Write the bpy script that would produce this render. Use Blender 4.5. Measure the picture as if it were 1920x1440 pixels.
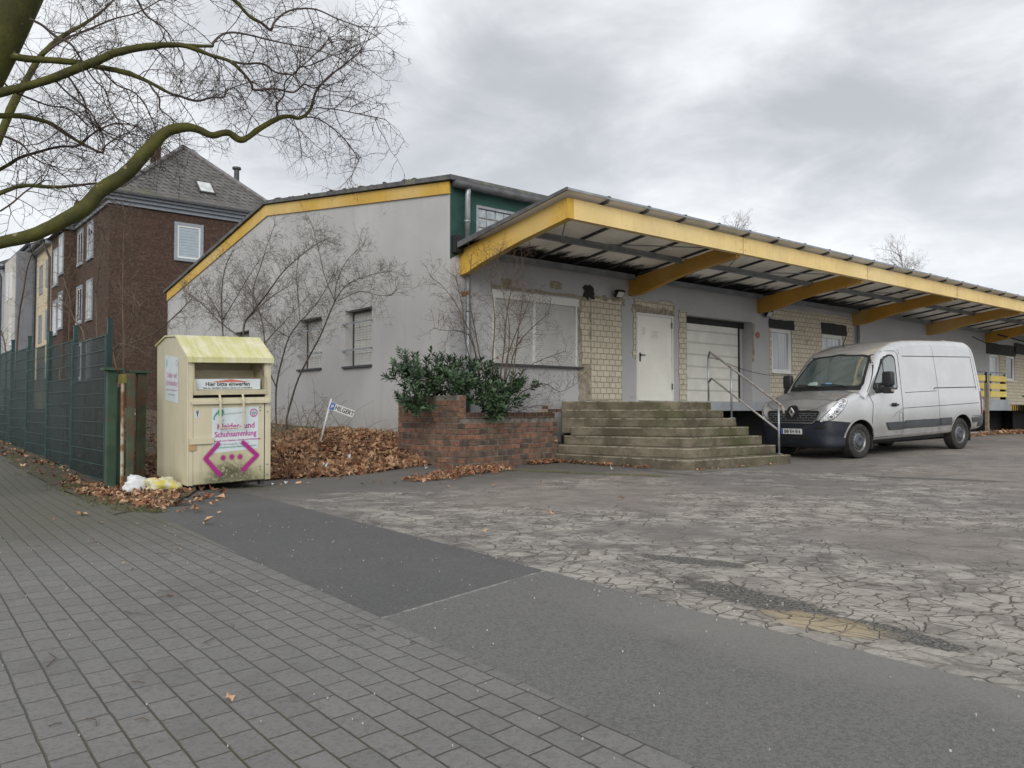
import bpy, bmesh, math, random
from mathutils import Vector, Matrix, noise
from mathutils.bvhtree import BVHTree
R=random.Random(11)
for o in list(bpy.data.objects): bpy.data.objects.remove(o)
SC=bpy.context.scene
COL=SC.collection
rad=math.radians
# ---------------- camera
cam_d=bpy.data.cameras.new('camera'); cam=bpy.data.objects.new('camera',cam_d); COL.objects.link(cam)
cam_d.sensor_width=36; cam_d.lens=36*1520/1920; cam_d.clip_start=.05; cam_d.clip_end=2000
cam.location=(-8.72,-12.50,1.0); cam.rotation_euler=(rad(90)+math.atan(50/1520),0,-rad(39.3))
SC.camera=cam
# ---------------- sun
sd=bpy.data.lights.new('sun','SUN'); sd.energy=1.5; sd.angle=rad(35); sd.color=(1,.97,.92)
sun=bpy.data.objects.new('sun',sd); COL.objects.link(sun); sun.rotation_euler=(rad(62),0,rad(-44))
# ---------------- world: overcast cloud layer over a Nishita sky
W=bpy.data.worlds.new('World'); SC.world=W; W.use_nodes=True
SC.view_settings.view_transform='Standard'; SC.view_settings.look='None'
SC.view_settings.exposure=0.45; SC.view_settings.gamma=1
class G:
    """tiny node-graph helper"""
    def __init__(s,nt): s.t=nt; s.n=nt.nodes; s.l=nt.links
    def put(s,sock,v):
        if v is None: return
        if hasattr(v,'is_output'): s.l.new(v,sock)
        else:
            if hasattr(sock.default_value,'__len__'):
                if not hasattr(v,'__len__'): v=(v,)*len(sock.default_value)
                if len(sock.default_value)==4 and len(v)==3: v=tuple(v)+(1,)
            sock.default_value=v
    def obj(s): return s.n.new('ShaderNodeTexCoord').outputs['Object']
    def gen(s): return s.n.new('ShaderNodeTexCoord').outputs['Generated']
    def sep(s,v):
        n=s.n.new('ShaderNodeSeparateXYZ'); s.put(n.inputs[0],v); return n.outputs[0],n.outputs[1],n.outputs[2]
    def comb(s,x=0,y=0,z=0):
        n=s.n.new('ShaderNodeCombineXYZ'); s.put(n.inputs[0],x);s.put(n.inputs[1],y);s.put(n.inputs[2],z); return n.outputs[0]
    def m(s,op,a,b=None,c=None,clamp=False):
        n=s.n.new('ShaderNodeMath'); n.operation=op; n.use_clamp=clamp
        s.put(n.inputs[0],a);s.put(n.inputs[1],b)
        if c is not None: s.put(n.inputs[2],c)
        return n.outputs[0]
    def noise(s,v,scale=5,detail=4,rough=.55,dist=0):
        n=s.n.new('ShaderNodeTexNoise'); s.put(n.inputs['Vector'],v); n.inputs['Scale'].default_value=scale
        n.inputs['Detail'].default_value=detail; n.inputs['Roughness'].default_value=rough; n.inputs['Distortion'].default_value=dist
        return n.outputs[0]
    def noisec(s,v,scale=5,detail=2):
        n=s.n.new('ShaderNodeTexNoise'); s.put(n.inputs['Vector'],v); n.inputs['Scale'].default_value=scale
        n.inputs['Detail'].default_value=detail; return n.outputs[1]
    def vor(s,v,scale=5,feat='DISTANCE_TO_EDGE',rnd=1):
        n=s.n.new('ShaderNodeTexVoronoi'); n.feature=feat; s.put(n.inputs['Vector'],v); n.inputs['Scale'].default_value=scale
        n.inputs['Randomness'].default_value=rnd
        return n.outputs['Distance'] if feat=='DISTANCE_TO_EDGE' else n.outputs['Color']
    def vscale(s,v,k):
        n=s.n.new('ShaderNodeVectorMath'); n.operation='MULTIPLY'; s.put(n.inputs[0],v); s.put(n.inputs[1],k); return n.outputs[0]
    def vadd(s,v,k):
        n=s.n.new('ShaderNodeVectorMath'); n.operation='ADD'; s.put(n.inputs[0],v); s.put(n.inputs[1],k); return n.outputs[0]
    def step(s,v,a,b,lo=0,hi=1):
        n=s.n.new('ShaderNodeMapRange'); n.interpolation_type='SMOOTHSTEP'; s.put(n.inputs[0],v)
        for i,x in enumerate((a,b,lo,hi)): n.inputs[i+1].default_value=x
        return n.outputs[0]
    def lin(s,v,a,b,lo=0,hi=1):
        n=s.n.new('ShaderNodeMapRange'); s.put(n.inputs[0],v)
        for i,x in enumerate((a,b,lo,hi)): n.inputs[i+1].default_value=x
        return n.outputs[0]
    def mix(s,f,a,b,mode='MIX'):
        n=s.n.new('ShaderNodeMix'); n.data_type='RGBA'; n.blend_type=mode; n.clamp_factor=True
        s.put(n.inputs[0],f); s.put(n.inputs[6],a); s.put(n.inputs[7],b); return n.outputs[2]
    def brick(s,v,w,h,mort,c1,c2,cm,off=.5,bias=0,smooth=.1):
        n=s.n.new('ShaderNodeTexBrick'); s.put(n.inputs['Vector'],v); n.inputs['Scale'].default_value=1
        n.inputs['Brick Width'].default_value=w; n.inputs['Row Height'].default_value=h; n.inputs['Mortar Size'].default_value=mort
        n.inputs['Mortar Smooth'].default_value=smooth; n.inputs['Bias'].default_value=bias; n.offset=off
        s.put(n.inputs['Color1'],c1);s.put(n.inputs['Color2'],c2);s.put(n.inputs['Mortar'],cm)
        return n.outputs[0],n.outputs[1]
    def bump(s,h,strength=.3,dist=.01,prev=None):
        n=s.n.new('ShaderNodeBump'); n.inputs['Strength'].default_value=strength; n.inputs['Distance'].default_value=dist
        s.put(n.inputs['Height'],h)
        if prev is not None: s.l.new(prev,n.inputs['Normal'])
        return n.outputs[0]
g=G(W.node_tree); g.n.clear()
out=g.n.new('ShaderNodeOutputWorld'); bg=g.n.new('ShaderNodeBackground'); g.l.new(bg.outputs[0],out.inputs[0])
d=g.gen(); x,y,z=g.sep(d); zz=g.m('ADD',g.m('MAXIMUM',z,0.0),.22)
cp=g.comb(g.m('DIVIDE',x,zz),g.m('DIVIDE',y,zz),0)
n1=g.noise(cp,.95,6,.52,.3); n2=g.noise(g.vadd(cp,(7.3,2.1,0)),.45,3,.5); n3=g.noise(g.vadd(cp,(1.3,9.1,0)),2.6,5,.6,.4)
n=g.m('ADD',g.m('ADD',g.m('MULTIPLY',n1,.5),g.m('MULTIPLY',n2,.4)),g.m('MULTIPLY',n3,.28))
f=g.step(n,.47,.69)
c=g.mix(f,(.42,.43,.45),(.80,.81,.82))
hz=g.step(z,0,.35); c=g.mix(hz,g.mix(.6,c,(.84,.855,.88)),c)
sk=g.n.new('ShaderNodeTexSky'); sk.sky_type='NISHITA'; sk.sun_disc=False; sk.sun_elevation=rad(28); sk.sun_rotation=rad(224)
sky=g.vscale(sk.outputs[0],(.1,.1,.1))
c=g.mix(.90,sky,c)
g.l.new(c,bg.inputs[0]); bg.inputs[1].default_value=1.0
# ---------------- materials
def newmat(name):
    m=bpy.data.materials.new(name); m.use_nodes=True
    return m,G(m.node_tree),m.node_tree.nodes['Principled BSDF']
def setp(g,p,base=None,rough=None,metal=None,normal=None,spec=None,coat=None,alpha=None,trans=None):
    for k,v in (('Base Color',base),('Roughness',rough),('Metallic',metal),('Normal',normal),('Specular IOR Level',spec),('Coat Weight',coat),('Alpha',alpha),('Transmission Weight',trans)):
        if v is not None: g.put(p.inputs[k],v)
def simple(name,col,rough=.7,metal=0,amt=.18,scale=4,bump=.15,bscale=60,dirt=None,spec=.5,coat=0):
    m,g,p=newmat(name); o=g.obj()
    n=g.noise(o,scale,5,.6)
    lo=tuple(c*(1-amt) for c in col); hi=tuple(min(1,c*(1+amt)) for c in col)
    c=g.mix(g.step(n,.3,.7),lo,hi)
    if dirt:
        dn=g.noise(g.vadd(o,(3,5,7)),dirt[1],6,.65)
        c=g.mix(g.step(dn,dirt[2],dirt[3]),c,dirt[0])
    nr=None
    if bump: nr=g.bump(g.noise(o,bscale,3,.6),bump,.01)
    setp(g,p,c,rough,metal,nr,spec,coat); return m
MT={}
# streaky render
def plaster(name,col,dark=.7,streak=.5):
    m,g,p=newmat(name); o=g.obj(); x,y,z=g.sep(o)
    u=g.m('ADD',x,y)
    st=g.noise(g.comb(g.m('MULTIPLY',u,2.2),g.m('MULTIPLY',z,.16),0),1.5,6,.6)
    blot=g.noise(o,.55,5,.6); fine=g.noise(o,22,3,.6)
    c=g.mix(g.step(blot,.3,.72),tuple(v*.90 for v in col),tuple(v*1.06 for v in col))
    c=g.mix(g.m('MULTIPLY',g.step(st,.50,.80),streak*.7),c,tuple(v*dark for v in col))
    c=g.mix(g.m('MULTIPLY',g.step(g.noise(o,3.2,6,.7),.62,.8),.35),c,(col[0]*.62,col[1]*.6,col[2]*.56))
    low=g.m('MULTIPLY',g.step(z,1.1,.2),g.step(g.noise(o,1.6,5,.6),.35,.6))
    c=g.mix(g.m('MULTIPLY',low,.55),c,(.21,.195,.155)); hair=g.step(g.m('ABSOLUTE',g.m('SUBTRACT',g.noise(g.comb(u,g.m('MULTIPLY',z,1.7),3.3),.55,6,.62),.52)),.0035,.001); c=g.mix(g.m('MULTIPLY',g.m('MULTIPLY',hair,g.step(g.noise(g.vadd(o,(6,6,6)),.6,2,.5),.5,.6)),.55),c,(.12,.115,.11))
    c=g.mix(g.m('MULTIPLY',fine,.12),c,tuple(v*.7 for v in col))
    setp(g,p,c,.9,0,g.bump(g.noise(o,90,3,.7),.25,.004),.25); return m
MT['plaster']=plaster('grey_render',(.455,.45,.445))
MT['plaster_front']=plaster('grey_render_front',(.43,.432,.44),.75,.4)
MT['green']=simple('dark_green_render',(.012,.055,.045),.75,amt=.25,scale=3,bscale=120)
def yellow(name,col):
    m,g,p=newmat(name); o=g.obj(); x,y,z=g.sep(o)
    n=g.noise(o,1.3,5,.6)
    st=g.noise(g.comb(g.m('MULTIPLY',g.m('ADD',x,y),6),0,g.m('MULTIPLY',z,1.2)),1.5,5,.6)
    c=g.mix(g.step(n,.35,.7),tuple(v*.86 for v in col),col)
    c=g.mix(g.m('MULTIPLY',g.step(st,.52,.75),.5),c,(col[0]*.62,col[1]*.55,col[2]*.6))
    sp=g.noise(o,14,4,.7); c=g.mix(g.m('MULTIPLY',g.step(sp,.62,.70),.7),c,(.16,.09,.04)); dr_=g.noise(g.comb(g.m('MULTIPLY',g.m('ADD',x,y),16),0,g.m('MULTIPLY',z,2)),1.1,4,.6); c=g.mix(g.m('MULTIPLY',g.step(dr_,.60,.74),.4),c,(.30,.17,.06)); bl_=g.noise(g.vadd(o,(4,4,4)),.45,3,.5); c=g.mix(g.m('MULTIPLY',g.step(bl_,.45,.65),.22),c,(.75,.66,.42))
    setp(g,p,c,.6,0,g.bump(sp,.1,.003),.35); return m
MT['yellow']=yellow('yellow_paint',(.60,.375,.06))
MT['yellow_pale']=yellow('pale_yellow_paint',(.80,.60,.26))  # paler yellow, used on the fascia beam
MT['orange']=yellow('orange_yellow_beam_paint',(.50,.27,.045))
MT['roof_felt']=simple('grey_roofing_felt',(.10,.10,.105),.9,amt=.3,scale=6,dirt=((.16,.17,.12),3,.5,.7))
MT['zinc']=simple('zinc',(.30,.32,.34),.45,.6,amt=.2,scale=5)
MT['zinc_dark']=simple('weathered_zinc',(.07,.072,.078),.6,.3,amt=.3,scale=6)
MT['steel_grey']=simple('grey_painted_steel',(.22,.24,.26),.55,.1,amt=.2,scale=3,dirt=((.09,.07,.055),5,.6,.75))
def brickm(name,w,h,mo,c1,c2,cm,stain=None,bs=.6,rough=.9,varn=.5,jit=.004,off=.5,moss=0,pale=None):
    m,g,p=newmat(name); o=g.obj(); x,y,z=g.sep(o); u=g.m('ADD',x,y)
    v=g.comb(u,z,0)
    v=g.vadd(v,g.vscale(g.vadd(g.noisec(o,9,2),(-.5,-.5,-.5)),(jit*3,jit*3,0)))
    col,fac=g.brick(v,w,h,mo,c1,c2,cm,off,0,.15)
    big=g.noise(o,1.2,5,.6); fine=g.noise(o,38,4,.65)
    col=g.mix(g.m('MULTIPLY',g.step(big,.35,.7),varn),col,tuple(a*.55 for a in c1))
    col=g.mix(g.m('MULTIPLY',fine,.35),col,tuple(a*.5 for a in c2))
    if stain: col=g.mix(g.m('MULTIPLY',g.step(g.noise(g.vadd(o,(9,2,4)),stain[1],6,.7),stain[2],stain[3]),.8),col,stain[0])
    if moss: col=g.mix(g.m('MULTIPLY',g.step(z,.45,.0),g.step(g.noise(o,4,5,.6),.45,.62)),col,(.05,.06,.025))
    hgt=g.m('SUBTRACT',g.m('MULTIPLY',fine,.25),fac)
    setp(g,p,col,rough,0,g.bump(hgt,bs,.008),.25); return m
MT['brick_dark']=brickm('dark_clinker_brick',.25,.077,.006,(.100,.060,.045),(.058,.037,.030),(.075,.062,.05),stain=((.135,.085,.062),9,.5,.62),varn=.30,bs=.9)
MT['brick_red']=brickm('worn_red_brick',.25,.098,.012,(.135,.070,.048),(.085,.050,.038),(.17,.15,.12),stain=((.045,.036,.032),2.6,.48,.68),varn=.45,bs=1,jit=.006,moss=1)
MT['brick_beige']=brickm('beige_sand_lime_brick',.19,.125,.010,(.66,.60,.48),(.57,.515,.41),(.29,.25,.19),stain=((.20,.165,.12),3.5,.56,.72),varn=.06,bs=.6,jit=.009)
MT['mortar_rough']=simple('rough_exposed_mortar',(.30,.265,.205),.95,amt=.3,scale=9,bump=.9,bscale=35,dirt=((.15,.13,.10),7,.55,.7))
MT['mortar']=simple('old_mortar',(.17,.155,.13),.95,amt=.4,scale=7,bump=.6,bscale=60,dirt=((.07,.06,.05),3,.5,.7))
MT['white']=simple('white_painted_metal',(.66,.66,.64),.5,amt=.05,scale=2,bump=.03,dirt=((.45,.43,.38),4,.62,.8))
MT['door_white']=simple('off_white_door_paint',(.74,.73,.66),.5,amt=.06,scale=1.2,bump=.03,dirt=((.42,.40,.34),3,.6,.8))
def shutter(name,col,pitch,vert=False):
    m,g,p=newmat(name); o=g.obj(); x,y,z=g.sep(o)
    fr=g.m('FRACT',g.m('DIVIDE',z,pitch)); 
    ln=g.step(g.m('ABSOLUTE',g.m('SUBTRACT',fr,.5)),.38,.5)
    c=g.mix(g.step(g.noise(o,2.5,5,.6),.3,.75),tuple(v*.88 for v in col),tuple(v*1.05 for v in col))
    c=g.mix(g.m('MULTIPLY',ln,.55),c,tuple(v*.4 for v in col))
    setp(g,p,c,.55,0,g.bump(g.m('SUBTRACT',1,ln),.6,.01),.4); return m
MT['shutter']=shutter('grey_roller_shutter',(.50,.50,.48),.045)
MT['shutter_small']=shutter('white_slatted_shutter',(.52,.52,.49),.06)
MT['gate_white']=shutter('white_sectional_panel',(.72,.71,.65),.30)
MT['black']=simple('black',(.008,.008,.009),.7,amt=.3)
MT['black_rubber']=simple('black_rubber',(.018,.018,.019),.75,amt=.2,scale=20)
MT['darkgrey']=simple('dark_grey',(.05,.052,.056),.6)
MT['glass']=simple('dark_window_glass',(.03,.035,.04),.06,amt=.1,bump=0,spec=.8)
def curtain(name,a,b):
    m,g,p=newmat(name); o=g.obj(); x,y,z=g.sep(o)
    n=g.noise(g.comb(g.m('MULTIPLY',g.m('ADD',x,y),9),g.m('MULTIPLY',z,.4),0),1.2,3,.5)
    setp(g,p,g.mix(g.step(n,.35,.65),a,b),.12,0,None,.6); return m
MT['curtain']=curtain('window_with_net_curtain',(.22,.24,.27),(.42,.44,.47))
MT['blind']=shutter('window_with_blind',(.36,.42,.47),.13)
def glassblock():
    m,g,p=newmat('glass_block'); o=g.obj(); x,y,z=g.sep(o)
    v=g.vor(g.comb(x,z,0),6,'F1'); n=g.noise(o,8,4,.6)
    c=g.mix(g.step(n,.35,.65),(.16,.19,.21),(.42,.47,.52)); c=g.mix(.0,c,v)
    c=g.mix(.5,c,(.30,.33,.34)); setp(g,p,c,.15,0,g.bump(g.noise(o,30,2,.5),.3,.01),.7); return m
MT['glassblock']=glassblock()
def underside():
    m,g,p=newmat('dirty_corrugated_roof_sheet'); o=g.obj(); x,y,z=g.sep(o)
    n=g.noise(o,1.1,6,.7); n2=g.noise(g.vadd(o,(5,1,2)),5,6,.7)
    c=g.mix(g.step(n,.35,.7),(.86,.83,.77),(.70,.665,.60))
    c=g.mix(g.m('MULTIPLY',g.step(n2,.60,.74),.35),c,(.22,.17,.11))
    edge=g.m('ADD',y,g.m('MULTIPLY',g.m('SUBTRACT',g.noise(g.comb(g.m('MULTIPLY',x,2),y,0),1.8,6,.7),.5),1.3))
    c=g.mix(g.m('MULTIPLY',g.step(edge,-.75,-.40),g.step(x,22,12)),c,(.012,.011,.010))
    setp(g,p,c,.85,0,g.bump(n2,.2,.01),.3)
    tr=g.n.new('ShaderNodeBsdfTranslucent'); g.put(tr.inputs[0],g.mix(1.0,c,c)); mx=g.n.new('ShaderNodeMixShader'); mx.inputs[0].default_value=.22
    outn=g.n['Material Output']; g.l.new(p.outputs[0],mx.inputs[1]); g.l.new(tr.outputs[0],mx.inputs[2]); g.l.new(mx.outputs[0],outn.inputs[0]); return m
MT['sheet']=underside()
def concrete_steps():
    m,g,p=newmat('mossy_old_concrete'); o=g.obj(); x,y,z=g.sep(o)
    n=g.noise(o,1.6,6,.65); n2=g.noise(g.vadd(o,(4,4,1)),7,6,.7); n3=g.noise(o,60,3,.7)
    c=g.mix(g.step(n,.35,.65),(.082,.069,.047),(.220,.192,.142)); c=g.mix(g.m('MULTIPLY',g.step(g.noise(g.comb(g.m('MULTIPLY',g.m('ADD',x,y),1),0,g.m('MULTIPLY',z,2.5)),2.2,6,.7),.5,.62),.6),c,(.085,.072,.05))
    c=g.mix(g.m('MULTIPLY',g.step(n2,.52,.7),.65),c,(.075,.065,.048))
    geo=g.n.new('ShaderNodeNewGeometry'); nx,ny,nz=g.sep(geo.outputs['True Normal'])
    mo=g.m('MULTIPLY',g.step(g.noise(g.vadd(o,(1,7,3)),1.1,5,.6),.42,.62),g.step(x,.3,2.2))
    c=g.mix(g.m('MULTIPLY',mo,.6),c,(.075,.085,.030))
    c=g.mix(g.m('MULTIPLY',n3,.3),c,(.08,.075,.06))
    lip=g.step(g.m('FRACT',g.m('DIVIDE',g.m('ADD',z,.001),.17)),.86,.95)
    c=g.mix(g.m('MULTIPLY',g.m('MULTIPLY',lip,g.step(n2,.42,.55)),.6),c,(.40,.37,.29))
    setp(g,p,c,.93,0,g.bump(g.m('ADD',n3,n2),.5,.012),.2); return m
MT['steps']=concrete_steps()
MT['concrete']=simple('concrete',(.26,.25,.235),.9,amt=.25,scale=2,bump=.4,bscale=30,dirt=((.12,.11,.09),3,.55,.75))
MT['dock_band']=simple('pale_painted_dock_edge',(.30,.32,.345),.6,amt=.12,scale=2,dirt=((.15,.14,.12),4,.6,.8))
# ground materials
def pavers():
    m,g,p=newmat('grey_concrete_pavers'); o=g.obj(); x,y,z=g.sep(o)
    u=g.m('SUBTRACT',y,g.m('MULTIPLY',x,.10)); v=g.m('SUBTRACT',x,g.m('MULTIPLY',y,.035))
    vec=g.vadd(g.comb(u,v,0),g.vscale(g.vadd(g.noisec(o,7,2),(-.5,-.5,-.5)),(.016,.010,0)))
    moss=g.noise(g.vadd(o,(2,2,2)),1.1,4,.6)
    mcol=g.mix(g.step(moss,.40,.62),(.052,.048,.040),(.070,.070,.034))
    col,fac=g.brick(vec,.187,.110,.0052,(.182,.178,.170),(.154,.151,.145),mcol,.42,0,.8)
    big=g.noise(o,.7,5,.6); fine=g.noise(o,150,3,.75); sp=g.noise(o,420,2,.6)
    col=g.mix(g.m('MULTIPLY',g.step(big,.3,.7),.28),col,(.185,.183,.18))
    spf=g.m('MULTIPLY',g.step(sp,.62,.72),g.m('SUBTRACT',1,fac))
    col=g.mix(g.m('MULTIPLY',spf,.55),col,(.30,.295,.285))
    col=g.mix(g.m('MULTIPLY',g.step(g.noise(o,55,4,.8),.55,.35),.45),col,(.075,.074,.072))
    gr=g.step(g.m('ADD',y,g.m('MULTIPLY',g.noise(o,2,5,.6),1.6)),-6.3,-3.6)
    col=g.mix(g.m('MULTIPLY',gr,.6),col,(.068,.066,.038))
    col=g.mix(g.m('MULTIPLY',g.step(g.noise(g.vadd(o,(4,8,1)),1.7,6,.75),.52,.68),.32),col,(.085,.083,.078)); st=g.step(g.noise(g.vadd(o,(8,1,0)),9,4,.7),.60,.70); col=g.mix(g.m('MULTIPLY',st,.35),col,(.05,.048,.04))
    h=g.m('ADD',g.m('MULTIPLY',fac,-1),g.m('MULTIPLY',fine,.22))
    setp(g,p,col,.82,0,g.bump(h,.9,.006),.3); return m
MT['pavers']=pavers()
def asphalt_new():
    m,g,p=newmat('dark_asphalt_strip'); o=g.obj(); x,y,z=g.sep(o)
    big=g.noise(o,.6,5,.6); fine=g.noise(o,170,3,.8); sp=g.noise(g.vadd(o,(3,3,3)),330,2,.6)
    # two pours: the far one darker, seam running across
    s=g.m('SUBTRACT',g.m('ADD',y,9.07),g.m('MULTIPLY',g.m('ADD',x,6.73),.27))
    far=g.step(s,-.004,.004)
    c=g.mix(far,(.165,.163,.157),(.105,.105,.106))
    c=g.mix(g.m('MULTIPLY',g.step(big,.35,.72),.35),c,(.17,.168,.16))
    c=g.mix(g.m('MULTIPLY',g.step(fine,.5,.32),.6),c,(.035,.035,.037)); c=g.mix(g.m('MULTIPLY',g.step(g.noise(o,62,4,.85),.56,.40),.45),c,(.05,.05,.05)); c=g.mix(g.m('MULTIPLY',g.step(g.noise(g.vadd(o,(9,1,1)),95,3,.8),.56,.68),.6),c,(.26,.255,.245)); c=g.mix(g.m('MULTIPLY',g.step(g.noise(g.vadd(o,(3,8,1)),2.4,6,.75),.56,.70),.35),c,(.06,.058,.055))
    c=g.mix(g.m('MULTIPLY',g.step(sp,.64,.70),.7),c,(.32,.31,.30))
    ln=g.step(g.m('ABSOLUTE',g.m('ADD',s,g.m('MULTIPLY',g.m('SUBTRACT',g.noise(o,6,3,.6),.5),.03))),.016,.006)
    c=g.mix(g.m('MULTIPLY',g.m('MULTIPLY',ln,g.step(g.noise(o,11,4,.7),.38,.6)),.8),c,(.34,.33,.31))
    near=g.m('MULTIPLY',g.step(g.m('ADD',x,g.m('MULTIPLY',g.noise(o,3,4,.6),.7)),-5.75,-5.2),g.step(y,-8.8,-10.2))
    c=g.mix(g.m('MULTIPLY',near,.45),c,(.24,.23,.21))
    setp(g,p,c,.86,0,g.bump(fine,.8,.005),.3); return m
MT['asphalt']=asphalt_new()
def yard():
    m,g,p=newmat('cracked_old_asphalt'); o=g.obj(); x,y,z=g.sep(o)
    w=g.vadd(g.vscale(g.vadd(g.noisec(o,3.0,3),(-.5,-.5,-.5)),(.22,.22,0)),g.vscale(g.vadd(g.noisec(o,14,3),(-.5,-.5,-.5)),(.035,.035,0)))
    v=g.vadd(g.comb(x,y,0),w)
    e1a=g.vor(v,9.5); e1b=g.vor(g.vadd(v,(7,3,0)),6.2); sel=g.step(g.noise(g.vadd(o,(2,7,0)),.9,3,.5),.46,.54); e1=g.m('ADD',g.m('MULTIPLY',e1a,sel),g.m('MULTIPLY',e1b,g.m('SUBTRACT',1,sel))); e2=g.vor(g.vadd(v,(31,17,0)),2.3); cellc=g.vor(v,9.5,'F1'); cr,_,_=g.sep(cellc)
    m1=g.noise(g.vadd(o,(4.2,1.3,0)),.38,5,.62)
    nearb=g.m('MULTIPLY',g.step(x,-2.3,-5.0),.16)
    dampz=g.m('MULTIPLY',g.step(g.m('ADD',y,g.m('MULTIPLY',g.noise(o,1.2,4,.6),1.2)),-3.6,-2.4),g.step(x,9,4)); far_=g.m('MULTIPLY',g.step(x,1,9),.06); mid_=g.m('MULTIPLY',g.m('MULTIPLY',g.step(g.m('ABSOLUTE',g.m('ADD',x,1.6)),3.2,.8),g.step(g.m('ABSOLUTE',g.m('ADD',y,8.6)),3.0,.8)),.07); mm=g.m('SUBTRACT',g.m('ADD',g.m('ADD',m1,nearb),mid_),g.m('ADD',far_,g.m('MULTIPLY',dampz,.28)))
    crack=g.step(g.m('ADD',mm,g.m('MULTIPLY',g.m('SUBTRACT',g.noise(o,3.2,5,.7),.5),.22)),.49,.60)
    fine=g.noise(o,120,4,.8); mid=g.noise(g.vadd(o,(1,8,0)),2.3,6,.7); sp=g.noise(o,300,2,.6)
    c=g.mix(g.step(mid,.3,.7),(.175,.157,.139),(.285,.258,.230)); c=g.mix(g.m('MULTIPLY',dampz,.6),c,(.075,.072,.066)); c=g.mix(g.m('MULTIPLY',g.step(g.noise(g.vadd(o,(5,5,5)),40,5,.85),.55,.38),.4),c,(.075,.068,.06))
    big=g.noise(g.vadd(o,(11,3,0)),.22,4,.5); c=g.mix(g.m('MULTIPLY',g.step(big,.42,.62),.5),c,(.115,.113,.112))
    pale=g.mix(g.m('ADD',g.m('MULTIPLY',cr,.4),.3),(.37,.345,.306),(.46,.43,.388))
    pf=g.m('MULTIPLY',crack,g.step(g.m('ADD',mid,g.m('MULTIPLY',cr,.12)),.42,.72))
    c=g.mix(g.m('MULTIPLY',pf,.80),c,g.mix(g.m('MULTIPLY',g.step(g.noise(o,24,5,.8),.55,.35),.5),pale,(.17,.157,.14)))
    l1=g.m('MULTIPLY',g.step(g.m('ADD',e1,g.m('MULTIPLY',g.noise(o,5,4,.7),.06)),.070,.038),g.step(mm,.49,.55))
    l2=g.m('MULTIPLY',g.step(e2,.022,.006),g.step(mm,.40,.48))
    line=g.m('MAXIMUM',l1,g.m('MULTIPLY',l2,.45))
    c=g.mix(g.m('MULTIPLY',g.m('MULTIPLY',line,g.step(g.noise(g.vadd(o,(6,6,1)),4,4,.6),.22,.42)),.80),c,(.070,.057,.044))
    c=g.mix(g.m('MULTIPLY',g.step(fine,.48,.3),.45),c,(.06,.055,.05))
    c=g.mix(g.m('MULTIPLY',g.step(sp,.63,.72),.4),c,(.42,.40,.37))
    hole=None
    for (hx,hy,rx,ry,an) in ((-4.95,-9.93,.62,.17,.15),(-4.35,-9.05,.42,.12,-.3),(-5.05,-10.75,.36,.10,.2),(3.6,-7.2,1.1,.22,-.35),(1.5,-3.95,.9,.1,.2)):
        a=g.m('SUBTRACT',x,hx); b=g.m('SUBTRACT',y,hy); ca,sa=math.cos(an),math.sin(an)
        ux=g.m('DIVIDE',g.m('ADD',g.m('MULTIPLY',a,sa),g.m('MULTIPLY',b,ca)),rx); uy=g.m('DIVIDE',g.m('SUBTRACT',g.m('MULTIPLY',a,ca),g.m('MULTIPLY',b,sa)),ry)
        dd=g.m('SQRT',g.m('ADD',g.m('MULTIPLY',ux,ux),g.m('MULTIPLY',uy,uy)))
        dd=g.m('ADD',dd,g.m('MULTIPLY',g.m('SUBTRACT',g.noise(o,9,5,.7),.5),1.5))
        hh=g.step(dd,1.0,.75); hole=hh if hole is None else g.m('MAXIMUM',hole,hh)
    c=g.mix(hole,c,g.mix(g.step(g.noise(o,55,4,.8),.40,.62),(.035,.033,.03),(.20,.19,.175)))
    a=g.m('SUBTRACT',x,-5.15); b=g.m('SUBTRACT',y,-10.45); dd=g.m('SQRT',g.m('ADD',g.m('MULTIPLY',g.m('MULTIPLY',a,a),22),g.m('MULTIPLY',g.m('MULTIPLY',b,b),5)))
    yl=g.m('MULTIPLY',g.step(g.m('ADD',dd,g.m('MULTIPLY',g.noise(o,6,4,.6),.6)),1.15,.8),.55)
    c=g.mix(g.m('MULTIPLY',yl,g.m('SUBTRACT',1,line)),c,(.42,.33,.19))
    wet=g.m('MULTIPLY',g.step(g.noise(g.vadd(o,(2,13,0)),.5,4,.6),.6,.72),.25)
    ro=g.m('SUBTRACT',.85,wet)
    h=g.m('SUBTRACT',g.m('MULTIPLY',fine,.3),g.m('ADD',line,g.m('MULTIPLY',hole,1.6)))
    setp(g,p,c,ro,0,g.bump(h,.85,.010),.3); return m
MT['yard']=yard()
MT['soil']=simple('dark_leafy_soil',(.070,.055,.036),.95,amt=.5,scale=8,bump=1,bscale=18,dirt=((.055,.065,.025),2.2,.5,.65))
MT['ground']=simple('rough_ground',(.09,.085,.06),.95,amt=.3,scale=.6,bump=.3,bscale=5,dirt=((.05,.07,.03),.5,.5,.65))
MT['road']=simple('road_asphalt',(.09,.09,.09),.85,amt=.2,scale=2,bump=.5,bscale=150)
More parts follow.
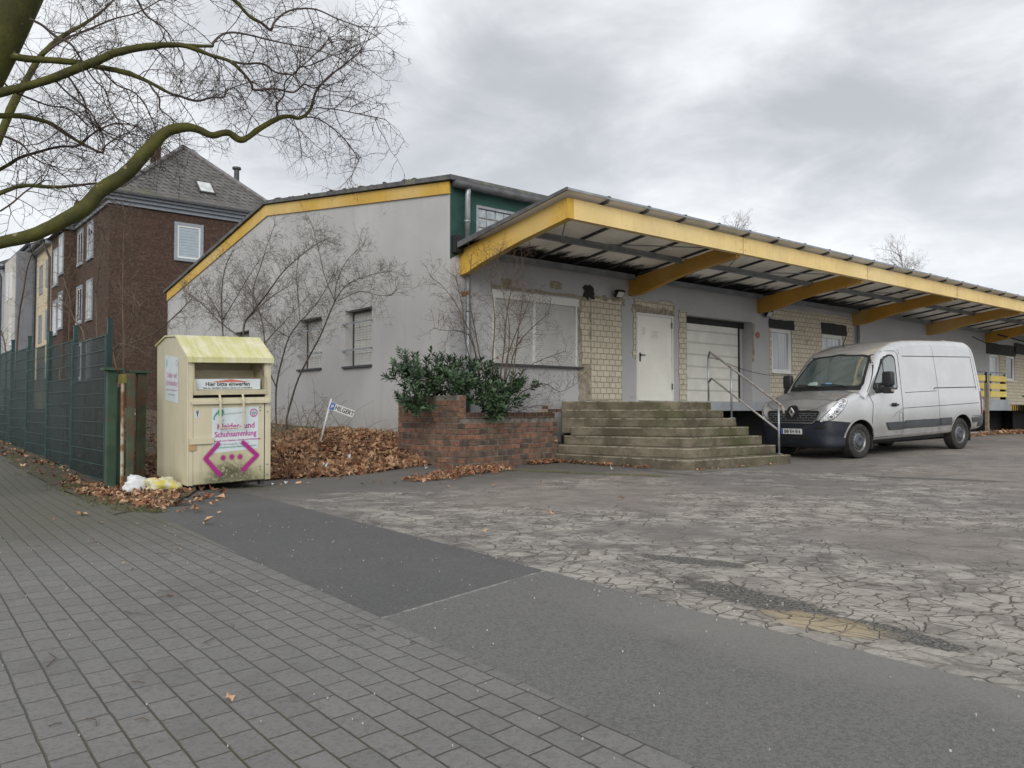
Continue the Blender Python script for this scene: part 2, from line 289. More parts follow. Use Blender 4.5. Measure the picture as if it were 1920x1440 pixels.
# ---------------- mesh builder
class MB:
    def __init__(s): s.v=[]; s.f=[]; s.mi=[]
    def add(s,vs,fs,mi=0):
        b=len(s.v); s.v.extend(vs); s.f.extend([tuple(b+i for i in f) for f in fs]); s.mi.extend([mi]*len(fs)); return s
    def box(s,x0,x1,y0,y1,z0,z1,mi=0,M=None):
        vs=[Vector((x,y,z)) for x in (x0,x1) for y in (y0,y1) for z in (z0,z1)]
        if M is not None: vs=[M@v for v in vs]
        return s.add(vs,[(0,1,3,2),(4,6,7,5),(0,4,5,1),(2,3,7,6),(0,2,6,4),(1,5,7,3)],mi)
    def quad(s,a,b,c,d,mi=0): return s.add([Vector(a),Vector(b),Vector(c),Vector(d)],[(0,1,2,3)],mi)
    def prism(s,poly,axis,a,b,mi=0):
        n=len(poly)
        def P(p,t):
            if axis=='x': return Vector((t,p[0],p[1]))
            if axis=='y': return Vector((p[0],t,p[1]))
            return Vector((p[0],p[1],t))
        vs=[P(p,a) for p in poly]+[P(p,b) for p in poly]
        fs=[tuple(range(n))[::-1],tuple(range(n,2*n))]+[(i,(i+1)%n,n+(i+1)%n,n+i) for i in range(n)]
        return s.add(vs,fs,mi)
    def tube(s,pts,rs,n=6,mi=0,cap=True):
        pts=[Vector(p) for p in pts]
        if not hasattr(rs,'__len__'): rs=[rs]*len(pts)
        b=len(s.v); k=len(pts); up=None
        for i,p in enumerate(pts):
            t=(pts[min(i+1,k-1)]-pts[max(i-1,0)])
            if t.length<1e-9: t=Vector((0,0,1))
            t.normalize()
            if up is None:
                up=t.orthogonal().normalized()
            else:
                up=(up-t*up.dot(t))
                if up.length<1e-6: up=t.orthogonal()
                up.normalize()
            w=t.cross(up)
            for j in range(n):
                a=2*math.pi*j/n; s.v.append(p+(up*math.cos(a)+w*math.sin(a))*rs[i])
        for i in range(k-1):
            for j in range(n):
                j2=(j+1)%n; s.f.append((b+i*n+j,b+i*n+j2,b+(i+1)*n+j2,b+(i+1)*n+j)); s.mi.append(mi)
        if cap and n>2:
            s.f.append(tuple(b+j for j in range(n))[::-1]); s.mi.append(mi)
            s.f.append(tuple(b+(k-1)*n+j for j in range(n))); s.mi.append(mi)
        return s
    def lathe(s,prof,n=24,axis='y',c=(0,0,0),mi=0,closed=False):
        b=len(s.v); k=len(prof); c=Vector(c)
        for (r,h) in prof:
            for j in range(n):
                a=2*math.pi*j/n; ca,sa=r*math.cos(a),r*math.sin(a)
                s.v.append(c+(Vector((ca,h,sa)) if axis=='y' else Vector((ca,sa,h)) if axis=='z' else Vector((h,ca,sa))))
        for i in range(k-1 if not closed else k):
            i2=(i+1)%k
            for j in range(n):
                j2=(j+1)%n; s.f.append((b+i*n+j,b+i*n+j2,b+i2*n+j2,b+i2*n+j)); s.mi.append(mi)
        return s
    def build(s,name,mats,parent=None,smooth=False,bevel=0,world=True,kind=None):
        me=bpy.data.meshes.new(name)
        inv=None
        if parent is not None and world: inv=rootmat(parent).inverted()
        vs=[tuple(inv@Vector(v)) if inv is not None else tuple(v) for v in s.v]
        me.from_pydata(vs,[],s.f)
        if not isinstance(mats,(list,tuple)): mats=[mats]
        for m in mats: me.materials.append(m)
        me.polygons.foreach_set('material_index',s.mi)
        me.polygons.foreach_set('use_smooth',[smooth]*len(s.f)); me.update()
        if len(s.f)<20000:
            bm=bmesh.new(); bm.from_mesh(me); bmesh.ops.recalc_face_normals(bm,faces=bm.faces); bm.to_mesh(me); bm.free()
        o=bpy.data.objects.new(name,me); COL.objects.link(o)
        if parent is not None: o.parent=parent
        if bevel:
            b=o.modifiers.new('bevel','BEVEL'); b.width=bevel; b.segments=2; b.limit_method='ANGLE'; b.angle_limit=rad(40)
        if kind: o['kind']=kind
        return o
def rootmat(o):
    M=Matrix.LocRotScale(o.location,o.rotation_euler,None)
    return (rootmat(o.parent)@M) if o.parent else M
def tag(o,label,cat,group=None,kind=None):
    if label: o['label']=label
    if cat: o['category']=cat
    if group: o['group']=group
    if kind: o['kind']=kind
    return o
def thing(name,label,cat,loc=(0,0,0),rot=(0,0,0),group=None):
    o=bpy.data.objects.new(name,None); COL.objects.link(o); o.location=loc; o.rotation_euler=rot; o.empty_display_size=.3
    return tag(o,label,cat,group)
def top(o,label,cat,group=None,kind=None): return tag(o,label,cat,group,kind)
_txt={}
def text_mb(mb,s,size,M,mi=0,bold=0.0,align='CENTER',sx=1):
    """flat lettering as mesh faces, placed by matrix M (x right, y up)"""
    cu=bpy.data.curves.new('t','FONT'); cu.body=s; cu.size=size; cu.align_x=align; cu.offset=bold; cu.resolution_u=3
    o=bpy.data.objects.new('t',cu); COL.objects.link(o)
    dg=bpy.context.evaluated_depsgraph_get(); me=o.evaluated_get(dg).to_mesh()
    vs=[M@Vector((v.co.x*sx,v.co.y,0)) for v in me.vertices]
    mb.add(vs,[tuple(p.vertices) for p in me.polygons],mi)
    o.evaluated_get(dg).to_mesh_clear(); bpy.data.objects.remove(o); bpy.data.curves.remove(cu)
def frameM(o,r,u):
    r=Vector(r).normalized(); u=Vector(u).normalized(); n=r.cross(u)
    return Matrix(((r.x,u.x,n.x,o[0]),(r.y,u.y,n.y,o[1]),(r.z,u.z,n.z,o[2]),(0,0,0,1)))
def sstep(a,b,x):
    t=max(0,min(1,(x-a)/(b-a))); return t*t*(3-2*t)
def terrain(x,y):
    z=0.0
    if y>-1: z+=.032*min(y+1,22)*(1 if x<0 else max(0,1-x*2))
    if x>6.5: z+=.22*(1-math.exp(-(x-6.5)/5))*(1 if y<3 else 0)
    if -4.6<x<1 and y>-1.4:
        z+=.37*sstep(-4.4,-.9,x)*sstep(-1.3,1.6,y)
    return z
def interp(t,pts):
    if t<=pts[0][0]: return pts[0][1]
    for (a,b),(c,d) in zip(pts,pts[1:]):
        if t<=c: return b+(d-b)*(t-a)/(c-a)
    return pts[-1][1]
def arange(a,b,s):
    n=max(1,int(round((b-a)/s))); return [a+(b-a)*i/n for i in range(n+1)]
def grid(name,xs,ys,fx,fy,fz,mat):
    """sheet: param grid (i,j) -> fx,fy,fz"""
    mb=MB(); nx,ny=len(xs),len(ys)
    vs=[Vector((fx(a,b),fy(a,b),0)) for a in xs for b in ys]
    for v in vs: v.z=fz(v.x,v.y)
    mb.add(vs,[(i*ny+j,(i+1)*ny+j,(i+1)*ny+j+1,i*ny+j+1) for i in range(nx-1) for j in range(ny-1)])
    return mb.build(name,mat,smooth=True)
# ---------------- ground
near=lambda a,b:arange(a,b,.5)
xs=[-400,-150,-60,-30]+near(-16,30)+[40,60,100,200,500]; ys=[-300,-100,-40,-20]+near(-15,25)+[30,40,60,100,200,500]
o=grid('ground',xs,ys,lambda a,b:a,lambda a,b:b,lambda x,y:terrain(x,y)-.06,MT['ground']); o['kind']='structure'
XL=[(-60,-9.5),(-14,-7.08),(-11.03,-6.88),(-10.14,-6.79),(-9.07,-6.73),(-7.31,-6.64),(-4.27,-6.41),(-3.6,-6.5),(-1.48,-6.66),(5,-6.55),(20,-6.9),(60,-8)]
XR=[(-60,-8.2),(-14,-5.6),(-11.4,-5.47),(-10.27,-5.46),(-8.34,-5.32),(-7.94,-5.28),(-3.57,-5.02),(-1.5,-4.9)]
o=grid('yard_asphalt',near(-8,30)+[36,44,52,60],[-60,-40,-25]+near(-15,1),lambda a,b:a,lambda a,b:b,lambda x,y:terrain(x,y),MT['yard']); o['kind']='structure'
o=grid('driveway',[0,.25,.5,.75,1],[-60,-40,-25]+near(-15,-2)+[-1.5],lambda a,b:interp(b,XL)-.05+a*(interp(b,XR)+.05-interp(b,XL)),lambda a,b:b,lambda x,y:terrain(x,y)+.006,MT['asphalt']); o['kind']='structure'
o=grid('sidewalk',arange(0,1,.1),[-60,-40,-25]+near(-15,25)+[35,60],lambda a,b:-12.5+a*(interp(b,XL)+12.5),lambda a,b:b,lambda x,y:terrain(x,y)+.012,MT['pavers']); o['kind']='structure'
o=grid('road',arange(0,1,.1),[-60,-40,-25]+near(-15,25)+[35,60],lambda a,b:-22+a*9.3,lambda a,b:b,lambda x,y:terrain(x,y)-.045,MT['road']); o['kind']='structure'
mb=MB(); 
for a,b in zip(arange(-60,60,1)[:-1],arange(-60,60,1)[1:]): mb.box(-12.68,-12.5,a+.005,b-.005,terrain(-12.6,a)-.15,terrain(-12.6,a)+.013)
o=mb.build('kerb',MT['concrete']); o['kind']='structure'
YLO=[(-6.66,-3.8),(-6.42,-4.2),(-6.2,-3.8),(-5.6,-2.8),(-5.2,-1.8),(-4.0,-1.2),(-2.9,-1.25),(-1.35,-.72),(-.6,-.7),(0,-.6),(.2,-.6)]
ysoil=arange(0,1,.03)
o=grid('soil_bed',arange(-6.66,0.1,.2),arange(0,1,.012),lambda a,b:a,lambda a,b:interp(a,YLO)+(b**1.8)*(40),lambda x,y:terrain(x,y)+.02+.03*noise.noise(Vector((x*1.3,y*1.3,0))),MT['soil']); o['kind']='structure'
# ---------------- warehouse
ware=thing('warehouse','low grey rendered warehouse with yellow roof edge and loading dock under a long yellow canopy','warehouse')
def gtop(y): return 5.33+(6.60-5.33)*y/8.72 if y<8.72 else 6.60-(6.60-5.2)*(y-8.72)/(17.5-8.72)
GW=[(2.94,4.15,2.0,3.26),(5.34,6.55,2.03,3.26),(9.88,10.99,2.3,3.28)]
def colwall(mb,us,holes,zb,zt,put):
    us=sorted(set(us))
    for a,b in zip(us[:-1],us[1:]):
        hs=sorted([(h[2],h[3]) for h in holes if h[0]<=a+1e-6 and h[1]>=b-1e-6]); z0=None
        segs=[]; cur=None
        for h in hs: segs.append((cur,h[0])); cur=h[1]
        segs.append((cur,None))
        for s0,s1 in segs:
            put(mb,a,b,(zb(a),zb(b)) if s0 is None else (s0,s0),(zt(a),zt(b)) if s1 is None else (s1,s1))
mb=MB()
ys=[0,8.72,17.48]+[v for h in GW for v in h[:2]]+[2,7.5,12,15]
colwall(mb,ys,GW,lambda y:-.2,gtop,lambda mb,a,b,l,h: mb.quad((0,a,l[0]),(0,b,l[1]),(0,b,h[1]),(0,a,h[0])))
for (a,b,z0,z1) in GW:
    D=.27
    mb.quad((0,a,z0),(D,a,z0),(D,a,z1),(0,a,z1)); mb.quad((0,b,z0),(D,b,z0),(D,b,z1),(0,b,z1))
    mb.quad((0,a,z1),(D,a,z1),(D,b,z1),(0,b,z1)); mb.quad((0,a,z0),(D,a,z0),(D,b,z0),(0,b,z0))
mb.box(0.01,40,17.3,17.48,-.2,5.1); mb.box(39.8,40,.3,17.3,-.2,5.1)
gab=mb.build('gable_wall',MT['plaster'],ware)
# facade wall with openings
FO=[(1.02,3.30,1.93,3.36),(5.17,6.47,1.20,3.25),(6.97,9.68,1.20,3.33),(10.59,11.57,2.04,3.23),(13.18,14.36,2.04,3.23),(25.32,26.26,2.2,3.18),(26.96,27.85,2.2,3.18)]
mb=MB()
colwall(mb,[0,.37,40,.5,20,30]+[v for h in FO for v in h[:2]],FO,lambda x:-.2,lambda x:3.86 if x<.3 else 4.07,lambda mb,a,b,l,h: mb.quad((a,0,l[0]),(b,0,l[1]),(b,0,h[1]),(a,0,h[0])))
DEP=[.10,.05,.32,.12,.12,.12,.12]
for (a,b,z0,z1),D in zip(FO,DEP):
    mb.quad((a,0,z0),(a,D,z0),(a,D,z1),(a,0,z1)); mb.quad((b,0,z0),(b,D,z0),(b,D,z1),(b,0,z1))
    mb.quad((a,0,z1),(a,D,z1),(b,D,z1),(b,0,z1)); mb.quad((a,0,z0),(a,D,z0),(b,D,z0),(b,0,z0))
mb.build('front_wall',MT['plaster_front'],ware)
mb=MB(); 
GB=(.60,3.10,4.32,4.98)
colwall(mb,[0,.37,40,GB[0],GB[1]],[GB],lambda x:3.86 if x<.3 else 4.07,lambda x:5.3,lambda mb,a,b,l,h: mb.quad((a,-.004,l[0]),(b,-.004,l[1]),(b,-.004,h[1]),(a,-.004,h[0])))
mb.build('upper_wall',MT['green'],ware)
mb=MB(); a,b,z0,z1=GB
mb.box(a,b,-.03,.05,z0,z0+.05); mb.box(a,b,-.03,.05,z1-.05,z1); mb.box(a,a+.05,-.03,.05,z0+.05,z1-.05); mb.box(b-.05,b,-.03,.05,z0+.05,z1-.05)
fr=mb.build('glass_block_window',MT['zinc'],ware)
mb=MB(); nx=11; nz=3
w=(b-a-.1)/nx; h=(z1-z0-.1)/nz
for i in range(nx):
    for k in range(nz): mb.box(a+.05+i*w+.012,a+.05+(i+1)*w-.012,.0,.05,z0+.05+k*h+.012,z0+.05+(k+1)*h-.012)
mb.build('glass_blocks',MT['glassblock'],fr,bevel=.01)
mb=MB(); mb.box(a+.05,b-.05,.02,.045,z0+.05,z1-.05); mb.build('block_joints',MT['concrete'],fr)
# roof
mb=MB(); t=.09
for (ya,za,yb,zb_) in ((-.16,5.31,8.72,6.60),(8.72,6.60,17.7,5.17)):
    vs=[]
    for x in (-.10,40.1):
        vs+=[Vector((x,ya,za+.02)),Vector((x,yb,zb_+.02)),Vector((x,yb,zb_+.02+t)),Vector((x,ya,za+.02+t))]
    mb.add(vs,[(0,1,2,3),(7,6,5,4),(0,4,5,1),(3,2,6,7),(0,3,7,4),(1,5,6,2)])
rf=mb.build('roof',MT['roof_felt'],ware)
mb=MB(); r2=random.Random(4)
for i in range(40):
    y=r2.uniform(1,8.6); mb.box(-.09+r2.random()*.03,-.02,y,y+r2.uniform(.03,.12),gtop(y)+.10,gtop(y)+.10+r2.uniform(.015,.06))
mb.build('moss_clump',MT['soil'],rf)['kind']='stuff'
# yellow band on gable
mb=MB(); hb=.25
pts=[(-.01,5.33),(8.72,6.60),(17.5,5.2)]
lo=[(17.5,5.2-.30),(8.62,6.60-.31),(-.01,5.33-.23)]
mb.prism(pts+lo,'x',-.035,-.003); mb.build('gable_trim',MT['yellow'],ware)
mb=MB(); mb.tube([(0.0,-.14,5.28),(40,-.14,5.28)],.085,10); mb.build('gutter',MT['zinc_dark'],ware,smooth=True)
def pipe(name,pts,r,mat,parent,rings=()):
    mb=MB(); mb.tube(pts,r,10)
    for p in rings: mb.tube([Vector(p)-Vector((0,0,.02)),Vector(p)+Vector((0,0,.02))],r*1.2,10)
    return mb.build(name,mat,parent,smooth=True)
pipe('downpipe',[(.33,-.14,5.25),(.33,-.11,5.1),(.33,-.10,4.02)],.055,MT['zinc'],ware,[(.33,-.10,4.6)])
pipe('downpipe',[(.36,-.09,3.9),(.36,-.09,.2)],.045,MT['zinc'],ware,[(.36,-.09,2.9),(.36,-.09,1.6)])
mb=MB(); mb.box(.03,.20,-.16,-.008,3.98,4.30); mb.build('tar_patch',MT['black'],ware)
pipe('downpipe',[(15.1,-.09,3.75),(15.1,-.09,1.25)],.05,MT['zinc'],ware,[(15.1,-.09,3.0)])
# gable windows
for i,(a,b,z0,z1) in enumerate(GW):
    mb=MB(); X=.22
    mb.box(X-.03,X+.03,a+.002,a+.05,z0,z1); mb.box(X-.03,X+.03,b-.05,b-.002,z0,z1); mb.box(X-.03,X+.03,a+.05,b-.05,z1-.06,z1-.002)
    wn=mb.build('window',MT['darkgrey'],ware)
    mb=MB(); mb.box(X-.012,X+.02,a+.05,b-.05,z0+.002,z1-.06); mb.build('shutter',MT['shutter_small'],wn)
    mb=MB()
    for k in range(3): mb.box(X-.026,X-.014,a+.05,b-.05,z0+.3+k*.3,z0+.306+k*.3)
    for k in range(6): mb.box(X-.032,X-.027,a+.15+k*.16,a+.156+k*.16,z0+.01,z1-.07)
    mb.build('mesh_grille',MT['white'],wn)
    mb=MB(); mb.box(-.06,.19,a-.03,b+.06,z0-.05,z0-.002); mb.build('sill',MT['darkgrey'],wn)
    for zz in (z0+.34,z1-.32):
        mb=MB(); mb.box(-.05,-.03,a-.04,b+.07,zz,zz+.035); mb.box(-.03,-.002,a-.03,a-.01,zz,zz+.035); mb.box(-.03,-.002,b+.04,b+.06,zz,zz+.035)
        mb.build('security_bar',MT['zinc'],wn)
# facade big shutter window
a,b,z0,z1=FO[0]; mb=MB()
mb.box(a-.04,b+.04,-.03,.09,z1-.14,z1+.02); mb.box(b-.05,b+.0,-.02,.09,z0,z1-.14); mb.box(a,a+.05,-.02,.09,z0,z1-.14); mb.box(2.06,2.12,-.02,.09,z0,z1-.14)
wn=mb.build('window',MT['white'],ware); wn['label']='wide white framed window behind closed grey shutters'
for (p,q) in ((a+.05,2.06),(2.12,b-.05)):
    mb=MB(); mb.box(p,q,.01,.05,z0+.01,z1-.14); mb.build('shutter',MT['shutter'],wn)
mb=MB(); mb.box(a-.08,b+.12,-.10,.0,z0-.035,z0); mb.build('sill',MT['darkgrey'],wn)
# brick patches: ragged sheets where the render fell off
def ragged(x0,x1,z0,z1,seed,j=.05,sides='lrtb',n=12):
    r=random.Random(seed); P=[]
    def J(s): return r.uniform(-j,j)*(1 if s in sides else 0)
    for i in range(n): P.append((x0+(x1-x0)*i/n+r.uniform(-.01,.01),z0+J('b')))
    for i in range(n): P.append((x1+J('r'),z0+(z1-z0)*i/n))
    for i in range(n): P.append((x1-(x1-x0)*i/n,z1+J('t')))
    for i in range(n): P.append((x0+J('l'),z1-(z1-z0)*i/n))
    return P
def patch(name,P,mat,y0=-.006,holes=()):
    mb=MB(); mb.prism(P,'y',y0,y0+.004); o=mb.build(name,mat,ware)
    if mat is not MT['black']:
        rr=random.Random(len(P)+int(P[0][0]*100)); Q=[]
        for p,q in zip(P,P[1:]+P[:1]):
            L=math.hypot(q[0]-p[0],q[1]-p[1]); n_=max(1,int(L/.05))
            for k in range(n_): Q.append((p[0]+(q[0]-p[0])*k/n_+rr.uniform(-.006,.006),y0+.004,p[1]+(q[1]-p[1])*k/n_+rr.uniform(-.006,.006)))
        mb=MB(); mb.tube(Q+[Q[0]],[rr.uniform(.004,.011) for _ in range(len(Q)+1)],5); e_=mb.build('broken_edge',MT['mortar_rough'],o,world=False); 
        for v in e_.data.vertices: v.co=v.co-Vector(ware.location)
    return o
patch('exposed_brick',ragged(3.72,4.70,1.22,3.44,1,.03,'rt'),MT['brick_beige'],-.012)
patch('exposed_mortar',ragged(3.33,3.80,1.22,3.46,2,.05,'l'),MT['mortar_rough'],-.008)
patch('exposed_mortar',ragged(3.74,4.76,3.36,3.52,22,.04,'lrt'),MT['mortar_rough'],-.0085)
patch('exposed_brick',ragged(3.42,3.68,2.0,3.38,24,.04,'lr',8),MT['brick_beige'],-.013)
patch('hole_in_wall',ragged(3.50,3.80,3.44,3.70,3,.05,'lrtb',5),MT['black'],-.016)
patch('exposed_mortar',ragged(5.05,6.52,3.25,3.42,4,.035,'lt'),MT['mortar_rough'],-.009)
patch('exposed_brick',ragged(5.12,6.50,3.40,3.56,5,.04,'lrtb'),MT['brick_beige'],-.012)
patch('exposed_mortar',ragged(5.06,5.165,2.2,3.3,6,.03,'l',9),MT['brick_beige'],-.010)
patch('exposed_brick',ragged(6.69,6.965,1.22,3.42,7,.03,'l'),MT['brick_beige'],-.012)
# brick around small windows, made as strips round the openings
BX=[(10.49,10.585,1.24,3.6),(11.575,13.17,1.24,3.78),(14.37,14.95,1.24,3.7),(10.585,11.575,1.24,2.035),(13.17,14.37,1.24,2.035),(10.585,11.575,3.50,3.74),(13.17,14.37,3.58,3.78)]
mb=MB()
for (a,b,c_,d_) in BX: mb.box(a,b,-.012,-.004,c_,d_)
mb.prism(ragged(10.5,15.0,3.70,3.82,12,.06,'lrt',18),'y',-.010,-.005)
mb.build('exposed_brick',MT['brick_beige'],ware); mb=MB()
for (a,b,c_,d_) in ((26.27,26.95,1.24,3.2),(27.86,34,1.24,3.5),(25.0,26.95,1.24,2.19),(26.95,27.86,1.24,2.19)): mb.box(a,b,-.012,-.004,c_,d_)
mb.build('exposed_brick',MT['brick_beige'],ware)
for (a,b,c_,d_,s) in ((10.46,11.70,3.24,3.49,1),(13.10,14.55,3.24,3.57,2),(25.0,27.95,3.19,3.62,3),(27.8,31,3.3,3.75,5)):
    patch('black_lintel',ragged(a,b,c_,d_,s,.018,'lrt',7),MT['black'],-.02)
for k,(a,b,z0,z1) in enumerate(FO[3:]):
    mb=MB(); f=.09
    mb.box(a,b,.02,.10,z0,z0+f); mb.box(a,b,.02,.10,z1-f,z1); mb.box(a,a+f,.02,.10,z0+f,z1-f); mb.box(b-f,b,.02,.10,z0+f,z1-f)
    mb.box(a+f+.004,a+f+.03,.035,.09,z0+f,z1-f); mb.box(b-f-.03,b-f-.004,.035,.09,z0+f,z1-f)
    wn=mb.build('window',MT['white'],ware)
    mb=MB(); mb.box(a+f,b-f,.06,.08,z0+f,z1-f); mb.build('pane',MT['curtain'] if k<3 else MT['glass'],wn)
    mb=MB(); mb.box(a-.02,b+.02,-.06,.02,z0-.03,z0); mb.build('sill',MT['white'],wn)
# steel door
a,b,z0,z1=FO[1]; mb=MB()
mb.box(a,a+.05,-.02,.05,z0,z1); mb.box(b-.05,b,-.02,.05,z0,z1); mb.box(a+.05,b-.05,-.02,.05,z1-.05,z1)
dr=mb.build('door',MT['white'],ware)
mb=MB(); mb.box(a+.053,b-.053,.0,.045,z0+.03,z1-.054); mb.build('door_leaf',MT['door_white'],dr,bevel=.004)
mb=MB(); mb.box(a+.11,a+.15,-.012,.0,2.13,2.33); mb.box(a+.12,a+.27,-.055,-.035,2.27,2.29); mb.box(a+.12,a+.145,-.055,-.01,2.27,2.29); mb.build('handle',MT['black'],dr)
for zz in (1.5,2.95):
    mb=MB(); mb.box(b-.075,b-.05,-.035,-.021,zz,zz+.14); mb.build('hinge',MT['darkgrey'],dr)
for (px,pz,w,h) in ((a+.17,2.66,.20,.30),(a+.50,2.68,.30,.22)):
    mb=MB(); mb.box(px,px+w,-.004,-.001,pz,pz+h); 
    for k in range(6): mb.box(px+.04,px+w-.04-.02*(k%3),-.006,-.0045,pz+h-.06-k*.03,pz+h-.052-k*.03,1)
    mb.build('notice',[MT['door_white'],simple('faded_ink%d'%int(px*10),(.42,.36,.46),.8,bump=0)],dr)
# sectional gate
a,b,z0,z1=FO[2]; mb=MB(); mb.box(a,9.42,.25,.29,z0+.005,z1-.16); gt=mb.build('sectional_gate',MT['gate_white'],ware)
mb=MB(); mb.box(a+.002,9.68,.24,.32,z1-.16,z1-.002); mb.box(9.42,9.46,.22,.31,z0,z1-.16); mb.build('gate_rail',MT['black'],gt)
mb=MB(); mb.box(9.46,9.66,.27,.31,z0,z1-.16); mb.build('jamb_infill',MT['plaster_front'],gt)
patch('exposed_mortar',ragged(9.69,9.78,2.3,3.3,31,.03,'r',8),MT['mortar_rough'],-.010)
mb=MB(); mb.lathe([(.0,-.02),(.085,-.02),(.085,.0)],16,'y',(9.94,0,3.01)); mb.build('bell_cover',simple('rusty_orange_plate',(.30,.13,.07),.6,amt=.4,scale=20),ware)
# dark stains of torn render
for (x0,x1,c_,d_,s) in ((1.0,3.3,3.42,3.47,41),(1.25,1.5,3.5,3.62,42),(2.55,2.85,3.55,3.70,43)):
    patch('render_damage',ragged(x0,x1,c_,d_,s,.02,'lrtb',6),MT['mortar_rough'],-.007)
for fx in (4.47,10.25):
    mb=MB(); M=Matrix.Translation((fx,-.14,3.60))@Matrix.Rotation(rad(35),4,'X')
    mb.box(-.12,.12,-.05,.02,-.09,.09,0,M); mb.box(-.02,.02,.02,.14,-.02,.02,0,M)
    fl=mb.build('floodlight',MT['black'],ware,bevel=.01)
    mb=MB(); mb.box(-.095,.095,-.056,-.0505,-.065,.065,0,M); mb.build('lamp_glass',simple('floodlight_lens%d'%int(fx),(.55,.55,.52),.2,amt=.05,bump=0),fl)
# dock
mb=MB(); mb.box(5.35,40,-.92,-.002,1.0,1.215); dk=mb.build('loading_dock',MT['dock_band'],ware)
mb=MB()
for x in arange(5.6,39.6,2.6): mb.box(x,x+.3,-.35,-.05,.0,1.0)
mb.box(5.35,40,-.04,-.01,.0,.995); mb.build('dock_support',MT['black'],dk)  # supports and backing in black: shade of the void below the dock painted in
mb=MB(); mb.box(24.75,27.3,-.935,-.925,1.01,1.21)
for k in range(14): x=24.8+k*.18; mb.box(x,x+.08,-.94,-.936,1.01,1.21,1)
mb.build('hazard_strip',[MT['yellow'],MT['black']],dk)
mb=MB(); 
for x in arange(5.4,30,.9): mb.box(x,x+.86,-1.35,-1.18,terrain(x,-1.2)-.1,terrain(x,-1.2)+.09)
o=mb.build('kerb_edge',MT['concrete'],None,bevel=.01); o['kind']='structure'
# canopy
can=thing('canopy',None,None); can.parent=ware
sl=lambda y:4.09+(-y)*.137
mb=MB()
e0,e1=.02,-3.14
mb.add([Vector((x,y,sl(y)+t)) for x in (.08,40.2) for (y,t) in ((e0,0),(e1,0),(e1,.035),(e0,.035))],[(0,1,2,3),(7,6,5,4),(0,4,5,1),(3,2,6,7),(0,3,7,4),(1,5,6,2)])
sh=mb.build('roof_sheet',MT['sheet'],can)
mb=MB()
for x in arange(1.02,40,1.003):
    mb.add([Vector((xx,y,sl(y)+t)) for xx in (x-.012,x+.035) for (y,t) in ((-.05,-.045),(-3.13,-.045),(-3.13,-.002),(-.05,-.002))],[(0,1,2,3),(7,6,5,4),(0,4,5,1),(3,2,6,7),(0,3,7,4),(1,5,6,2)])
    mb.box(x-.02,x+.04,-3.16,-3.06,sl(-3.12)+.037,sl(-3.12)+.055)
mb.build('sheet_joint',MT['zinc_dark'],can)
mb=MB(); mb.box(.07,40.2,-3.155,-3.141,sl(-3.14)+.002,sl(-3.14)+.040)
mb.build('drip_edge',MT['zinc'],can)
mb=MB(); mb.add([Vector((x,y,sl(y)+t)) for x in (.05,.078) for (y,t) in ((.0,-.06),(-3.16,-.01),(-3.16,.04),(.0,.05))],[(0,1,2,3),(7,6,5,4),(0,4,5,1),(3,2,6,7),(0,3,7,4),(1,5,6,2)])
mb.build('side_flashing',MT['roof_felt'],can)
mb=MB(); mb.box(.36,40.1,-3.0,-2.95,4.12,4.45); mb.box(.36,40.1,-2.949,-2.88,4.12,4.14)
for k in range(1,8):
    mb.box(k*5-.006,k*5+.006,-3.003,-3.0005,4.12,4.45,1)
    for (bx,bz) in ((-.07,4.2),(-.07,4.36),(.07,4.2),(.07,4.36)): mb.box(k*5+bx-.012,k*5+bx+.012,-3.010,-3.0005,bz-.012,bz+.012,2)
mb.build('fascia_beam',[MT['yellow_pale'],MT['darkgrey'],MT['yellow']],can)
mb=MB(); mb.prism([(-.001,4.05),(-2.999,4.45),(-2.999,4.12),(-1.8,3.94),(-.70,3.72),(-.22,3.59),(-.001,3.57)],'x',.22,.36); mb.build('end_beam',MT['yellow'],can)
BP=[(-.001,3.98),(-2.88,4.36),(-2.88,4.06),(-1.8,3.93),(-1.2,3.82),(-.62,3.67),(-.3,3.61),(-.001,3.60)]
for k in range(1,9):
    mb=MB(); mb.prism(BP,'x',k*5.0-.07,k*5.0+.07); mb.build('beam',MT['orange'],can)
for (y,zt,zb_) in ((-1.5,sl(-1.5)-.05,4.13),(-.17,sl(-.17)-.05,3.95)):
    mb=MB()
    for k in range(8):
        x0=.36 if k==0 else k*5+.07; x1=(k+1)*5-.07
        mb.box(x0,x1,y-.03,y+.03,zb_,zt); mb.box(x0,x1,y-.06,y+.0299-.06,zb_,zb_+.015)
    mb.build('purlin',MT['steel_grey'],can)
mb=MB()
for k in range(8):
    x=k*5
    mb.tube([(x+.4,-2.85,4.38),(x+1.45,-1.5,4.12)],.011,6); mb.tube([(x+1.5,-1.5,4.12),(x+4.9,-2.6,4.28)],.011,6)
mb.build('tie_rod',MT['steel_grey'],can)
mb=MB(); mb.tube([(23,-.3,3.7),(25,-.5,3.3),(26,-.3,3.4),(27,-.4,3.3)],.02,6); mb.tube([(24.5,-.6,3.85),(26.2,-1.2,3.55),(27.5,-1.2,3.7)],.03,6); mb.build('cable',MT['black_rubber'],can)
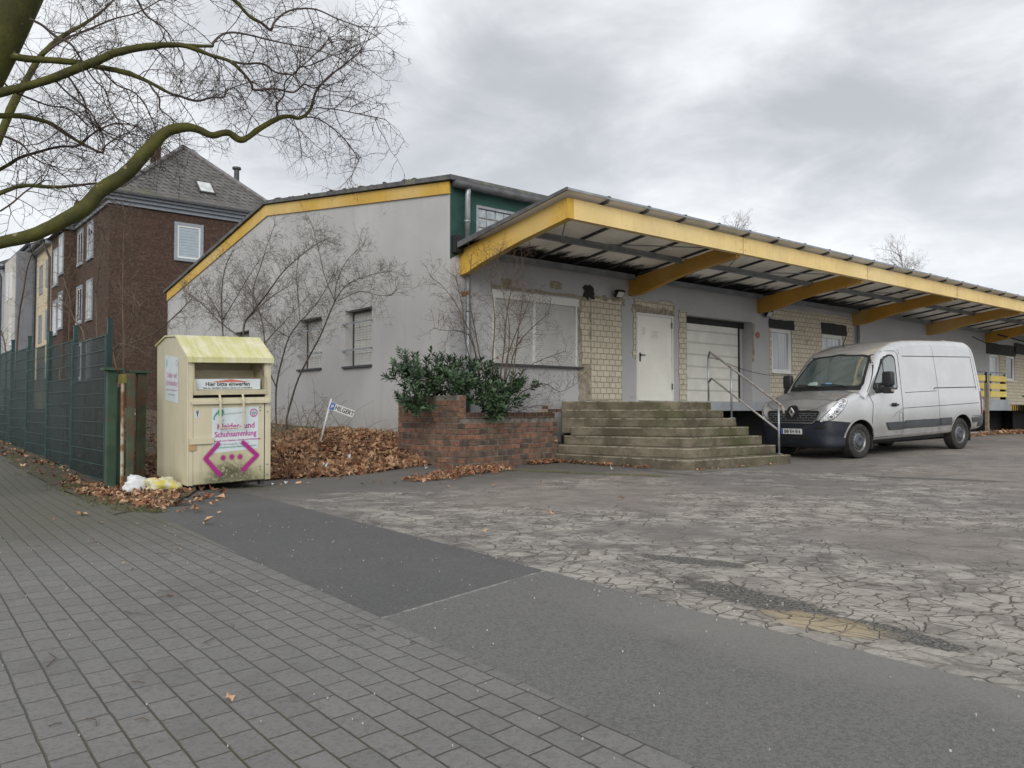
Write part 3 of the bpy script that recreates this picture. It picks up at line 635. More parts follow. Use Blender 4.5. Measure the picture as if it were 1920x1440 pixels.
# ---------------- steps
st=thing('concrete_steps','weathered mossy concrete steps wrapping round the corner up to the white door','steps',(2.1,-1.9,0))
WL=lambda x:-1.41+.206*(x+.77)
Lx=[1.90,1.98,2.20,2.42,2.60,2.60,2.30]; Bx=[2.12,2.55,2.95,3.32,3.64,3.92,4.18]; Rx=[5.14,5.16,5.19,5.24,5.28,5.32,5.34]
for k in range(7):
    y=-3.9+.33*k; z0=.17*k if k else -.1; z1=.17*(k+1)
    L=(Lx[k],WL(Lx[k])+.02) if k<6 else (2.3,-.60)
    if k==6: z0=.55
    bx=.03
    P=[L,(Bx[k]-.04,y+.10),(Bx[k]+.05,y+.01),(Rx[k],y-.02),(Rx[k]+.0,-.02),(L[0]+.62,-.02)]
    mb=MB()
    n=14; Pp=[]
    rr=random.Random(k)
    for i,(p,q) in enumerate(zip(P,P[1:]+P[:1])):
        m=n if i in(0,2) else 1
        for t in range(m):
            f=t/m; jx=rr.uniform(-.012,.012) if 0<t else 0
            Pp.append((p[0]+(q[0]-p[0])*f+jx*(i==0),p[1]+(q[1]-p[1])*f+jx*(i==2)))
    mb.prism(Pp,'z',z0+.001,z1)
    mb.build('step',MT['steps'],st,bevel=.014)
for k in range(7):
    y=-3.78+.33*k; x=Rx[k]+.006
    for c_ in range(2 if k else 1):
        z=.17*k+c_*.085
        mb=MB(); mb.box(x,x+.24-.03*(k%2),y+.02+.04*c_,y+.30+.04*c_,max(.001,z),z+.075,0); mb.build('edge_brick',MT['brick_red'] if k%3 else MT['concrete'],st,bevel=.008)
# side wall under the platform
mb=MB(); 
for k in range(7): 
    y=-3.45+.33*k; mb.box(5.36,5.52,y+.0,y+.329,0.0,.17*(k)+.10)
mb.build('side_wall',MT['brick_red'],st)
# handrail
hr=thing('handrail','grey tubular steel handrail with two rails on the right side of the steps','handrail',(5.1,-3.7,.17))
P1=Vector((5.06,-3.72,.17)); P2=Vector((5.30,-2.48,.85)); P3=Vector((5.55,-1.72,1.19))
for p,h in ((P1,.97),(P2,1.03),(P3,.96)):
    mb=MB(); mb.tube([p-Vector((0,0,.02)),p+Vector((0,0,h))],.021,10); mb.box(p.x-.05,p.x+.05,p.y-.05,p.y+.05,p.z+.0005,p.z+.01); mb.build('post',MT['zinc'],hr,smooth=True)
t1=P1+Vector((0,0,.97)); t2=P2+Vector((0,0,1.03)); dr_=(t2-t1)
end=t2+dr_*.50
rust=simple('rusty_galvanised_tube',(.30,.29,.28),.6,.3,amt=.2,dirt=((.20,.10,.05),9,.5,.65))
mb=MB(); mb.tube([t1-dr_*.10+Vector((0,0,-.13)),t1-dr_*.09+Vector((0,0,-.03)),t1-dr_*.06,t1,t2,end,end+Vector((.05,.04,.004)),P3+Vector((0,0,.95)),P3+Vector((.18,-.03,.95)),P3+Vector((.27,-.04,.93))],.023,10); mb.build('rail',rust,hr,smooth=True)
b1=P1+Vector((0,0,.45)); b2=P2+Vector((0,0,.50)); db=b2-b1; be=b2+db*.46
mb=MB(); mb.tube([b1,b2,be,be+Vector((.04,.03,.003)),P3+Vector((0,0,.42))],.021,10); mb.build('rail',rust,hr,smooth=True)
# rope
mb=MB(); pts=[]; A=P3+Vector((.27,-.04,.93)); B=Vector((11.2,-.3,1.98))
for i in range(21):
    t=i/20; p=A.lerp(B,t); p.z-=.30*4*t*(1-t)*.5; pts.append(p)
mb.tube(pts,.007,5); mb.lathe([(0,-.03),(.03,0),(0,.03)],8,'z',A)
top(mb.build('cable',MT['black_rubber']),'thin dark cable sagging from the handrail across the dock','cable')
# ---------------- planter
pl=thing('brick_planter','angled red brick planter wall with soldier course, left of the concrete steps','planter',(-.8,-1.4,0))
A=Vector((-.95,.25,0)); B=Vector((-.77,-1.41,0)); C_=Vector((1.95,WL(1.95),0))
def wallseg(mb,p,q,z0,z1,th=.24,mi=0):
    d=(q-p); L=d.length; d.normalize(); nrm=Vector((-d.y,d.x,0))
    M=Matrix(((d.x,nrm.x,0,p.x),(d.y,nrm.y,0,p.y),(0,0,1,0),(0,0,0,1)))
    return M,L
def polywall(mb,pts,z0,z1,th):
    ins=[]
    n=len(pts)
    for i,p in enumerate(pts):
        ns=[]
        for a,b in ((i-1,i),(i,i+1)):
            if a>=0 and b<n:
                d=(pts[b]-pts[a]).normalized(); ns.append(Vector((-d.y,d.x,0)))
        nn=sum(ns,Vector())/len(ns); nn=nn/nn.length_squared if len(ns)>1 else nn
        ins.append(p+nn*th)
    P=[(p.x,p.y) for p in pts]+[(p.x,p.y) for p in ins[::-1]]
    mb.prism(P,'z',z0,z1); return ins
mb=MB(); polywall(mb,[A,B,C_],-.15,.86,.24); 
mb.build('wall',MT['mortar'],pl)
Tp=B+(C_-B).normalized()*.14
mb=MB(); polywall(mb,[A,B,Tp],.8605,1.26,.24)
mb.build('raised_wall',MT['mortar'],pl)
d=(C_-Tp).normalized(); nrm=Vector((-d.y,d.x,0)); L=(C_-Tp).length; k=0
mb=MB(); x=.005; r3=random.Random(5)
while x<L-.08:
    M=Matrix(((d.x,nrm.x,0,Tp.x),(d.y,nrm.y,0,Tp.y),(0,0,1,0),(0,0,0,1)))
    jz=r3.uniform(-.006,.006); jy=r3.uniform(-.008,.008)
    mb.box(x,x+.068,-.012+jy,.23+jy,.8608,.965+jz,0,M); x+=.080
mb.build('soldier_course',MT['brick_red'],pl,bevel=.006)
# brick faces laid proud (individual headers with depth on the visible faces)
mb=MB(); r3=random.Random(8)
def facing(p,q,z0,z1):
    d=(q-p); L=d.length; d.normalize(); nrm=Vector((-d.y,d.x,0)); M=Matrix(((d.x,nrm.x,0,p.x),(d.y,nrm.y,0,p.y),(0,0,1,0),(0,0,0,1)))
    z=z0; row=0
    while z<z1-.03:
        x=-.012 if row%2 else -.13; 
        while x<L:
            a=max(x,-.010); b=min(x+.238,L+.004)
            if b-a>.04: 
                o_=r3.uniform(.004,.016); mb.box(a,b-.008,-o_,.01,z+.006+r3.uniform(-.003,.003),z+.088,r3.choice((0,0,1,1,2,3)),M)
            x+=.250
        z+=.098; row+=1
facing(A,B,-.09,1.20); facing(B,C_,-.09,.82); facing(B,Tp,.861,1.24)
def bk(n,c): return simple(n,c,.92,amt=.35,scale=9,bump=.8,bscale=60,dirt=((.075,.062,.05),3.2,.58,.76))
mb.build('facing_bricks',[bk('brick_face_red',(.170,.090,.060)),bk('brick_face_brown',(.138,.088,.062)),bk('brick_face_orange',(.215,.110,.070)),bk('brick_face_dark',(.088,.063,.050))],pl,bevel=.004)
mb=MB(); mb.prism([(-.70,.2),(-.52,-1.15),(1.9,-.62),(2.3,-.03),(-.05,-.03),(-.05,.2)],'z',.3,.90); mb.build('earth',MT['soil'],pl)
for i,(x,y,z,rz) in enumerate(((1.62,-.80,.967,.3),(1.85,-.74,.967,-.2),(1.72,-.76,1.035,.8),(2.08,-.72,.967,1.2))):
    mb=MB(); M=Matrix.Translation((x,y,z))@Matrix.Rotation(rz,4,'Z'); mb.box(-.11,.11,-.055,.055,0,.065,0,M)
    top(mb.build('loose_brick',MT['brick_red'] if i else MT['mortar_rough'],None,bevel=.01),('loose red brick lying crosswise on top of the planter end','loose red brick nearest the steps on the planter end','pale broken brick piled above the others on the planter end','loose red brick touching the top step by the planter')[i],'brick','loose bricks on the planter end')
# ---------------- clothes bin
def bin_():
    A=Vector((-5.49,-2.283,0)); tx,ty,yw=rad(1.67),rad(3.13),rad(-1.47)
    ex=Vector((math.cos(yw)*math.cos(tx),-math.sin(yw)*math.cos(tx),math.sin(tx))); ey=Vector((math.sin(yw)*math.cos(ty),math.cos(yw)*math.cos(ty),math.sin(ty)))
    ey=(ey-ex*ex.dot(ey)).normalized(); ez=ex.cross(ey)
    r=thing('clothing_bin','cream metal clothes collection bin with mossy roof and purple spray paint on its door','clothing bin',(A.x,A.y,0)); r.rotation_euler=Matrix(((ex.x,ey.x,ez.x),(ex.y,ey.y,ez.y),(ex.z,ey.z,ez.z))).to_euler(); r.scale=(.922,.885,.98)
    W_=1.16; D=1.30; z0=.075
    m,g,p=newmat('cream_bin_paint'); o=g.obj(); x,y,z=g.sep(o)
    n=g.noise(o,1.4,5,.6); st=g.noise(g.comb(g.m('MULTIPLY',x,7),g.m('MULTIPLY',y,7),g.m('MULTIPLY',z,.8)),1.3,5,.6)
    c=g.mix(g.step(n,.3,.75),(.60,.555,.405),(.54,.495,.355))
    c=g.mix(g.m('MULTIPLY',g.step(st,.52,.75),.35),c,(.36,.33,.22))
    ax=g.m('ABSOLUTE',g.m('SUBTRACT',x,.60))
    hm=g.m('ADD',g.m('ADD',z,g.m('MULTIPLY',g.m('MULTIPLY',ax,ax),1.6)),g.m('MULTIPLY',g.m('SUBTRACT',g.noise(o,5,6,.75),.5),.42))
    hm=g.m('ADD',hm,g.m('MULTIPLY',g.step(y,.03,.1),9))
    c=g.mix(g.m('MULTIPLY',g.step(hm,.66,.38),.55),c,(.34,.33,.17))
    c=g.mix(g.m('MULTIPLY',g.step(hm,.44,.20),g.step(g.noise(o,26,4,.75),.34,.52)),c,(.055,.056,.032))
    c=g.mix(g.m('MULTIPLY',g.step(z,.30,.10),g.m('MULTIPLY',.5,g.step(n,.3,.6))),c,(.25,.24,.15))
    setp(g,p,c,.5,0,g.bump(g.noise(o,2.5,2,.5),.15,.05),.4); paint=m
    m,g,p=newmat('mossy_cream_roof'); o=g.obj(); x,y,z=g.sep(o)
    st=g.noise(g.comb(g.m('MULTIPLY',x,9),g.m('MULTIPLY',y,1.2),g.m('MULTIPLY',z,1.2)),1.2,6,.65); n=g.noise(o,3,5,.6)
    f=g.step(g.m('ADD',st,g.m('MULTIPLY',n,.4)),.60,.92)
    c=g.mix(f,(.70,.67,.50),(.50,.50,.19)); c=g.mix(g.m('MULTIPLY',g.step(n,.35,.6),.45),c,(.56,.54,.22))
    setp(g,p,c,.7,0,None,.3); roofm=m
    inner=simple('bin_inner_paint',(.50,.45,.31),.55,amt=.15,scale=3)
    zE=1.70; zR=1.945; zB=1.83
    # side profile in (y,z): front y=0, back y=D
    prof=[(0,z0),(D,z0),(D,zB),(D-.41,zR),(.45,zR),(0,zE)]
    def B(name,mb,mat,par=r,**k): return mb.build(name,mat,par,world=False,**k)
    # body: two side panels, back, front frame
    mb=MB(); mb.prism(prof,'x',0,.02); mb.prism(prof,'x',W_-.02,W_); mb.box(.02,W_-.02,D-.02,D,z0,zE); mb.box(.02,W_-.02,.02,D-.02,z0,z0+.02)
    mb.box(.02,.075,0,.03,z0,zE-.01); mb.box(W_-.085,W_-.02,0,.03,z0,zE-.01); mb.box(.075,W_-.085,.0,.03,zE-.05,zE-.01)
    body=B('body',mb,paint,bevel=.006)
    mb=MB(); t=.025
    for (ya,za,yb,zb_) in ((-.045,zE-.03,.45,zR),(.45,zR,D-.41,zR),(D-.41,zR,D+.04,zB-.012)):
        mb.add([Vector((x_,yy,zz+q)) for x_ in (-.02,W_+.02) for (yy,zz,q) in ((ya,za,.004),(yb,zb_,.004),(yb,zb_,t),(ya,za,t))],[(0,1,2,3),(7,6,5,4),(0,4,5,1),(3,2,6,7),(0,3,7,4),(1,5,6,2)])
    mb.box(-.02,W_+.02,-.052,-.046,zE-.075,zE-.012)
    B('roof',mb,roofm)
    # door
    mb=MB(); mb.box(.078,W_-.10,-.006,.02,z0+.012,1.105); door=B('door',mb,paint,bevel=.005)
    mb=MB(); mb.box(.045,W_-.035,-.045,-.001,1.11,1.135); mb.box(.045,W_-.035,-.05,-.043,1.10,1.14); mb.box(.075,W_-.09,.0,.03,1.135,1.175); B('ledge',mb,paint)
    mb=MB(); mb.box(.02,.34,-.03,-.008,.60,.67); mb.box(.02,.34,-.034,-.031,.598,.672); B('lock_bar',mb,paint,door)
    mb=MB(); mb.box(.02,.11,-.02,-.001,.52,.595); B('lock_plate',mb,simple('tan_plastic',(.42,.28,.15),.6),door)
    # hatch recess
    dark=MT['black']
    mb=MB(); mb.box(.08,W_-.09,.05,.06,1.176,1.26); B('gap',mb,dark)
    mb=MB(); mb.box(.075,.09,.0,.5,1.24,zE-.05); mb.box(W_-.10,W_-.085,.0,.5,1.24,zE-.05); mb.box(.09,W_-.10,.49,.5,1.50,zE-.04)
    mb.box(.09,W_-.10,.0,.5,zE-.052,zE-.04)
    B('chute',mb,inner)
    mb=MB(); n=8; pp=[]
    for i in range(n+1):
        a=i/n*math.pi/2; pp.append((.05+.34*math.sin(a),1.25+.27*(1-math.cos(a))))
    pp2=pp+[(y_+.012,z_-.012) for y_,z_ in pp[::-1]]
    mb.prism([(y_,z_) for y_,z_ in pp2],'x',.092,W_-.102)
    mb.box(.08,W_-.075,-.035,.05,1.215,1.275); mb.box(.08,.10,-.035,.02,1.275,1.36)
    mb.prism([(-.035,1.275),(.40,1.275),(.40,1.62),(.22,1.66),(.10,1.62),(-.033,1.44)],'x',W_-.10,W_-.088)
    mb.prism([(-.035,1.275),(.25,1.275),(.10,1.50),(-.033,1.38)],'x',.088,.098)
    hat=B('hatch',mb,inner,smooth=False)
    wht=simple('poster_white',(.60,.66,.68),.6,amt=.06,bump=0); mag=simple('magenta_print',(.42,.06,.28),.7,amt=.15,bump=0); teal=simple('teal_print',(.06,.33,.24),.7,amt=.15,bump=0); blk=simple('black_print',(.02,.02,.02),.7,bump=0); red=simple('red_print',(.52,.16,.12),.7,amt=.2,bump=0); gryp=simple('grey_print',(.33,.36,.38),.7,bump=0); fade=simple('faded_pink_print',(.55,.33,.47),.7,bump=0); fteal=simple('faded_teal_print',(.28,.50,.48),.7,bump=0)
    # hatch sign on curved hatch: slightly inclined plate in front
    Mh=frameM((0,0,0),(1,0,0),(0,0,1))
    mb=MB(); mb.box(.10,W_-.14,.045,.048,1.28,1.415); 
    Mt=frameM((.56,.0425,1.325),(1,0,0),(0,0,1)); text_mb(mb,'Hier bitte einwerfen',.075,Mt,1,.0015)
    text_mb(mb,'bitte nur waschbare Kleidung, Schuhe und verwendbare',.03,frameM((.56,.0425,1.291),(1,0,0),(0,0,1)),1,.0006)
    mb.add([Vector((.30,.043,1.372)),Vector((.60,.043,1.412)),Vector((.88,.043,1.372))],[(0,1,2)],2)
    B('hatch_sign',mb,[wht,blk,red],hat)
    # handles (two bent flat bars)
    mb=MB()
    for hx in (.40,.72):
        mb.box(hx,hx+.028,-.075,-.07,.80,1.14); mb.add([Vector((xx,yy,zz)) for xx in (hx,hx+.028) for (yy,zz) in ((-.075,1.14),(-.035,1.225),(-.030,1.225),(-.07,1.14))],[(0,1,2,3),(7,6,5,4),(0,4,5,1),(3,2,6,7),(0,3,7,4),(1,5,6,2)])
    mb.box(.40,.748,-.075,-.07,.785,.80)
    B('handle',mb,paint,hat)
    # poster on door
    mb=MB(); mb.add([Vector((.325,-.0085,1.045)),Vector((.975,-.0085,1.050)),Vector((.970,-.0085,.50)),Vector((.320,-.0085,.47))],[(3,2,1,0)],0)
    text_mb(mb,'Kleider- und',.105,frameM((.655,-.0110,.775),(1,0,.01),(0,0,1)),1,.0022)
    text_mb(mb,'Schuhsammlung',.100,frameM((.650,-.0110,.675),(1,0,.01),(0,0,1)),1,.0022,sx=.92)
    text_mb(mb,'Gesammelt wird: Kleidung, Schuhe und Federbetten',.034,frameM((.65,-.0110,.615),(1,0,.01),(0,0,1)),1,.0006)
    text_mb(mb,'Am Glockengarten, Tel. 02327',.034,frameM((.63,-.0110,.568),(1,0,.01),(0,0,1)),3,.0004)
    text_mb(mb,'keine haushaltsfremden Materialien einwerfen',.032,frameM((.65,-.0110,.53),(1,0,.01),(0,0,1)),2,.0004)
    # globe continents
    for poly in ([(.34,.93),(.37,.98),(.41,1.01),(.40,.97),(.36,.93),(.36,.89),(.34,.90)],[(.40,1.02),(.47,1.03),(.49,.99),(.47,.95),(.44,.90),(.42,.94),(.405,.97)],[(.47,.87),(.49,.89),(.48,.90)]):
        mb.add([Vector((x_,-.0108,z_)) for x_,z_ in poly],[tuple(range(len(poly)))],2)
    def ring(cx,cz,r0,r1,mi,y=-.0108,n=28):
        vs=[Vector((cx+rr*math.cos(2*math.pi*i/n),y,cz+rr*math.sin(2*math.pi*i/n))) for i in range(n) for rr in (r0,r1)]
        mb.add(vs,[(2*i,2*i+1,2*((i+1)%n)+1,2*((i+1)%n)) for i in range(n)],mi)
    ring(.905,.97,.046,.055,1); ring(.905,.97,.041,.043,1)
    mb.box(.872,.938,-.0112,-.0105,.962,.978,2)
    for zz in (.992,.948,.935): mb.box(.882,.928,-.0112,-.0105,zz,zz+.005,1)
    text_mb(mb,'gemeinnuetzige Sammlung',.03,frameM((.63,-.0110,.965),(1,0,.06),(0,0,1)),3,.0004)
    B('door_poster',mb,[wht,mag,teal,gryp],door)
    mb=MB(); mb.box(.10,.155,-.009,-.0075,.93,1.03,0); mb.box(.112,.143,-.0112,-.0095,.985,1.0,1); mb.box(.122,.133,-.0112,-.0095,.945,.985,1); mb.box(.110,.145,-.0112,-.0095,1.008,1.02,1); B('sticker',mb,[wht,blk],door)
    # side poster (on left side panel)
    mb=MB(); mb.add([Vector((-.003,.36,1.68)),Vector((-.003,.92,1.72)),Vector((-.003,.92,1.12)),Vector((-.003,.36,1.10))],[(0,1,2,3)],0)
    text_mb(mb,'Kleider- und',.10,frameM((-.0045,.64,1.42),(0,-1,0),(0,0,1)),1,.003,sx=.85)
    text_mb(mb,'Schuhsammlung',.10,frameM((-.0045,.64,1.32),(0,-1,0),(0,0,1)),1,.003,sx=.78)
    text_mb(mb,'Gesammelt wird: Kleidung, Schuhe',.035,frameM((-.0045,.64,1.25),(0,-1,0),(0,0,1)),1,.0006)
    text_mb(mb,'Am Glockengarten',.035,frameM((-.0045,.64,1.19),(0,-1,0),(0,0,1)),2,.0006)
    mb.add([Vector((-.0045,y_,z_)) for y_,z_ in ((.86,1.66),(.90,1.60),(.87,1.54),(.82,1.56),(.80,1.62),(.83,1.66))],[(0,1,2,3,4,5)],2)
    vs=[Vector((-.0045,.43+rr*math.cos(2*math.pi*i/20),1.61+rr*math.sin(2*math.pi*i/20))) for i in range(20) for rr in (.034,.042)]
    mb.add(vs,[(2*i,2*i+1,2*((i+1)%20)+1,2*((i+1)%20)) for i in range(20)],1)
    B('side_poster',mb,[wht,fade,fteal])
    # graffiti : sprayed strokes as thin tapering film
    m,g,p=newmat('purple_spray'); o=g.obj()
    segs=[((.405,.585),(.235,.41)),((.235,.41),(.425,.195)),((.755,.585),(.955,.41)),((.955,.41),(.755,.235))]
    x,y,z=g.sep(o); dist=None
    def sd_(a,b):
        bx,bz=b[0]-a[0],b[1]-a[1]; L2=bx*bx+bz*bz
        px=g.m('SUBTRACT',x,a[0]); pz=g.m('SUBTRACT',z,a[1])
        t=g.m('DIVIDE',g.m('ADD',g.m('MULTIPLY',px,bx),g.m('MULTIPLY',pz,bz)),L2 if L2>0 else 1,clamp=True) if L2>0 else 0.0
        qx=g.m('SUBTRACT',px,g.m('MULTIPLY',t,bx)); qz=g.m('SUBTRACT',pz,g.m('MULTIPLY',t,bz))
        return g.m('SQRT',g.m('ADD',g.m('MULTIPLY',qx,qx),g.m('MULTIPLY',qz,qz)))
    for a,b in segs:
        d_=sd_(a,b); dist=d_ if dist is None else g.m('MINIMUM',dist,d_)
    for a in ((.475,.405),(.595,.41),(.71,.405)):
        d_=sd_(a,(a[0]+.001,a[1]+.001)); dist=g.m('MINIMUM',dist,g.m('ADD',d_,-.003))
    al=g.m('ADD',g.m('MULTIPLY',g.step(dist,.030,.020),.85),g.m('MULTIPLY',g.step(dist,.055,.02),.35),clamp=True)
    al=g.m('MULTIPLY',al,g.step(g.noise(o,160,2,.6),.15,.5))
    setp(g,p,g.mix(g.noise(o,14,3,.6),(.32,.015,.17),(.42,.03,.25)),.7,alpha=al)
    mb=MB(); mb.quad((.16,-.0135,.13),(1.03,-.0135,.13),(1.03,-.0135,.68),(.16,-.0135,.68)); B('spray_paint_tag',mb,m,door)
    # feet, bolts
    for fx,fy in ((.07,.05),(W_-.13,.05),(.07,D-.15),(W_-.13,D-.15)):
        mb=MB(); mb.box(fx,fx+.06,fy,fy+.10,.008,z0); B('foot',mb,MT['darkgrey'])
    mb=MB()
    for (bx,bz) in ((W_-.05,1.10),(W_-.05,.98),(W_-.05,.28),(W_-.05,.14),(W_-.16,1.04),(W_-.16,1.00),(W_-.16,.26),(W_-.16,.22)):
        mb.lathe([(0,-.008),(.010,-.007),(.012,.0)],8,'y',(bx,-.006 if bx<1.05 else 0,bz))
    B('bolt',mb,MT['zinc'])
    mb=MB(); mb.box(W_-.098,W_-.094,-.004,.0,z0,1.1); B('door_gap',mb,MT['darkgrey'],door)
bin_()
# ---------------- wire fence
gp=simple('green_powder_coat',(.008,.038,.034),.5,amt=.25,scale=3)
m,g_,p=newmat('dark_privacy_sheet'); o_=g_.obj(); x_,y_,z_=g_.sep(o_)
nn=g_.noise(g_.comb(x_,g_.m('MULTIPLY',y_,3),g_.m('MULTIPLY',z_,.5)),1.4,5,.6)
c_=g_.mix(g_.step(nn,.4,.7),(.007,.014,.015),(.020,.030,.029)); setp(g_,p,c_,.5,0,None,.4,alpha=.62); PRIV=m
gpl=simple('worn_green_wire',(.035,.085,.078),.5,amt=.25,scale=3,bump=0)
STRIP=simple('torn_pale_strip',(.20,.22,.21),.7,amt=.3,scale=8,bump=0)
fen=thing('wire_fence','dark green double wire mesh fence with privacy sheeting and tall posts along the pavement','fence',(-6.05,-1.4,0))
FX=-6.05; fy=[-.62,1.5,3.55,5.65,7.7,9.8,11.9,14.0,16.1,18.2,20.3,22.4]
first=[]
def gz(y): return terrain(-6.3,y)
for y in fy:
    mb=MB(); mb.box(FX+.01,FX+.07,y-.03,y+.03,gz(y)-.1,gz(y)+2.22); mb.box(FX+.005,FX+.075,y-.035,y+.035,gz(y)+2.22,gz(y)+2.24); mb.build('post',gp,fen)
ed=first+fy
for a,b in zip(ed[:-1],ed[1:]):
    mb=MB(); za=gz((a+b)/2)
    for k in range(11): 
        zz=za+.02+k*.195
        mb.tube([(FX-.008,a+.02,zz),(FX-.008,b-.02,zz)],.0045,4); mb.tube([(FX+.006,a+.02,zz),(FX+.006,b-.02,zz)],.0045,4)
    n=int((b-a)/.05)
    for k in range(n+1):
        yy=a+.02+(b-a-.04)*k/n; mb.tube([(FX-.001,yy,za+.0),(FX-.001,yy,za+1.99)],.0018,3,1,cap=False)
    mb.tube([(FX-.004,a+.01,za-.05),(FX-.004,a+.01,za+2.0)],.010,4)
    mb.build('mesh_panel',[gpl,gp],fen)
    mb=MB(); r4=random.Random(int(a*7)+99)
    # torn privacy strips : vertical gaps
    y=a+.03
    while y<b-.05:
        w=r4.uniform(.12,.34); e=min(y+w,b-.03)
        mb.box(FX+.010,FX+.013,y,e,za+.03,za+1.97 if r4.random()<.8 else za+1.4); y=e+(.0 if r4.random()<.6 else r4.uniform(.012,.04))
    for k in range(r4.randint(4,8)):
        y=r4.uniform(a+.1,b-.1); z_0=za+r4.choice((.05,.3,1.0)); mb.box(FX+.0145,FX+.016,y,y+r4.uniform(.012,.035),z_0,z_0+r4.uniform(.5,1.0),1)
    mb.build('privacy_sheet',[PRIV,STRIP],fen)
# ---------------- gate posts
gpaint=simple('flaking_green_paint',(.035,.075,.045),.65,amt=.3,scale=3,dirt=((.11,.045,.02),5,.55,.68))
gpaint2=simple('rusty_green_paint',(.050,.070,.038),.7,amt=.35,scale=4,dirt=((.10,.035,.015),3,.45,.62))
ruststeel=simple('rusty_white_bar',(.45,.42,.34),.7,amt=.15,scale=3,dirt=((.22,.09,.03),5,.42,.58))
t=thing('gate_post','square olive green steel gate post with flat cap beside the end of the wire fence','gate post',(-6.13,-1.25,0),group='old gate posts')
mb=MB(); mb.box(-6.185,-6.075,-1.32,-1.21,-.05,1.51); mb.build('post',gpaint,t,bevel=.008)
mb=MB(); mb.box(-6.24,-6.00,-1.38,-1.15,1.511,1.545); mb.build('cap',gpaint,t)
mb=MB(); mb.box(-6.055,-6.0,-1.30,-1.22,1.36,1.50); mb.build('hinge_block',gpaint,t)
t=thing('folded_gate','rusted olive green gate leaf with white bar folded beside the plastic bags','gate',(-5.98,-1.70,0))
mb=MB(); mb.box(-6.045,-5.965,-1.735,-1.665,.0,1.46); mb.build('stile',gpaint2,t,bevel=.006)
mb=MB(); mb.box(-6.075,-6.01,-1.66,-1.36,1.34,1.46); mb.build('top_rail',simple('yellow_green_paint',(.16,.14,.03),.7,amt=.3),t)
mb=MB(); mb.tube([(-6.065,-1.60,.02),(-6.075,-1.60,1.34)],.022,8); mb.build('bar',ruststeel,t)
mb=MB(); mb.tube([(-5.93,-1.05,.05),(-5.93,-1.02,1.36)],.02,8); mb.build('bar',ruststeel,t)
mb=MB(); mb.box(-5.964,-5.958,-1.73,-1.67,.60,.86); mb.lathe([(0,-.02),(.02,-.02),(.02,.0)],8,'x',(-5.955,-1.70,.80)); mb.build('lock_plate',simple('rust',(.10,.045,.025),.8,amt=.4,scale=20),t)
mb=MB(); mb.box(-6.04,-5.95,-1.20,-1.10,.0,1.30); mb.build('back_stile',gpaint,t)
t=thing('gate_post','rust streaked square green gate post with broken cap nearest the clothes bin','gate post',(-5.45,-.55,0),group='old gate posts')
mb=MB(); mb.box(-5.63,-5.52,-.58,-.47,-.05,1.52); mb.build('post',gpaint2,t,bevel=.008)
mb=MB(); mb.box(-5.75,-5.46,-.62,-.42,1.521,1.552); mb.build('cap',gpaint,t)
# ---------------- plastic bags
def bag(name,c,size,mat,label,cat,seed,strip=None):
    n=30; m_=18; mb=MB(); vs=[]
    for i in range(n):
        for j in range(m_+1):
            a=2*math.pi*i/n; b=math.pi*j/m_
            v=Vector((math.cos(a)*math.sin(b)*size[0],math.sin(a)*math.sin(b)*size[1],math.cos(b)*size[2]))
            k=1+.7*noise.noise(v*6+Vector((seed,0,0)))+.55*(abs(noise.noise(v*15+Vector((seed,3,0))))-.2)+.35*(abs(noise.noise(v*34+Vector((seed,7,0))))-.2)
            v=v*k; v.z=max(v.z+size[2]*.72,0.004); vs.append(v+Vector(c))
    fs=[(i*(m_+1)+j,((i+1)%n)*(m_+1)+j,((i+1)%n)*(m_+1)+j+1,i*(m_+1)+j+1) for i in range(n) for j in range(m_)]
    mb.add(vs,fs); o=mb.build(name,mat,None,smooth=True)
    return top(o,label,cat,'rubbish bags between gate and bin')
m,g_,p=newmat('crumpled_yellow_bag'); o_=g_.obj(); n_=g_.noise(o_,7,4,.6)
c_=g_.mix(g_.step(n_,.52,.60),(.62,.60,.42),(.62,.52,.10)); c_=g_.mix(g_.step(g_.noise(g_.vadd(o_,(3,1,2)),8,3,.6),.60,.64),c_,(.62,.12,.05))
setp(g_,p,c_,.35,0,g_.bump(g_.noise(o_,24,4,.7),.8,.02),.5); YB=m
wb=simple('white_plastic_film',(.66,.67,.70),.4,amt=.1,scale=8,bump=.9,bscale=22)
bag('plastic_bag',(-5.72,-2.0,.015),(.21,.13,.09),YB,'crumpled yellow and red plastic bag lying against the clothes bin','plastic bag',3)
bag('plastic_bag',(-6.0,-1.92,.01),(.11,.08,.11),wb,'crumpled white plastic bag at the foot of the rusty gate','plastic bag',9)
# ---------------- parking sign
sg=thing('parking_sign','small white sign with blue P and name on a tilted grey post in the leaves','sign',(-2.02,1.27,terrain(-2.02,1.27)))
S0=Vector((-2.02,1.27,terrain(-2.02,1.27)-.0)); 
px_=Vector((math.cos(rad(39.3)),-math.sin(rad(39.3)),0))   # facing the street obliquely
up_=(Vector((0,0,1))*math.cos(rad(14))+px_*math.sin(rad(14)))
rt_=(px_*math.cos(rad(20))-Vector((0,0,1))*math.sin(rad(20)))
nf=px_.cross(Vector((0,0,1)))*1.0
mb=MB(); mb.tube([S0-up_*.1,S0+up_*.90],.019,8); mb.build('post',MT['white'],sg,smooth=True)
O=S0+up_*.71+nf*.022
M=frameM(O,rt_,up_-rt_*up_.dot(rt_))
mb=MB(); mb.box(0,.47,0,.135,-.003,.003,0,M); pn=mb.build('plate',MT['white'],sg)
mb=MB(); M2=M@Matrix.Translation((0,0,.0035)); mb.add([M2@Vector(v) for v in ((.004,.004,0),(.095,.004,0),(.095,.131,0),(.004,.131,0))],[(0,1,2,3)],0)
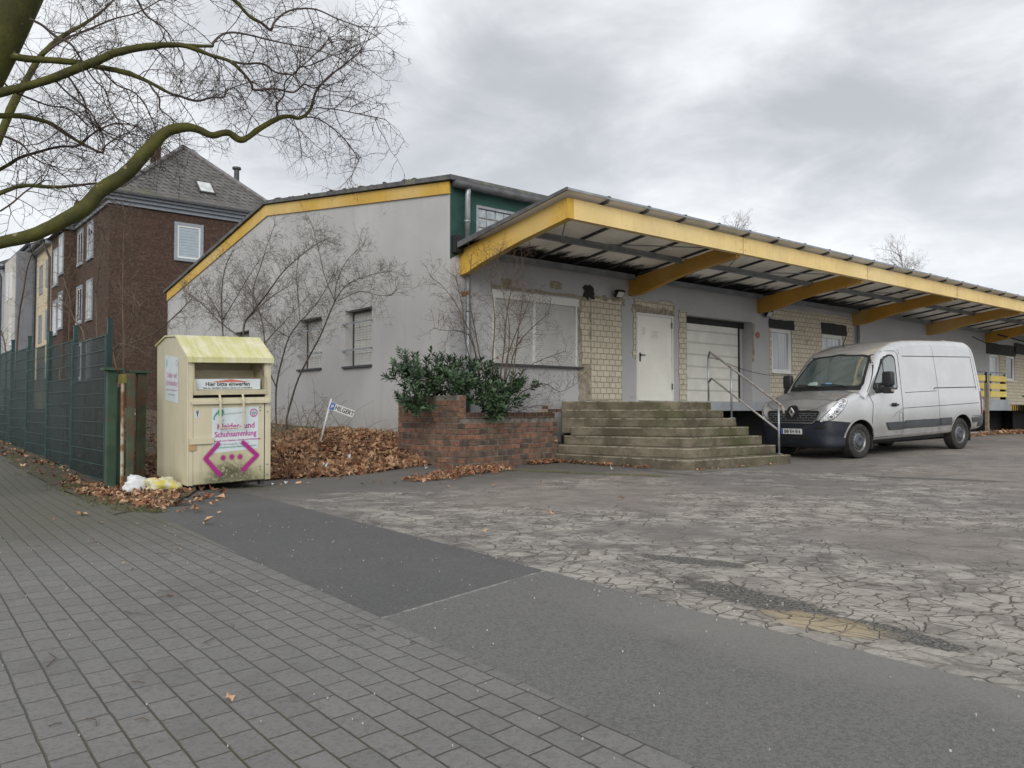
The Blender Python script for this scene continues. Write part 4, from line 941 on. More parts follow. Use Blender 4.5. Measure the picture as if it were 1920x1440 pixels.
M3=M@Matrix.Translation((.05,.028,.005)); text_mb(mb,'P',.10,M3,1,.002)
text_mb(mb,'HILGERT',.115,M@Matrix.Translation((.287,.030,.005)),2,.0022,sx=.80)
mb.build('lettering',[simple('sign_blue',(.03,.12,.42),.5,bump=0),MT['white'],MT['black']],pn)
# ---------------- safety barrier and posts on the dock
br=thing('safety_barrier','yellow slatted safety barrier with steel frame standing on the loading dock behind the van','barrier',(23.0,-.85,1.22))
yb_=yellow('barrier_yellow',(.70,.55,.15))
for (a,b) in ((22.9,24.45),(21.2,22.72)):
    for k in range(3):
        mb=MB(); mb.box(a+.04,b-.04,-.90,-.87,1.50+k*.28,1.70+k*.28); mb.build('board',yb_,br)
    mb=MB(); 
    for x in (a,b): mb.tube([(x,-.86,1.22),(x,-.86,2.40)],.022,8)
    mb.tube([(a,-.86,2.38),(b,-.86,2.38)],.022,8)
    for k in range(3):
        mb.box(a+.1,a+.2,-.868,-.85,1.70+k*.28,1.78+k*.28,1); mb.box(b-.2,b-.1,-.868,-.85,1.70+k*.28,1.78+k*.28,1)
    mb.build('frame',[MT['zinc'],MT['black']],br)
mb=MB(); mb.box(21.2,24.45,-.955,-.93,1.01,1.40); mb.build('kick_plate',MT['dock_band'],br)
mb=MB(); mb.box(21.5,21.62,-1.32,-1.22,terrain(21.5,-1.3)-.05,1.95); mb.box(21.53,21.59,-1.29,-1.25,1.95,2.33,1)
top(mb.build('wooden_post',[simple('grey_weathered_timber',(.20,.155,.11),.9,amt=.3,scale=8),MT['black']]),'weathered timber post with black tip behind the van','post')
gc=thing('green_container','dark green steel container edge at the far end of the dock','container',(25.3,-2.2,.2))
gm=simple('container_green',(.012,.11,.035),.6,amt=.25,dirt=((.08,.05,.03),4,.6,.75))
mb=MB(); mb.prism([(-2.6,.35),(-1.4,.25),(-1.3,1.5),(-2.7,1.5)],'x',25.0,27.2); mb.build('body',gm,gc,bevel=.02)
mb=MB(); mb.box(24.95,27.25,-2.78,-1.22,1.501,1.56); mb.build('rim',gm,gc)
mb=MB(); mb.box(25.1,25.25,-2.5,-2.35,.15,.36); mb.box(25.1,25.25,-1.7,-1.5,.15,.30); mb.build('foot',MT['black'],gc)
# ---------------- houses behind
WG=simple('grey_window_surround',(.26,.29,.33),.7,amt=.08)
def win_y(par,x0,x1,z0,z1,y,surround=True,pane='blind',f=.07):
    """window on a wall facing -y"""
    mb=MB(); s=.13 if surround else 0
    if surround:
        mb.box(x0,x1,y-.05,y-.003,z1-s,z1); mb.box(x0,x1,y-.08,y-.003,z0,z0+s); mb.box(x0,x0+s,y-.05,y-.003,z0+s,z1-s); mb.box(x1-s,x1,y-.05,y-.003,z0+s,z1-s)
    w=None
    a,b,c_,d_=x0+s,x1-s,z0+s,z1-s
    mb2=MB(); mb2.box(a,b,y-.03,y-.004,c_,c_+f); mb2.box(a,b,y-.03,y-.004,d_-f,d_); mb2.box(a,a+f,y-.03,y-.004,c_+f,d_-f); mb2.box(b-f,b,y-.03,y-.004,c_+f,d_-f)
    w=mb2.build('window',MT['white'],par)
    if surround: mb.build('surround',WG,w)
    mb=MB(); mb.box(a+f,b-f,y-.015,y-.004,c_+f,d_-f); mb.build('pane',MT[pane],w)
def win_x(par,y0,y1,z0,z1,x,surround=True,pane='glass',f=.05,white=True):
    """window on a wall facing -x"""
    s=.12 if surround else 0
    a,b,c_,d_=y0+s,y1-s,z0+s,z1-s
    mb2=MB(); X0,X1=x-.03,x-.004
    mb2.box(X0,X1,a,b,c_,c_+f); mb2.box(X0,X1,a,b,d_-f,d_); mb2.box(X0,X1,a,a+f,c_+f,d_-f); mb2.box(X0,X1,b-f,b,c_+f,d_-f); mb2.box(X0,X1,(a+b)/2-.03,(a+b)/2+.03,c_+f,d_-f)
    w=mb2.build('window',MT['white'] if white else MT['zinc'],par)
    if surround:
        mb=MB(); mb.box(x-.045,x-.003,y0,y1,z1-s,z1); mb.box(x-.07,x-.003,y0,y1,z0,z0+s); mb.box(x-.045,x-.003,y0,y0+s,z0+s,z1-s); mb.box(x-.045,x-.003,y1-s,y1,z0+s,z1-s); mb.build('surround',WG,w)
    mb=MB(); mb.box(x-.018,x-.004,a+f,b-f,c_+f,d_-f); mb.build('pane',MT[pane],w)
def tiles():
    m,g,p=newmat('grey_roof_tiles'); o=g.obj(); x,y,z=g.sep(o)
    zc=g.m('DIVIDE',z,.215); fr=g.m('FRACT',zc)
    uu=g.m('ADD',g.m('MULTIPLY',x,1.0),g.m('MULTIPLY',g.m('FLOOR',zc),.5*0)); wv=g.m('SINE',g.m('MULTIPLY',g.m('ADD',x,g.m('MULTIPLY',y,1.0)),2*math.pi/.33))
    edge=g.step(g.m('ADD',fr,g.m('MULTIPLY',wv,.14)),.30,.06)
    c=g.mix(g.step(g.noise(o,2,5,.6),.35,.7),(.105,.102,.098),(.165,.16,.152))
    ms=g.m('MULTIPLY',g.step(z,10.9,10.2),g.step(g.noise(g.vadd(o,(0,4,1)),1.3,5,.7),.40,.62)); ms=g.m('MULTIPLY',ms,g.step(x,4.5,1.5))
    c=g.mix(g.m('MULTIPLY',ms,.7),c,(.12,.125,.035))
    c=g.mix(g.m('MULTIPLY',edge,.85),c,(.025,.024,.022))
    c=g.mix(g.m('MULTIPLY',g.step(wv,.3,-.9),.30),c,(.05,.045,.04))
    setp(g,p,c,.8,0,g.bump(g.m('ADD',fr,g.m('MULTIPLY',wv,.35)),.8,.04),.3); return m
TL=tiles()
bh=thing('brick_house','dark brown clinker brick house with grey hipped tile roof and grey framed windows','house',(-.3,24.4,0))
x0,x1,y0,y1,ze=-.37,7.9,24.4,34.0,9.72
mb=MB(); mb.box(x0,x1,y0,y1,-.2,ze); mb.build('wall',MT['brick_dark'],bh)
mb=MB(); mb.box(x0-.5,x0-.002,30.9,33.99,-.2,ze-.05); by=mb.build('bay',MT['brick_dark'],bh)
# cornice: stepped
for k,(o_,za,zb_) in enumerate(((.10,ze+.002,ze+.16),(.22,ze+.162,ze+.30),(.36,ze+.302,ze+.46))):
    mb=MB(); mb.box(x0-o_,x1+o_,y0-o_,y1,za,zb_); mb.build('cornice',WG,bh)
mb=MB(); mb.box(x0-.46,x0-.42,y0-.46,y1,ze+.40,ze+.50); mb.box(x0-.46,x1+.5,y0-.50,y0-.44,ze+.40,ze+.50); mb.build('gutter',MT['zinc_dark'],bh)
zr=ze+.47; ap=Vector((3.77,28.3,13.95)); ap2=Vector((3.77,31.5,13.95))
e=.45
def hipring(t):  # flare: eaves shallower
    return t
A_=[Vector((x0-e,y0-e,zr)),Vector((x1+e,y0-e,zr)),Vector((x1+e,y1,zr)),Vector((x0-e,y1,zr))]
zk=.62; off=.95
B_=[Vector((x0+off-e,y0+off-e,zr+zk*.72)),Vector((x1-off+e,y0+off-e,zr+zk*.72)),Vector((x1-off+e,y1,zr+zk*.72)),Vector((x0+off-e,y1,zr+zk*.72))]
mb=MB(); mb.add(A_+B_+[ap,ap2],[(0,1,5,4),(1,2,6,5),(3,0,4,7),(4,5,8),(5,6,9,8),(7,4,8,9),(6,7,9)])
rf=mb.build('roof',TL,bh)
mb=MB()
for a,b,c_ in ((A_[0],B_[0],ap),(A_[1],B_[1],ap)):
    pts=[a,b]+[b.lerp(c_,k/8) for k in range(1,9)]
    pts=[p_+Vector((0,0,.03)) for p_ in pts]; mb.tube(pts,.11,8)
mb.tube([ap+Vector((0,0,.03)),ap2+Vector((0,0,.03))],.11,8)
mb.build('ridge_tiles',simple('ridge_tile',(.16,.15,.155),.7,amt=.3,scale=4),rf,smooth=True)
mb=MB(); mb.box(2.68,3.05,29.4,29.9,10.8,14.16); mb.box(2.65,3.08,29.37,29.93,14.16,14.23); mb.build('chimney',brickm('chimney_brick',.24,.077,.008,(.15,.075,.055),(.11,.055,.042),(.10,.085,.07)),rf)
mb=MB(); mb.tube([(6.55,28.6,11.0),(6.55,28.6,13.45)],.13,12); mb.tube([(6.55,28.6,13.45),(6.55,28.6,13.55)],.22,12); mb.build('flue',MT['zinc_dark'],rf)
def roofpt(x,z):
    t=(z-B_[0].z)/(ap.z-B_[0].z); y=B_[0].y+(ap.y-B_[0].y)*t; return Vector((x,y,z))
mb=MB(); s0=roofpt(3.60,11.05); s1=roofpt(3.60,11.75); dn=(s1-s0).normalized(); nrm=dn.cross(Vector((1,0,0))).normalized(); nrm=-nrm if nrm.y>0 else nrm
M=Matrix(((1,dn.x,nrm.x,s0.x),(0,dn.y,nrm.y,s0.y),(0,dn.z,nrm.z,s0.z),(0,0,0,1)))
mb.box(0,.75,0,.95,-.02,.09,0,M); sk_=mb.build('skylight',MT['darkgrey'],rf)
mb=MB(); mb.box(.07,.68,.07,.88,.0905,.095,0,M); mb.build('pane',simple('skylight_glass',(.50,.53,.53),.15,bump=0),sk_)
win_y(bh,2.24,3.50,7.62,9.34,24.4)
for (ya,yb_,za,zb_) in ((27.25,28.45,7.83,9.58),(29.30,30.5,7.83,9.55),(27.25,28.45,5.05,6.93),(29.30,30.5,5.05,6.88),(27.25,28.45,2.4,4.2),(29.3,30.5,2.4,4.2)): win_x(bh,ya,yb_,za,zb_,x0)
for (ya,yb_,za,zb_) in ((31.02,32.1,7.55,9.55),(32.3,33.4,7.15,9.05),(31.02,32.1,4.9,6.75),(32.3,33.4,4.7,6.5)): win_x(bh,ya,yb_,za,zb_,x0-.5,pane='curtain')
mb=MB(); mb.prism([(x0-.75,9.68),(x0+.9,9.68),(x0+.9,11.2)],'y',30.75,34.0); mb.build('bay_roof',MT['roof_felt'],bh)
def terrace(name,label,y0,y1,x,zt,wall,wins,extra=None):
    t=thing(name,label,'house',(x,y0,0),group='terraced houses in the background')
    mb=MB(); mb.box(x,x+9,y0+.02,y1-.02,-.2,zt); mb.build('wall',wall,t)
    mb=MB(); mb.box(x-.30,x+.3,y0+.02,y1-.02,zt+.001,zt+.16); mb.build('cornice',WG,t)
    mb=MB(); mb.prism([(x-.40,zt+.161),(x+4.5,zt+2.6),(x+9.3,zt+.161)],'y',y0+.01,y1-.01); mb.build('roof',MT['roof_felt'],t)
    mb=MB(); mb.tube([(x-.42,y0,zt+.18),(x-.42,y1,zt+.18)],.08,8); mb.build('gutter',MT['zinc_dark'],t)
    mb=MB(); mb.tube([(x-.38,y0+.15,zt+.1),(x-.08,y0+.15,zt-.7),(x-.08,y0+.15,0)],.06,8); mb.build('downpipe',MT['zinc_dark'],t)
    for (a,b,c_,d_) in wins: win_x(t,a,b,c_,d_,x,False,'curtain',.06,False)
    return t
cream=terrace('terraced_house','cream rendered terraced house left of the dark brick house',34.02,38.2,-.87,9.5,plaster('cream_render',(.56,.48,.34),.8,.2),[(34.55,35.45,7.4,8.85),(36.4,37.3,7.2,8.75),(34.55,35.45,4.7,6.2),(36.4,37.3,4.6,6.1),(34.55,35.45,2,3.5),(36.4,37.3,2,3.5)])
pg=plaster('mid_grey_render',(.20,.21,.235),.8,.2); lg=plaster('pale_blue_grey_render',(.42,.45,.49),.85,.2)
t=terrace('terraced_house','mid grey terraced house with projecting bay, between cream and pale houses',38.22,48.4,-.87,9.95,pg,[(45.0,45.9,7.8,9.3),(46.8,47.7,7.8,9.3),(45.0,45.9,5.0,6.5),(46.8,47.7,5,6.5)])
mb=MB(); mb.box(-1.75,-.872,38.5,43.2,2.0,9.7); by=mb.build('bay',pg,t)
mb=MB(); mb.box(-1.765,-1.751,39.0,43.0,2.2,9.6); mb.build('bay_front',plaster('pale_render',(.50,.48,.45),.85,.2),by)
for (a,b,c_,d_) in ((40.0,40.9,7.3,8.9),(41.4,42.2,7.3,8.9),(40.0,40.9,4.6,6.2)): win_x(t,a,b,c_,d_,-1.767,False,'curtain',.06)
terrace('terraced_house','pale blue grey terraced house at the far left edge',48.42,60,-1.2,10.3,lg,[(50,51,7.8,9.3),(52,53,7.8,9.3)])
mb=MB(); mb.box(.8,1.6,37,37.8,9.6,12.6)
mb.build('chimney',MT['brick_red'],cream)
# measured branch centre lines: x, y, z, radius in metres
LIMBS=[
[(-8.999, -2.445, 0.99, 0.325), (-8.969, -2.412, 1.655, 0.2976), (-8.806, -2.484, 2.271, 0.2849), (-8.464, -2.708, 2.949, 0.2566), (-8.075, -2.969, 3.638, 0.2381), (-7.762, -3.171, 4.391, 0.2192), (-7.522, -3.309, 5.05, 0.2053), (-7.28, -3.451, 5.774, 0.1857), (-7.039, -3.603, 6.722, 0.1605), (-6.837, -3.726, 7.74, 0.1349)],
[(-8.805, -2.657, 2.249, 0.085), (-8.378, -2.925, 2.361, 0.0706), (-7.984, -3.167, 2.485, 0.0636), (-7.623, -3.382, 2.615, 0.0609), (-7.377, -3.5, 2.7, 0.0615), (-7.129, -3.624, 2.859, 0.0682), (-6.957, -3.684, 2.999, 0.0771), (-6.816, -3.722, 3.195, 0.0735), (-6.607, -3.815, 3.382, 0.072), (-6.429, -3.885, 3.636, 0.0662), (-6.281, -3.928, 3.83, 0.0603), (-6.128, -3.97, 3.907, 0.0477), (-5.989, -3.999, 3.919, 0.0394), (-5.846, -4.027, 3.876, 0.0353), (-5.738, -4.032, 3.921, 0.0333), (-5.645, -4.022, 3.94, 0.0336), (-5.55, -4.012, 3.899, 0.0361), (-5.456, -4.005, 3.933, 0.0296), (-5.344, -4.015, 4.047, 0.0298), (-5.142, -4.1, 4.197, 0.0254), (-5.026, -4.111, 4.244, 0.0198), (-4.907, -4.122, 4.245, 0.0187), (-4.79, -4.137, 4.363, 0.0165), (-4.727, -4.11, 4.555, 0.0143), (-4.663, -4.081, 4.664, 0.0132), (-4.543, -4.1, 4.823, 0.0109), (-4.365, -4.166, 4.997, 0.0085), (-4.186, -4.235, 5.197, 0.0062)],
[(-8.311, -2.845, 3.257, 0.1026), (-7.963, -3.095, 3.942, 0.062), (-7.639, -3.302, 4.095, 0.0453), (-7.473, -3.376, 4.166, 0.0414), (-7.225, -3.519, 4.28, 0.0417), (-6.975, -3.665, 4.426, 0.044), (-6.835, -3.719, 4.511, 0.0401), (-6.71, -3.76, 4.596, 0.0382), (-6.451, -3.911, 4.682, 0.0342), (-6.188, -4.063, 4.72, 0.0258), (-6.038, -4.121, 4.695, 0.0238), (-5.903, -4.165, 4.658, 0.0196), (-5.732, -4.238, 4.619, 0.0175), (-5.61, -4.27, 4.52, 0.0154), (-5.521, -4.274, 4.43, 0.0144), (-5.475, -4.245, 4.383, 0.0134), (-5.291, -4.332, 4.414, 0.0112), (-5.114, -4.412, 4.396, 0.0101), (-5.007, -4.439, 4.499, 0.0091), (-4.879, -4.479, 4.485, 0.008), (-4.684, -4.583, 4.7, 0.0058)],
[(-6.123, -4.053, 4.738, 0.0216), (-5.972, -4.112, 4.756, 0.0174), (-5.88, -4.125, 4.776, 0.0153), (-5.852, -4.085, 4.838, 0.0143), (-5.771, -4.091, 4.939, 0.0122), (-5.668, -4.113, 4.988, 0.0122), (-5.511, -4.176, 4.985, 0.0101), (-5.317, -4.269, 4.952, 0.009), (-5.086, -4.392, 4.918, 0.0068), (-4.923, -4.46, 4.906, 0.0058), (-4.687, -4.586, 4.837, 0.0058)],
[(-5.697, -4.14, 4.662, 0.0155), (-5.558, -4.189, 4.655, 0.0122), (-5.436, -4.225, 4.683, 0.0123), (-5.346, -4.234, 4.682, 0.0113), (-5.255, -4.242, 4.635, 0.0102), (-5.147, -4.266, 4.629, 0.0103), (-5.038, -4.291, 4.654, 0.008), (-5.0, -4.261, 4.732, 0.0069), (-4.872, -4.303, 4.788, 0.0059)],
[(-7.646, -3.311, 4.439, 0.0416), (-7.541, -3.315, 4.477, 0.0353), (-7.386, -3.359, 4.48, 0.0335), (-7.13, -3.486, 4.487, 0.0316), (-6.953, -3.548, 4.489, 0.0297), (-6.805, -3.585, 4.478, 0.0257), (-6.589, -3.678, 4.451, 0.0237), (-6.402, -3.745, 4.391, 0.0185), (-6.212, -3.813, 4.297, 0.0153), (-6.107, -3.816, 4.289, 0.0132), (-5.948, -3.862, 4.262, 0.0133), (-5.807, -3.897, 4.321, 0.0101), (-5.68, -3.919, 4.352, 0.009), (-5.624, -3.886, 4.457, 0.0068), (-5.426, -3.97, 4.562, 0.0058)],
[(-6.444, -3.902, 4.33, 0.0107), (-6.387, -3.92, 4.242, 0.0107), (-6.338, -3.931, 4.175, 0.0107), (-6.325, -3.911, 4.075, 0.0086), (-6.247, -3.946, 4.007, 0.0065), (-6.156, -3.991, 3.917, 0.0055)],
[(-7.448, -3.617, 4.766, 0.0132), (-7.342, -3.629, 4.732, 0.0133), (-7.235, -3.642, 4.655, 0.0144), (-7.11, -3.67, 4.608, 0.0124), (-7.041, -3.653, 4.54, 0.0104), (-6.987, -3.623, 4.48, 0.0095), (-6.889, -3.624, 4.335, 0.0085), (-6.775, -3.641, 4.23, 0.0075), (-6.725, -3.605, 4.101, 0.0054), (-6.642, -3.596, 3.971, 0.0055)],
[(-7.865, -2.979, 3.883, 0.0368), (-7.61, -3.086, 3.934, 0.0274), (-7.467, -3.101, 3.963, 0.0276), (-7.338, -3.103, 3.971, 0.0236), (-7.19, -3.121, 3.956, 0.0217), (-7.054, -3.125, 3.887, 0.0197), (-6.9, -3.145, 3.804, 0.0166), (-6.708, -3.195, 3.725, 0.0123), (-6.656, -3.139, 3.823, 0.009), (-6.533, -3.14, 3.94, 0.0068), (-6.408, -3.143, 4.035, 0.0058)],
[(-8.097, -2.877, 2.922, 0.0468), (-7.599, -3.11, 3.157, 0.0209), (-7.448, -3.053, 3.259, 0.0213), (-7.309, -2.985, 3.309, 0.0195), (-7.114, -2.961, 3.338, 0.0176), (-6.913, -2.942, 3.388, 0.0146), (-6.725, -2.915, 3.451, 0.0114), (-6.513, -2.905, 3.491, 0.007)],
[(-8.06, -2.271, 3.154, 0.0442), (-7.544, -2.615, 3.515, 0.0177), (-7.449, -2.602, 3.603, 0.0178), (-7.353, -2.59, 3.692, 0.0157), (-7.202, -2.623, 3.772, 0.0147), (-7.014, -2.686, 3.852, 0.0137), (-6.84, -2.736, 3.887, 0.0127), (-6.719, -2.747, 4.027, 0.0104), (-6.578, -2.774, 4.145, 0.0094), (-6.452, -2.785, 4.206, 0.0083), (-6.268, -2.842, 4.196, 0.006), (-6.116, -2.869, 4.126, 0.0061)],
[(-7.617, -3.175, 3.718, 0.0125), (-7.508, -3.166, 3.701, 0.0126), (-7.413, -3.145, 3.663, 0.0106), (-7.333, -3.111, 3.58, 0.0086), (-7.235, -3.092, 3.539, 0.0055)],
[(-7.546, -1.943, 3.776, 0.0352), (-7.458, -1.834, 4.085, 0.0405), (-7.35, -1.744, 4.45, 0.0484), (-7.256, -1.637, 4.702, 0.0443), (-7.159, -1.533, 4.936, 0.0375), (-7.022, -1.464, 5.251, 0.033), (-6.86, -1.414, 5.497, 0.0284), (-6.692, -1.365, 5.696, 0.0236), (-6.48, -1.354, 5.899, 0.0186), (-6.243, -1.366, 6.186, 0.0135), (-6.043, -1.35, 6.535, 0.0109)],
[(-7.099, -2.103, 5.035, 0.0168), (-6.894, -2.125, 5.258, 0.0146), (-6.645, -2.182, 5.436, 0.0123), (-6.39, -2.243, 5.616, 0.01), (-6.148, -2.292, 5.75, 0.0076), (-5.902, -2.347, 5.962, 0.0064)],
[(-6.002, -4.307, 5.344, 0.0256), (-5.843, -4.341, 5.275, 0.0237), (-5.714, -4.349, 5.204, 0.0196), (-5.583, -4.357, 5.098, 0.0164), (-5.452, -4.369, 5.056, 0.0155), (-5.35, -4.357, 5.019, 0.0145), (-5.292, -4.316, 5.137, 0.0124), (-5.177, -4.321, 5.273, 0.0113), (-5.042, -4.341, 5.35, 0.0103), (-4.851, -4.404, 5.379, 0.0092), (-4.637, -4.483, 5.311, 0.007), (-4.421, -4.564, 5.264, 0.0059)],
[(-7.601, -2.956, 4.362, 0.0107), (-7.482, -2.896, 4.281, 0.0097), (-7.309, -2.88, 4.241, 0.0099), (-7.149, -2.855, 4.22, 0.0089), (-6.951, -2.862, 4.22, 0.0079), (-6.764, -2.854, 4.081, 0.0058)],
[(-7.107, -3.364, 4.447, 0.0107), (-7.006, -3.345, 4.328, 0.0097), (-6.903, -3.327, 4.184, 0.0087), (-6.849, -3.268, 4.038, 0.0077), (-6.691, -3.293, 3.888, 0.0056)],
[(-6.787, -3.5, 4.5, 0.0097), (-6.648, -3.511, 4.368, 0.0087), (-6.474, -3.554, 4.311, 0.0077), (-6.347, -3.554, 4.162, 0.0067), (-6.252, -3.526, 3.966, 0.0057)],
[(-7.188, -3.295, 4.362, 0.0096), (-7.036, -3.31, 4.222, 0.0097), (-6.865, -3.341, 4.101, 0.0087), (-6.741, -3.332, 3.933, 0.0077), (-6.583, -3.355, 3.872, 0.0056), (-6.422, -3.38, 3.787, 0.0057)],
[(-7.977, -2.95, 5.366, 0.0789), (-7.365, -3.132, 5.448, 0.0543), (-6.717, -3.343, 5.555, 0.0391), (-6.077, -3.545, 5.603, 0.0288), (-5.541, -3.662, 5.616, 0.0178)],
[(-6.603, -3.685, 5.332, 0.0151), (-6.497, -3.671, 5.24, 0.0131), (-6.406, -3.644, 5.124, 0.011), (-6.263, -3.661, 5.05, 0.0089), (-6.17, -3.638, 4.996, 0.0067)],
[(-5.129, -4.068, 4.209, 0.0104), (-5.13, -4.01, 4.367, 0.0105), (-5.049, -4.017, 4.503, 0.0094), (-5.022, -3.981, 4.663, 0.0082), (-4.913, -4.012, 4.802, 0.0071), (-4.712, -4.122, 5.037, 0.006), (-4.582, -4.171, 5.227, 0.0061)],
[(-4.804, -3.951, 4.329, 0.0096), (-4.652, -4.011, 4.335, 0.0084), (-4.478, -4.085, 4.232, 0.0073), (-4.32, -4.143, 4.079, 0.0062), (-4.197, -4.171, 3.9, 0.0062)],
[(-4.677, -4.06, 4.437, 0.0072), (-4.445, -4.121, 4.45, 0.0061), (-4.208, -4.185, 4.438, 0.0062), (-3.968, -4.252, 4.425, 0.0063)],
[(-7.573, -2.922, 3.017, 0.0096), (-7.456, -2.851, 3.137, 0.0098), (-7.319, -2.798, 3.303, 0.0077), (-7.177, -2.747, 3.429, 0.0057)],]
SHRUBS={'a': [[(-1.6, 4.17, 0.62, 0.0182), (-1.55, 4.34, 1.01, 0.0184), (-1.5, 4.42, 1.6, 0.0185), (-1.45, 4.2, 2.21, 0.0153), (-1.4, 4.02, 2.59, 0.0122), (-1.35, 3.6, 2.88, 0.012), (-1.3, 3.22, 3.07, 0.0088), (-1.25, 2.72, 3.4, 0.0058), (-1.2, 2.31, 3.83, 0.0057)], [(-1.6, 4.23, 1.52, 0.0152), (-1.6, 4.74, 1.97, 0.0125), (-1.6, 5.51, 2.46, 0.0097)], [(-1.5, 3.8, 2.57, 0.009), (-1.47, 4.53, 2.77, 0.0093), (-1.43, 5.96, 3.43, 0.0066), (-1.4, 6.68, 3.83, 0.0068)], [(-1.4, 3.49, 2.87, 0.0089), (-1.37, 3.65, 3.42, 0.009), (-1.33, 3.82, 3.87, 0.006), (-1.3, 3.82, 4.31, 0.0061)]], 'b': [[(-1.5, 3.89, 0.84, 0.0211), (-1.45, 3.76, 1.23, 0.021), (-1.4, 3.54, 1.68, 0.0179), (-1.35, 3.1, 2.15, 0.0175), (-1.3, 2.75, 2.51, 0.0144), (-1.25, 2.49, 2.9, 0.0143), (-1.2, 2.3, 3.19, 0.0113), (-1.15, 1.97, 3.46, 0.0084), (-1.1, 1.46, 3.56, 0.0082), (-1.05, 0.91, 3.59, 0.0053), (-1.0, 0.44, 3.57, 0.0052)], [(-1.3, 2.1, 3.16, 0.0112), (-1.28, 2.09, 3.52, 0.0084), (-1.25, 1.79, 3.88, 0.0055), (-1.22, 1.37, 4.08, 0.0054), (-1.2, 1.09, 4.17, 0.004)], [(-1.3, 2.1, 3.16, 0.0084), (-1.3, 2.55, 3.71, 0.0086), (-1.3, 2.78, 4.16, 0.0058), (-1.3, 3.02, 4.64, 0.0058), (-1.3, 3.34, 5.09, 0.0044)], [(-1.3, 1.89, 3.17, 0.0083), (-1.25, 1.18, 3.26, 0.0067), (-1.2, 0.64, 3.14, 0.0052), (-1.15, 0.19, 3.09, 0.0051), (-1.1, 0.1, 3.24, 0.0038)]], 'c': [[(-1.8, 5.48, 1.84, 0.0256), (-1.74, 5.68, 2.27, 0.0226), (-1.69, 5.89, 2.75, 0.0228), (-1.63, 5.94, 3.06, 0.0197), (-1.58, 5.59, 3.27, 0.0194), (-1.52, 4.87, 3.65, 0.0157), (-1.47, 4.2, 4.02, 0.0122), (-1.41, 3.41, 4.27, 0.0089), (-1.36, 2.75, 4.42, 0.0058), (-1.3, 2.41, 4.47, 0.0057)], [(-1.6, 6.03, 3.07, 0.0165), (-1.53, 5.22, 3.39, 0.0128), (-1.47, 4.55, 3.58, 0.0093), (-1.4, 3.84, 3.72, 0.006)], [(-1.7, 6.07, 2.72, 0.0131), (-1.68, 7.35, 3.14, 0.0138), (-1.65, 8.52, 3.63, 0.0109), (-1.62, 9.65, 4.05, 0.0113), (-1.6, 10.88, 4.42, 0.0079)], [(-1.6, 5.53, 3.26, 0.0129), (-1.55, 5.67, 3.82, 0.0097), (-1.5, 5.42, 4.25, 0.0097), (-1.45, 5.17, 4.72, 0.0064), (-1.4, 4.83, 5.2, 0.0047)]], 'd': [[(-2.0, 6.31, 1.79, 0.0197), (-1.96, 6.45, 2.69, 0.0165), (-1.92, 6.64, 3.22, 0.0167), (-1.88, 6.8, 3.8, 0.0135), (-1.84, 6.7, 4.39, 0.0101), (-1.8, 6.28, 4.77, 0.0066)], [(-2.0, 6.35, 3.07, 0.0132), (-2.0, 6.89, 3.48, 0.0101), (-2.0, 7.49, 3.87, 0.0069), (-2.0, 7.99, 4.34, 0.0053)], [(-1.9, 6.66, 3.15, 0.0134), (-1.85, 6.01, 3.56, 0.0098), (-1.8, 5.44, 3.96, 0.0064), (-1.75, 4.8, 4.33, 0.0062), (-1.7, 4.2, 4.53, 0.0046)]], 'e': [[(-1.9, 3.99, 0.94, 0.0149), (-1.88, 4.19, 1.83, 0.0151), (-1.86, 4.26, 2.58, 0.0121), (-1.84, 4.55, 3.11, 0.0123), (-1.82, 4.99, 3.53, 0.0094), (-1.8, 5.64, 4.06, 0.0064)], [(-1.9, 4.16, 2.43, 0.012), (-1.8, 3.58, 2.75, 0.0088), (-1.7, 2.92, 3.11, 0.0057), (-1.6, 2.6, 3.35, 0.0057)]]}
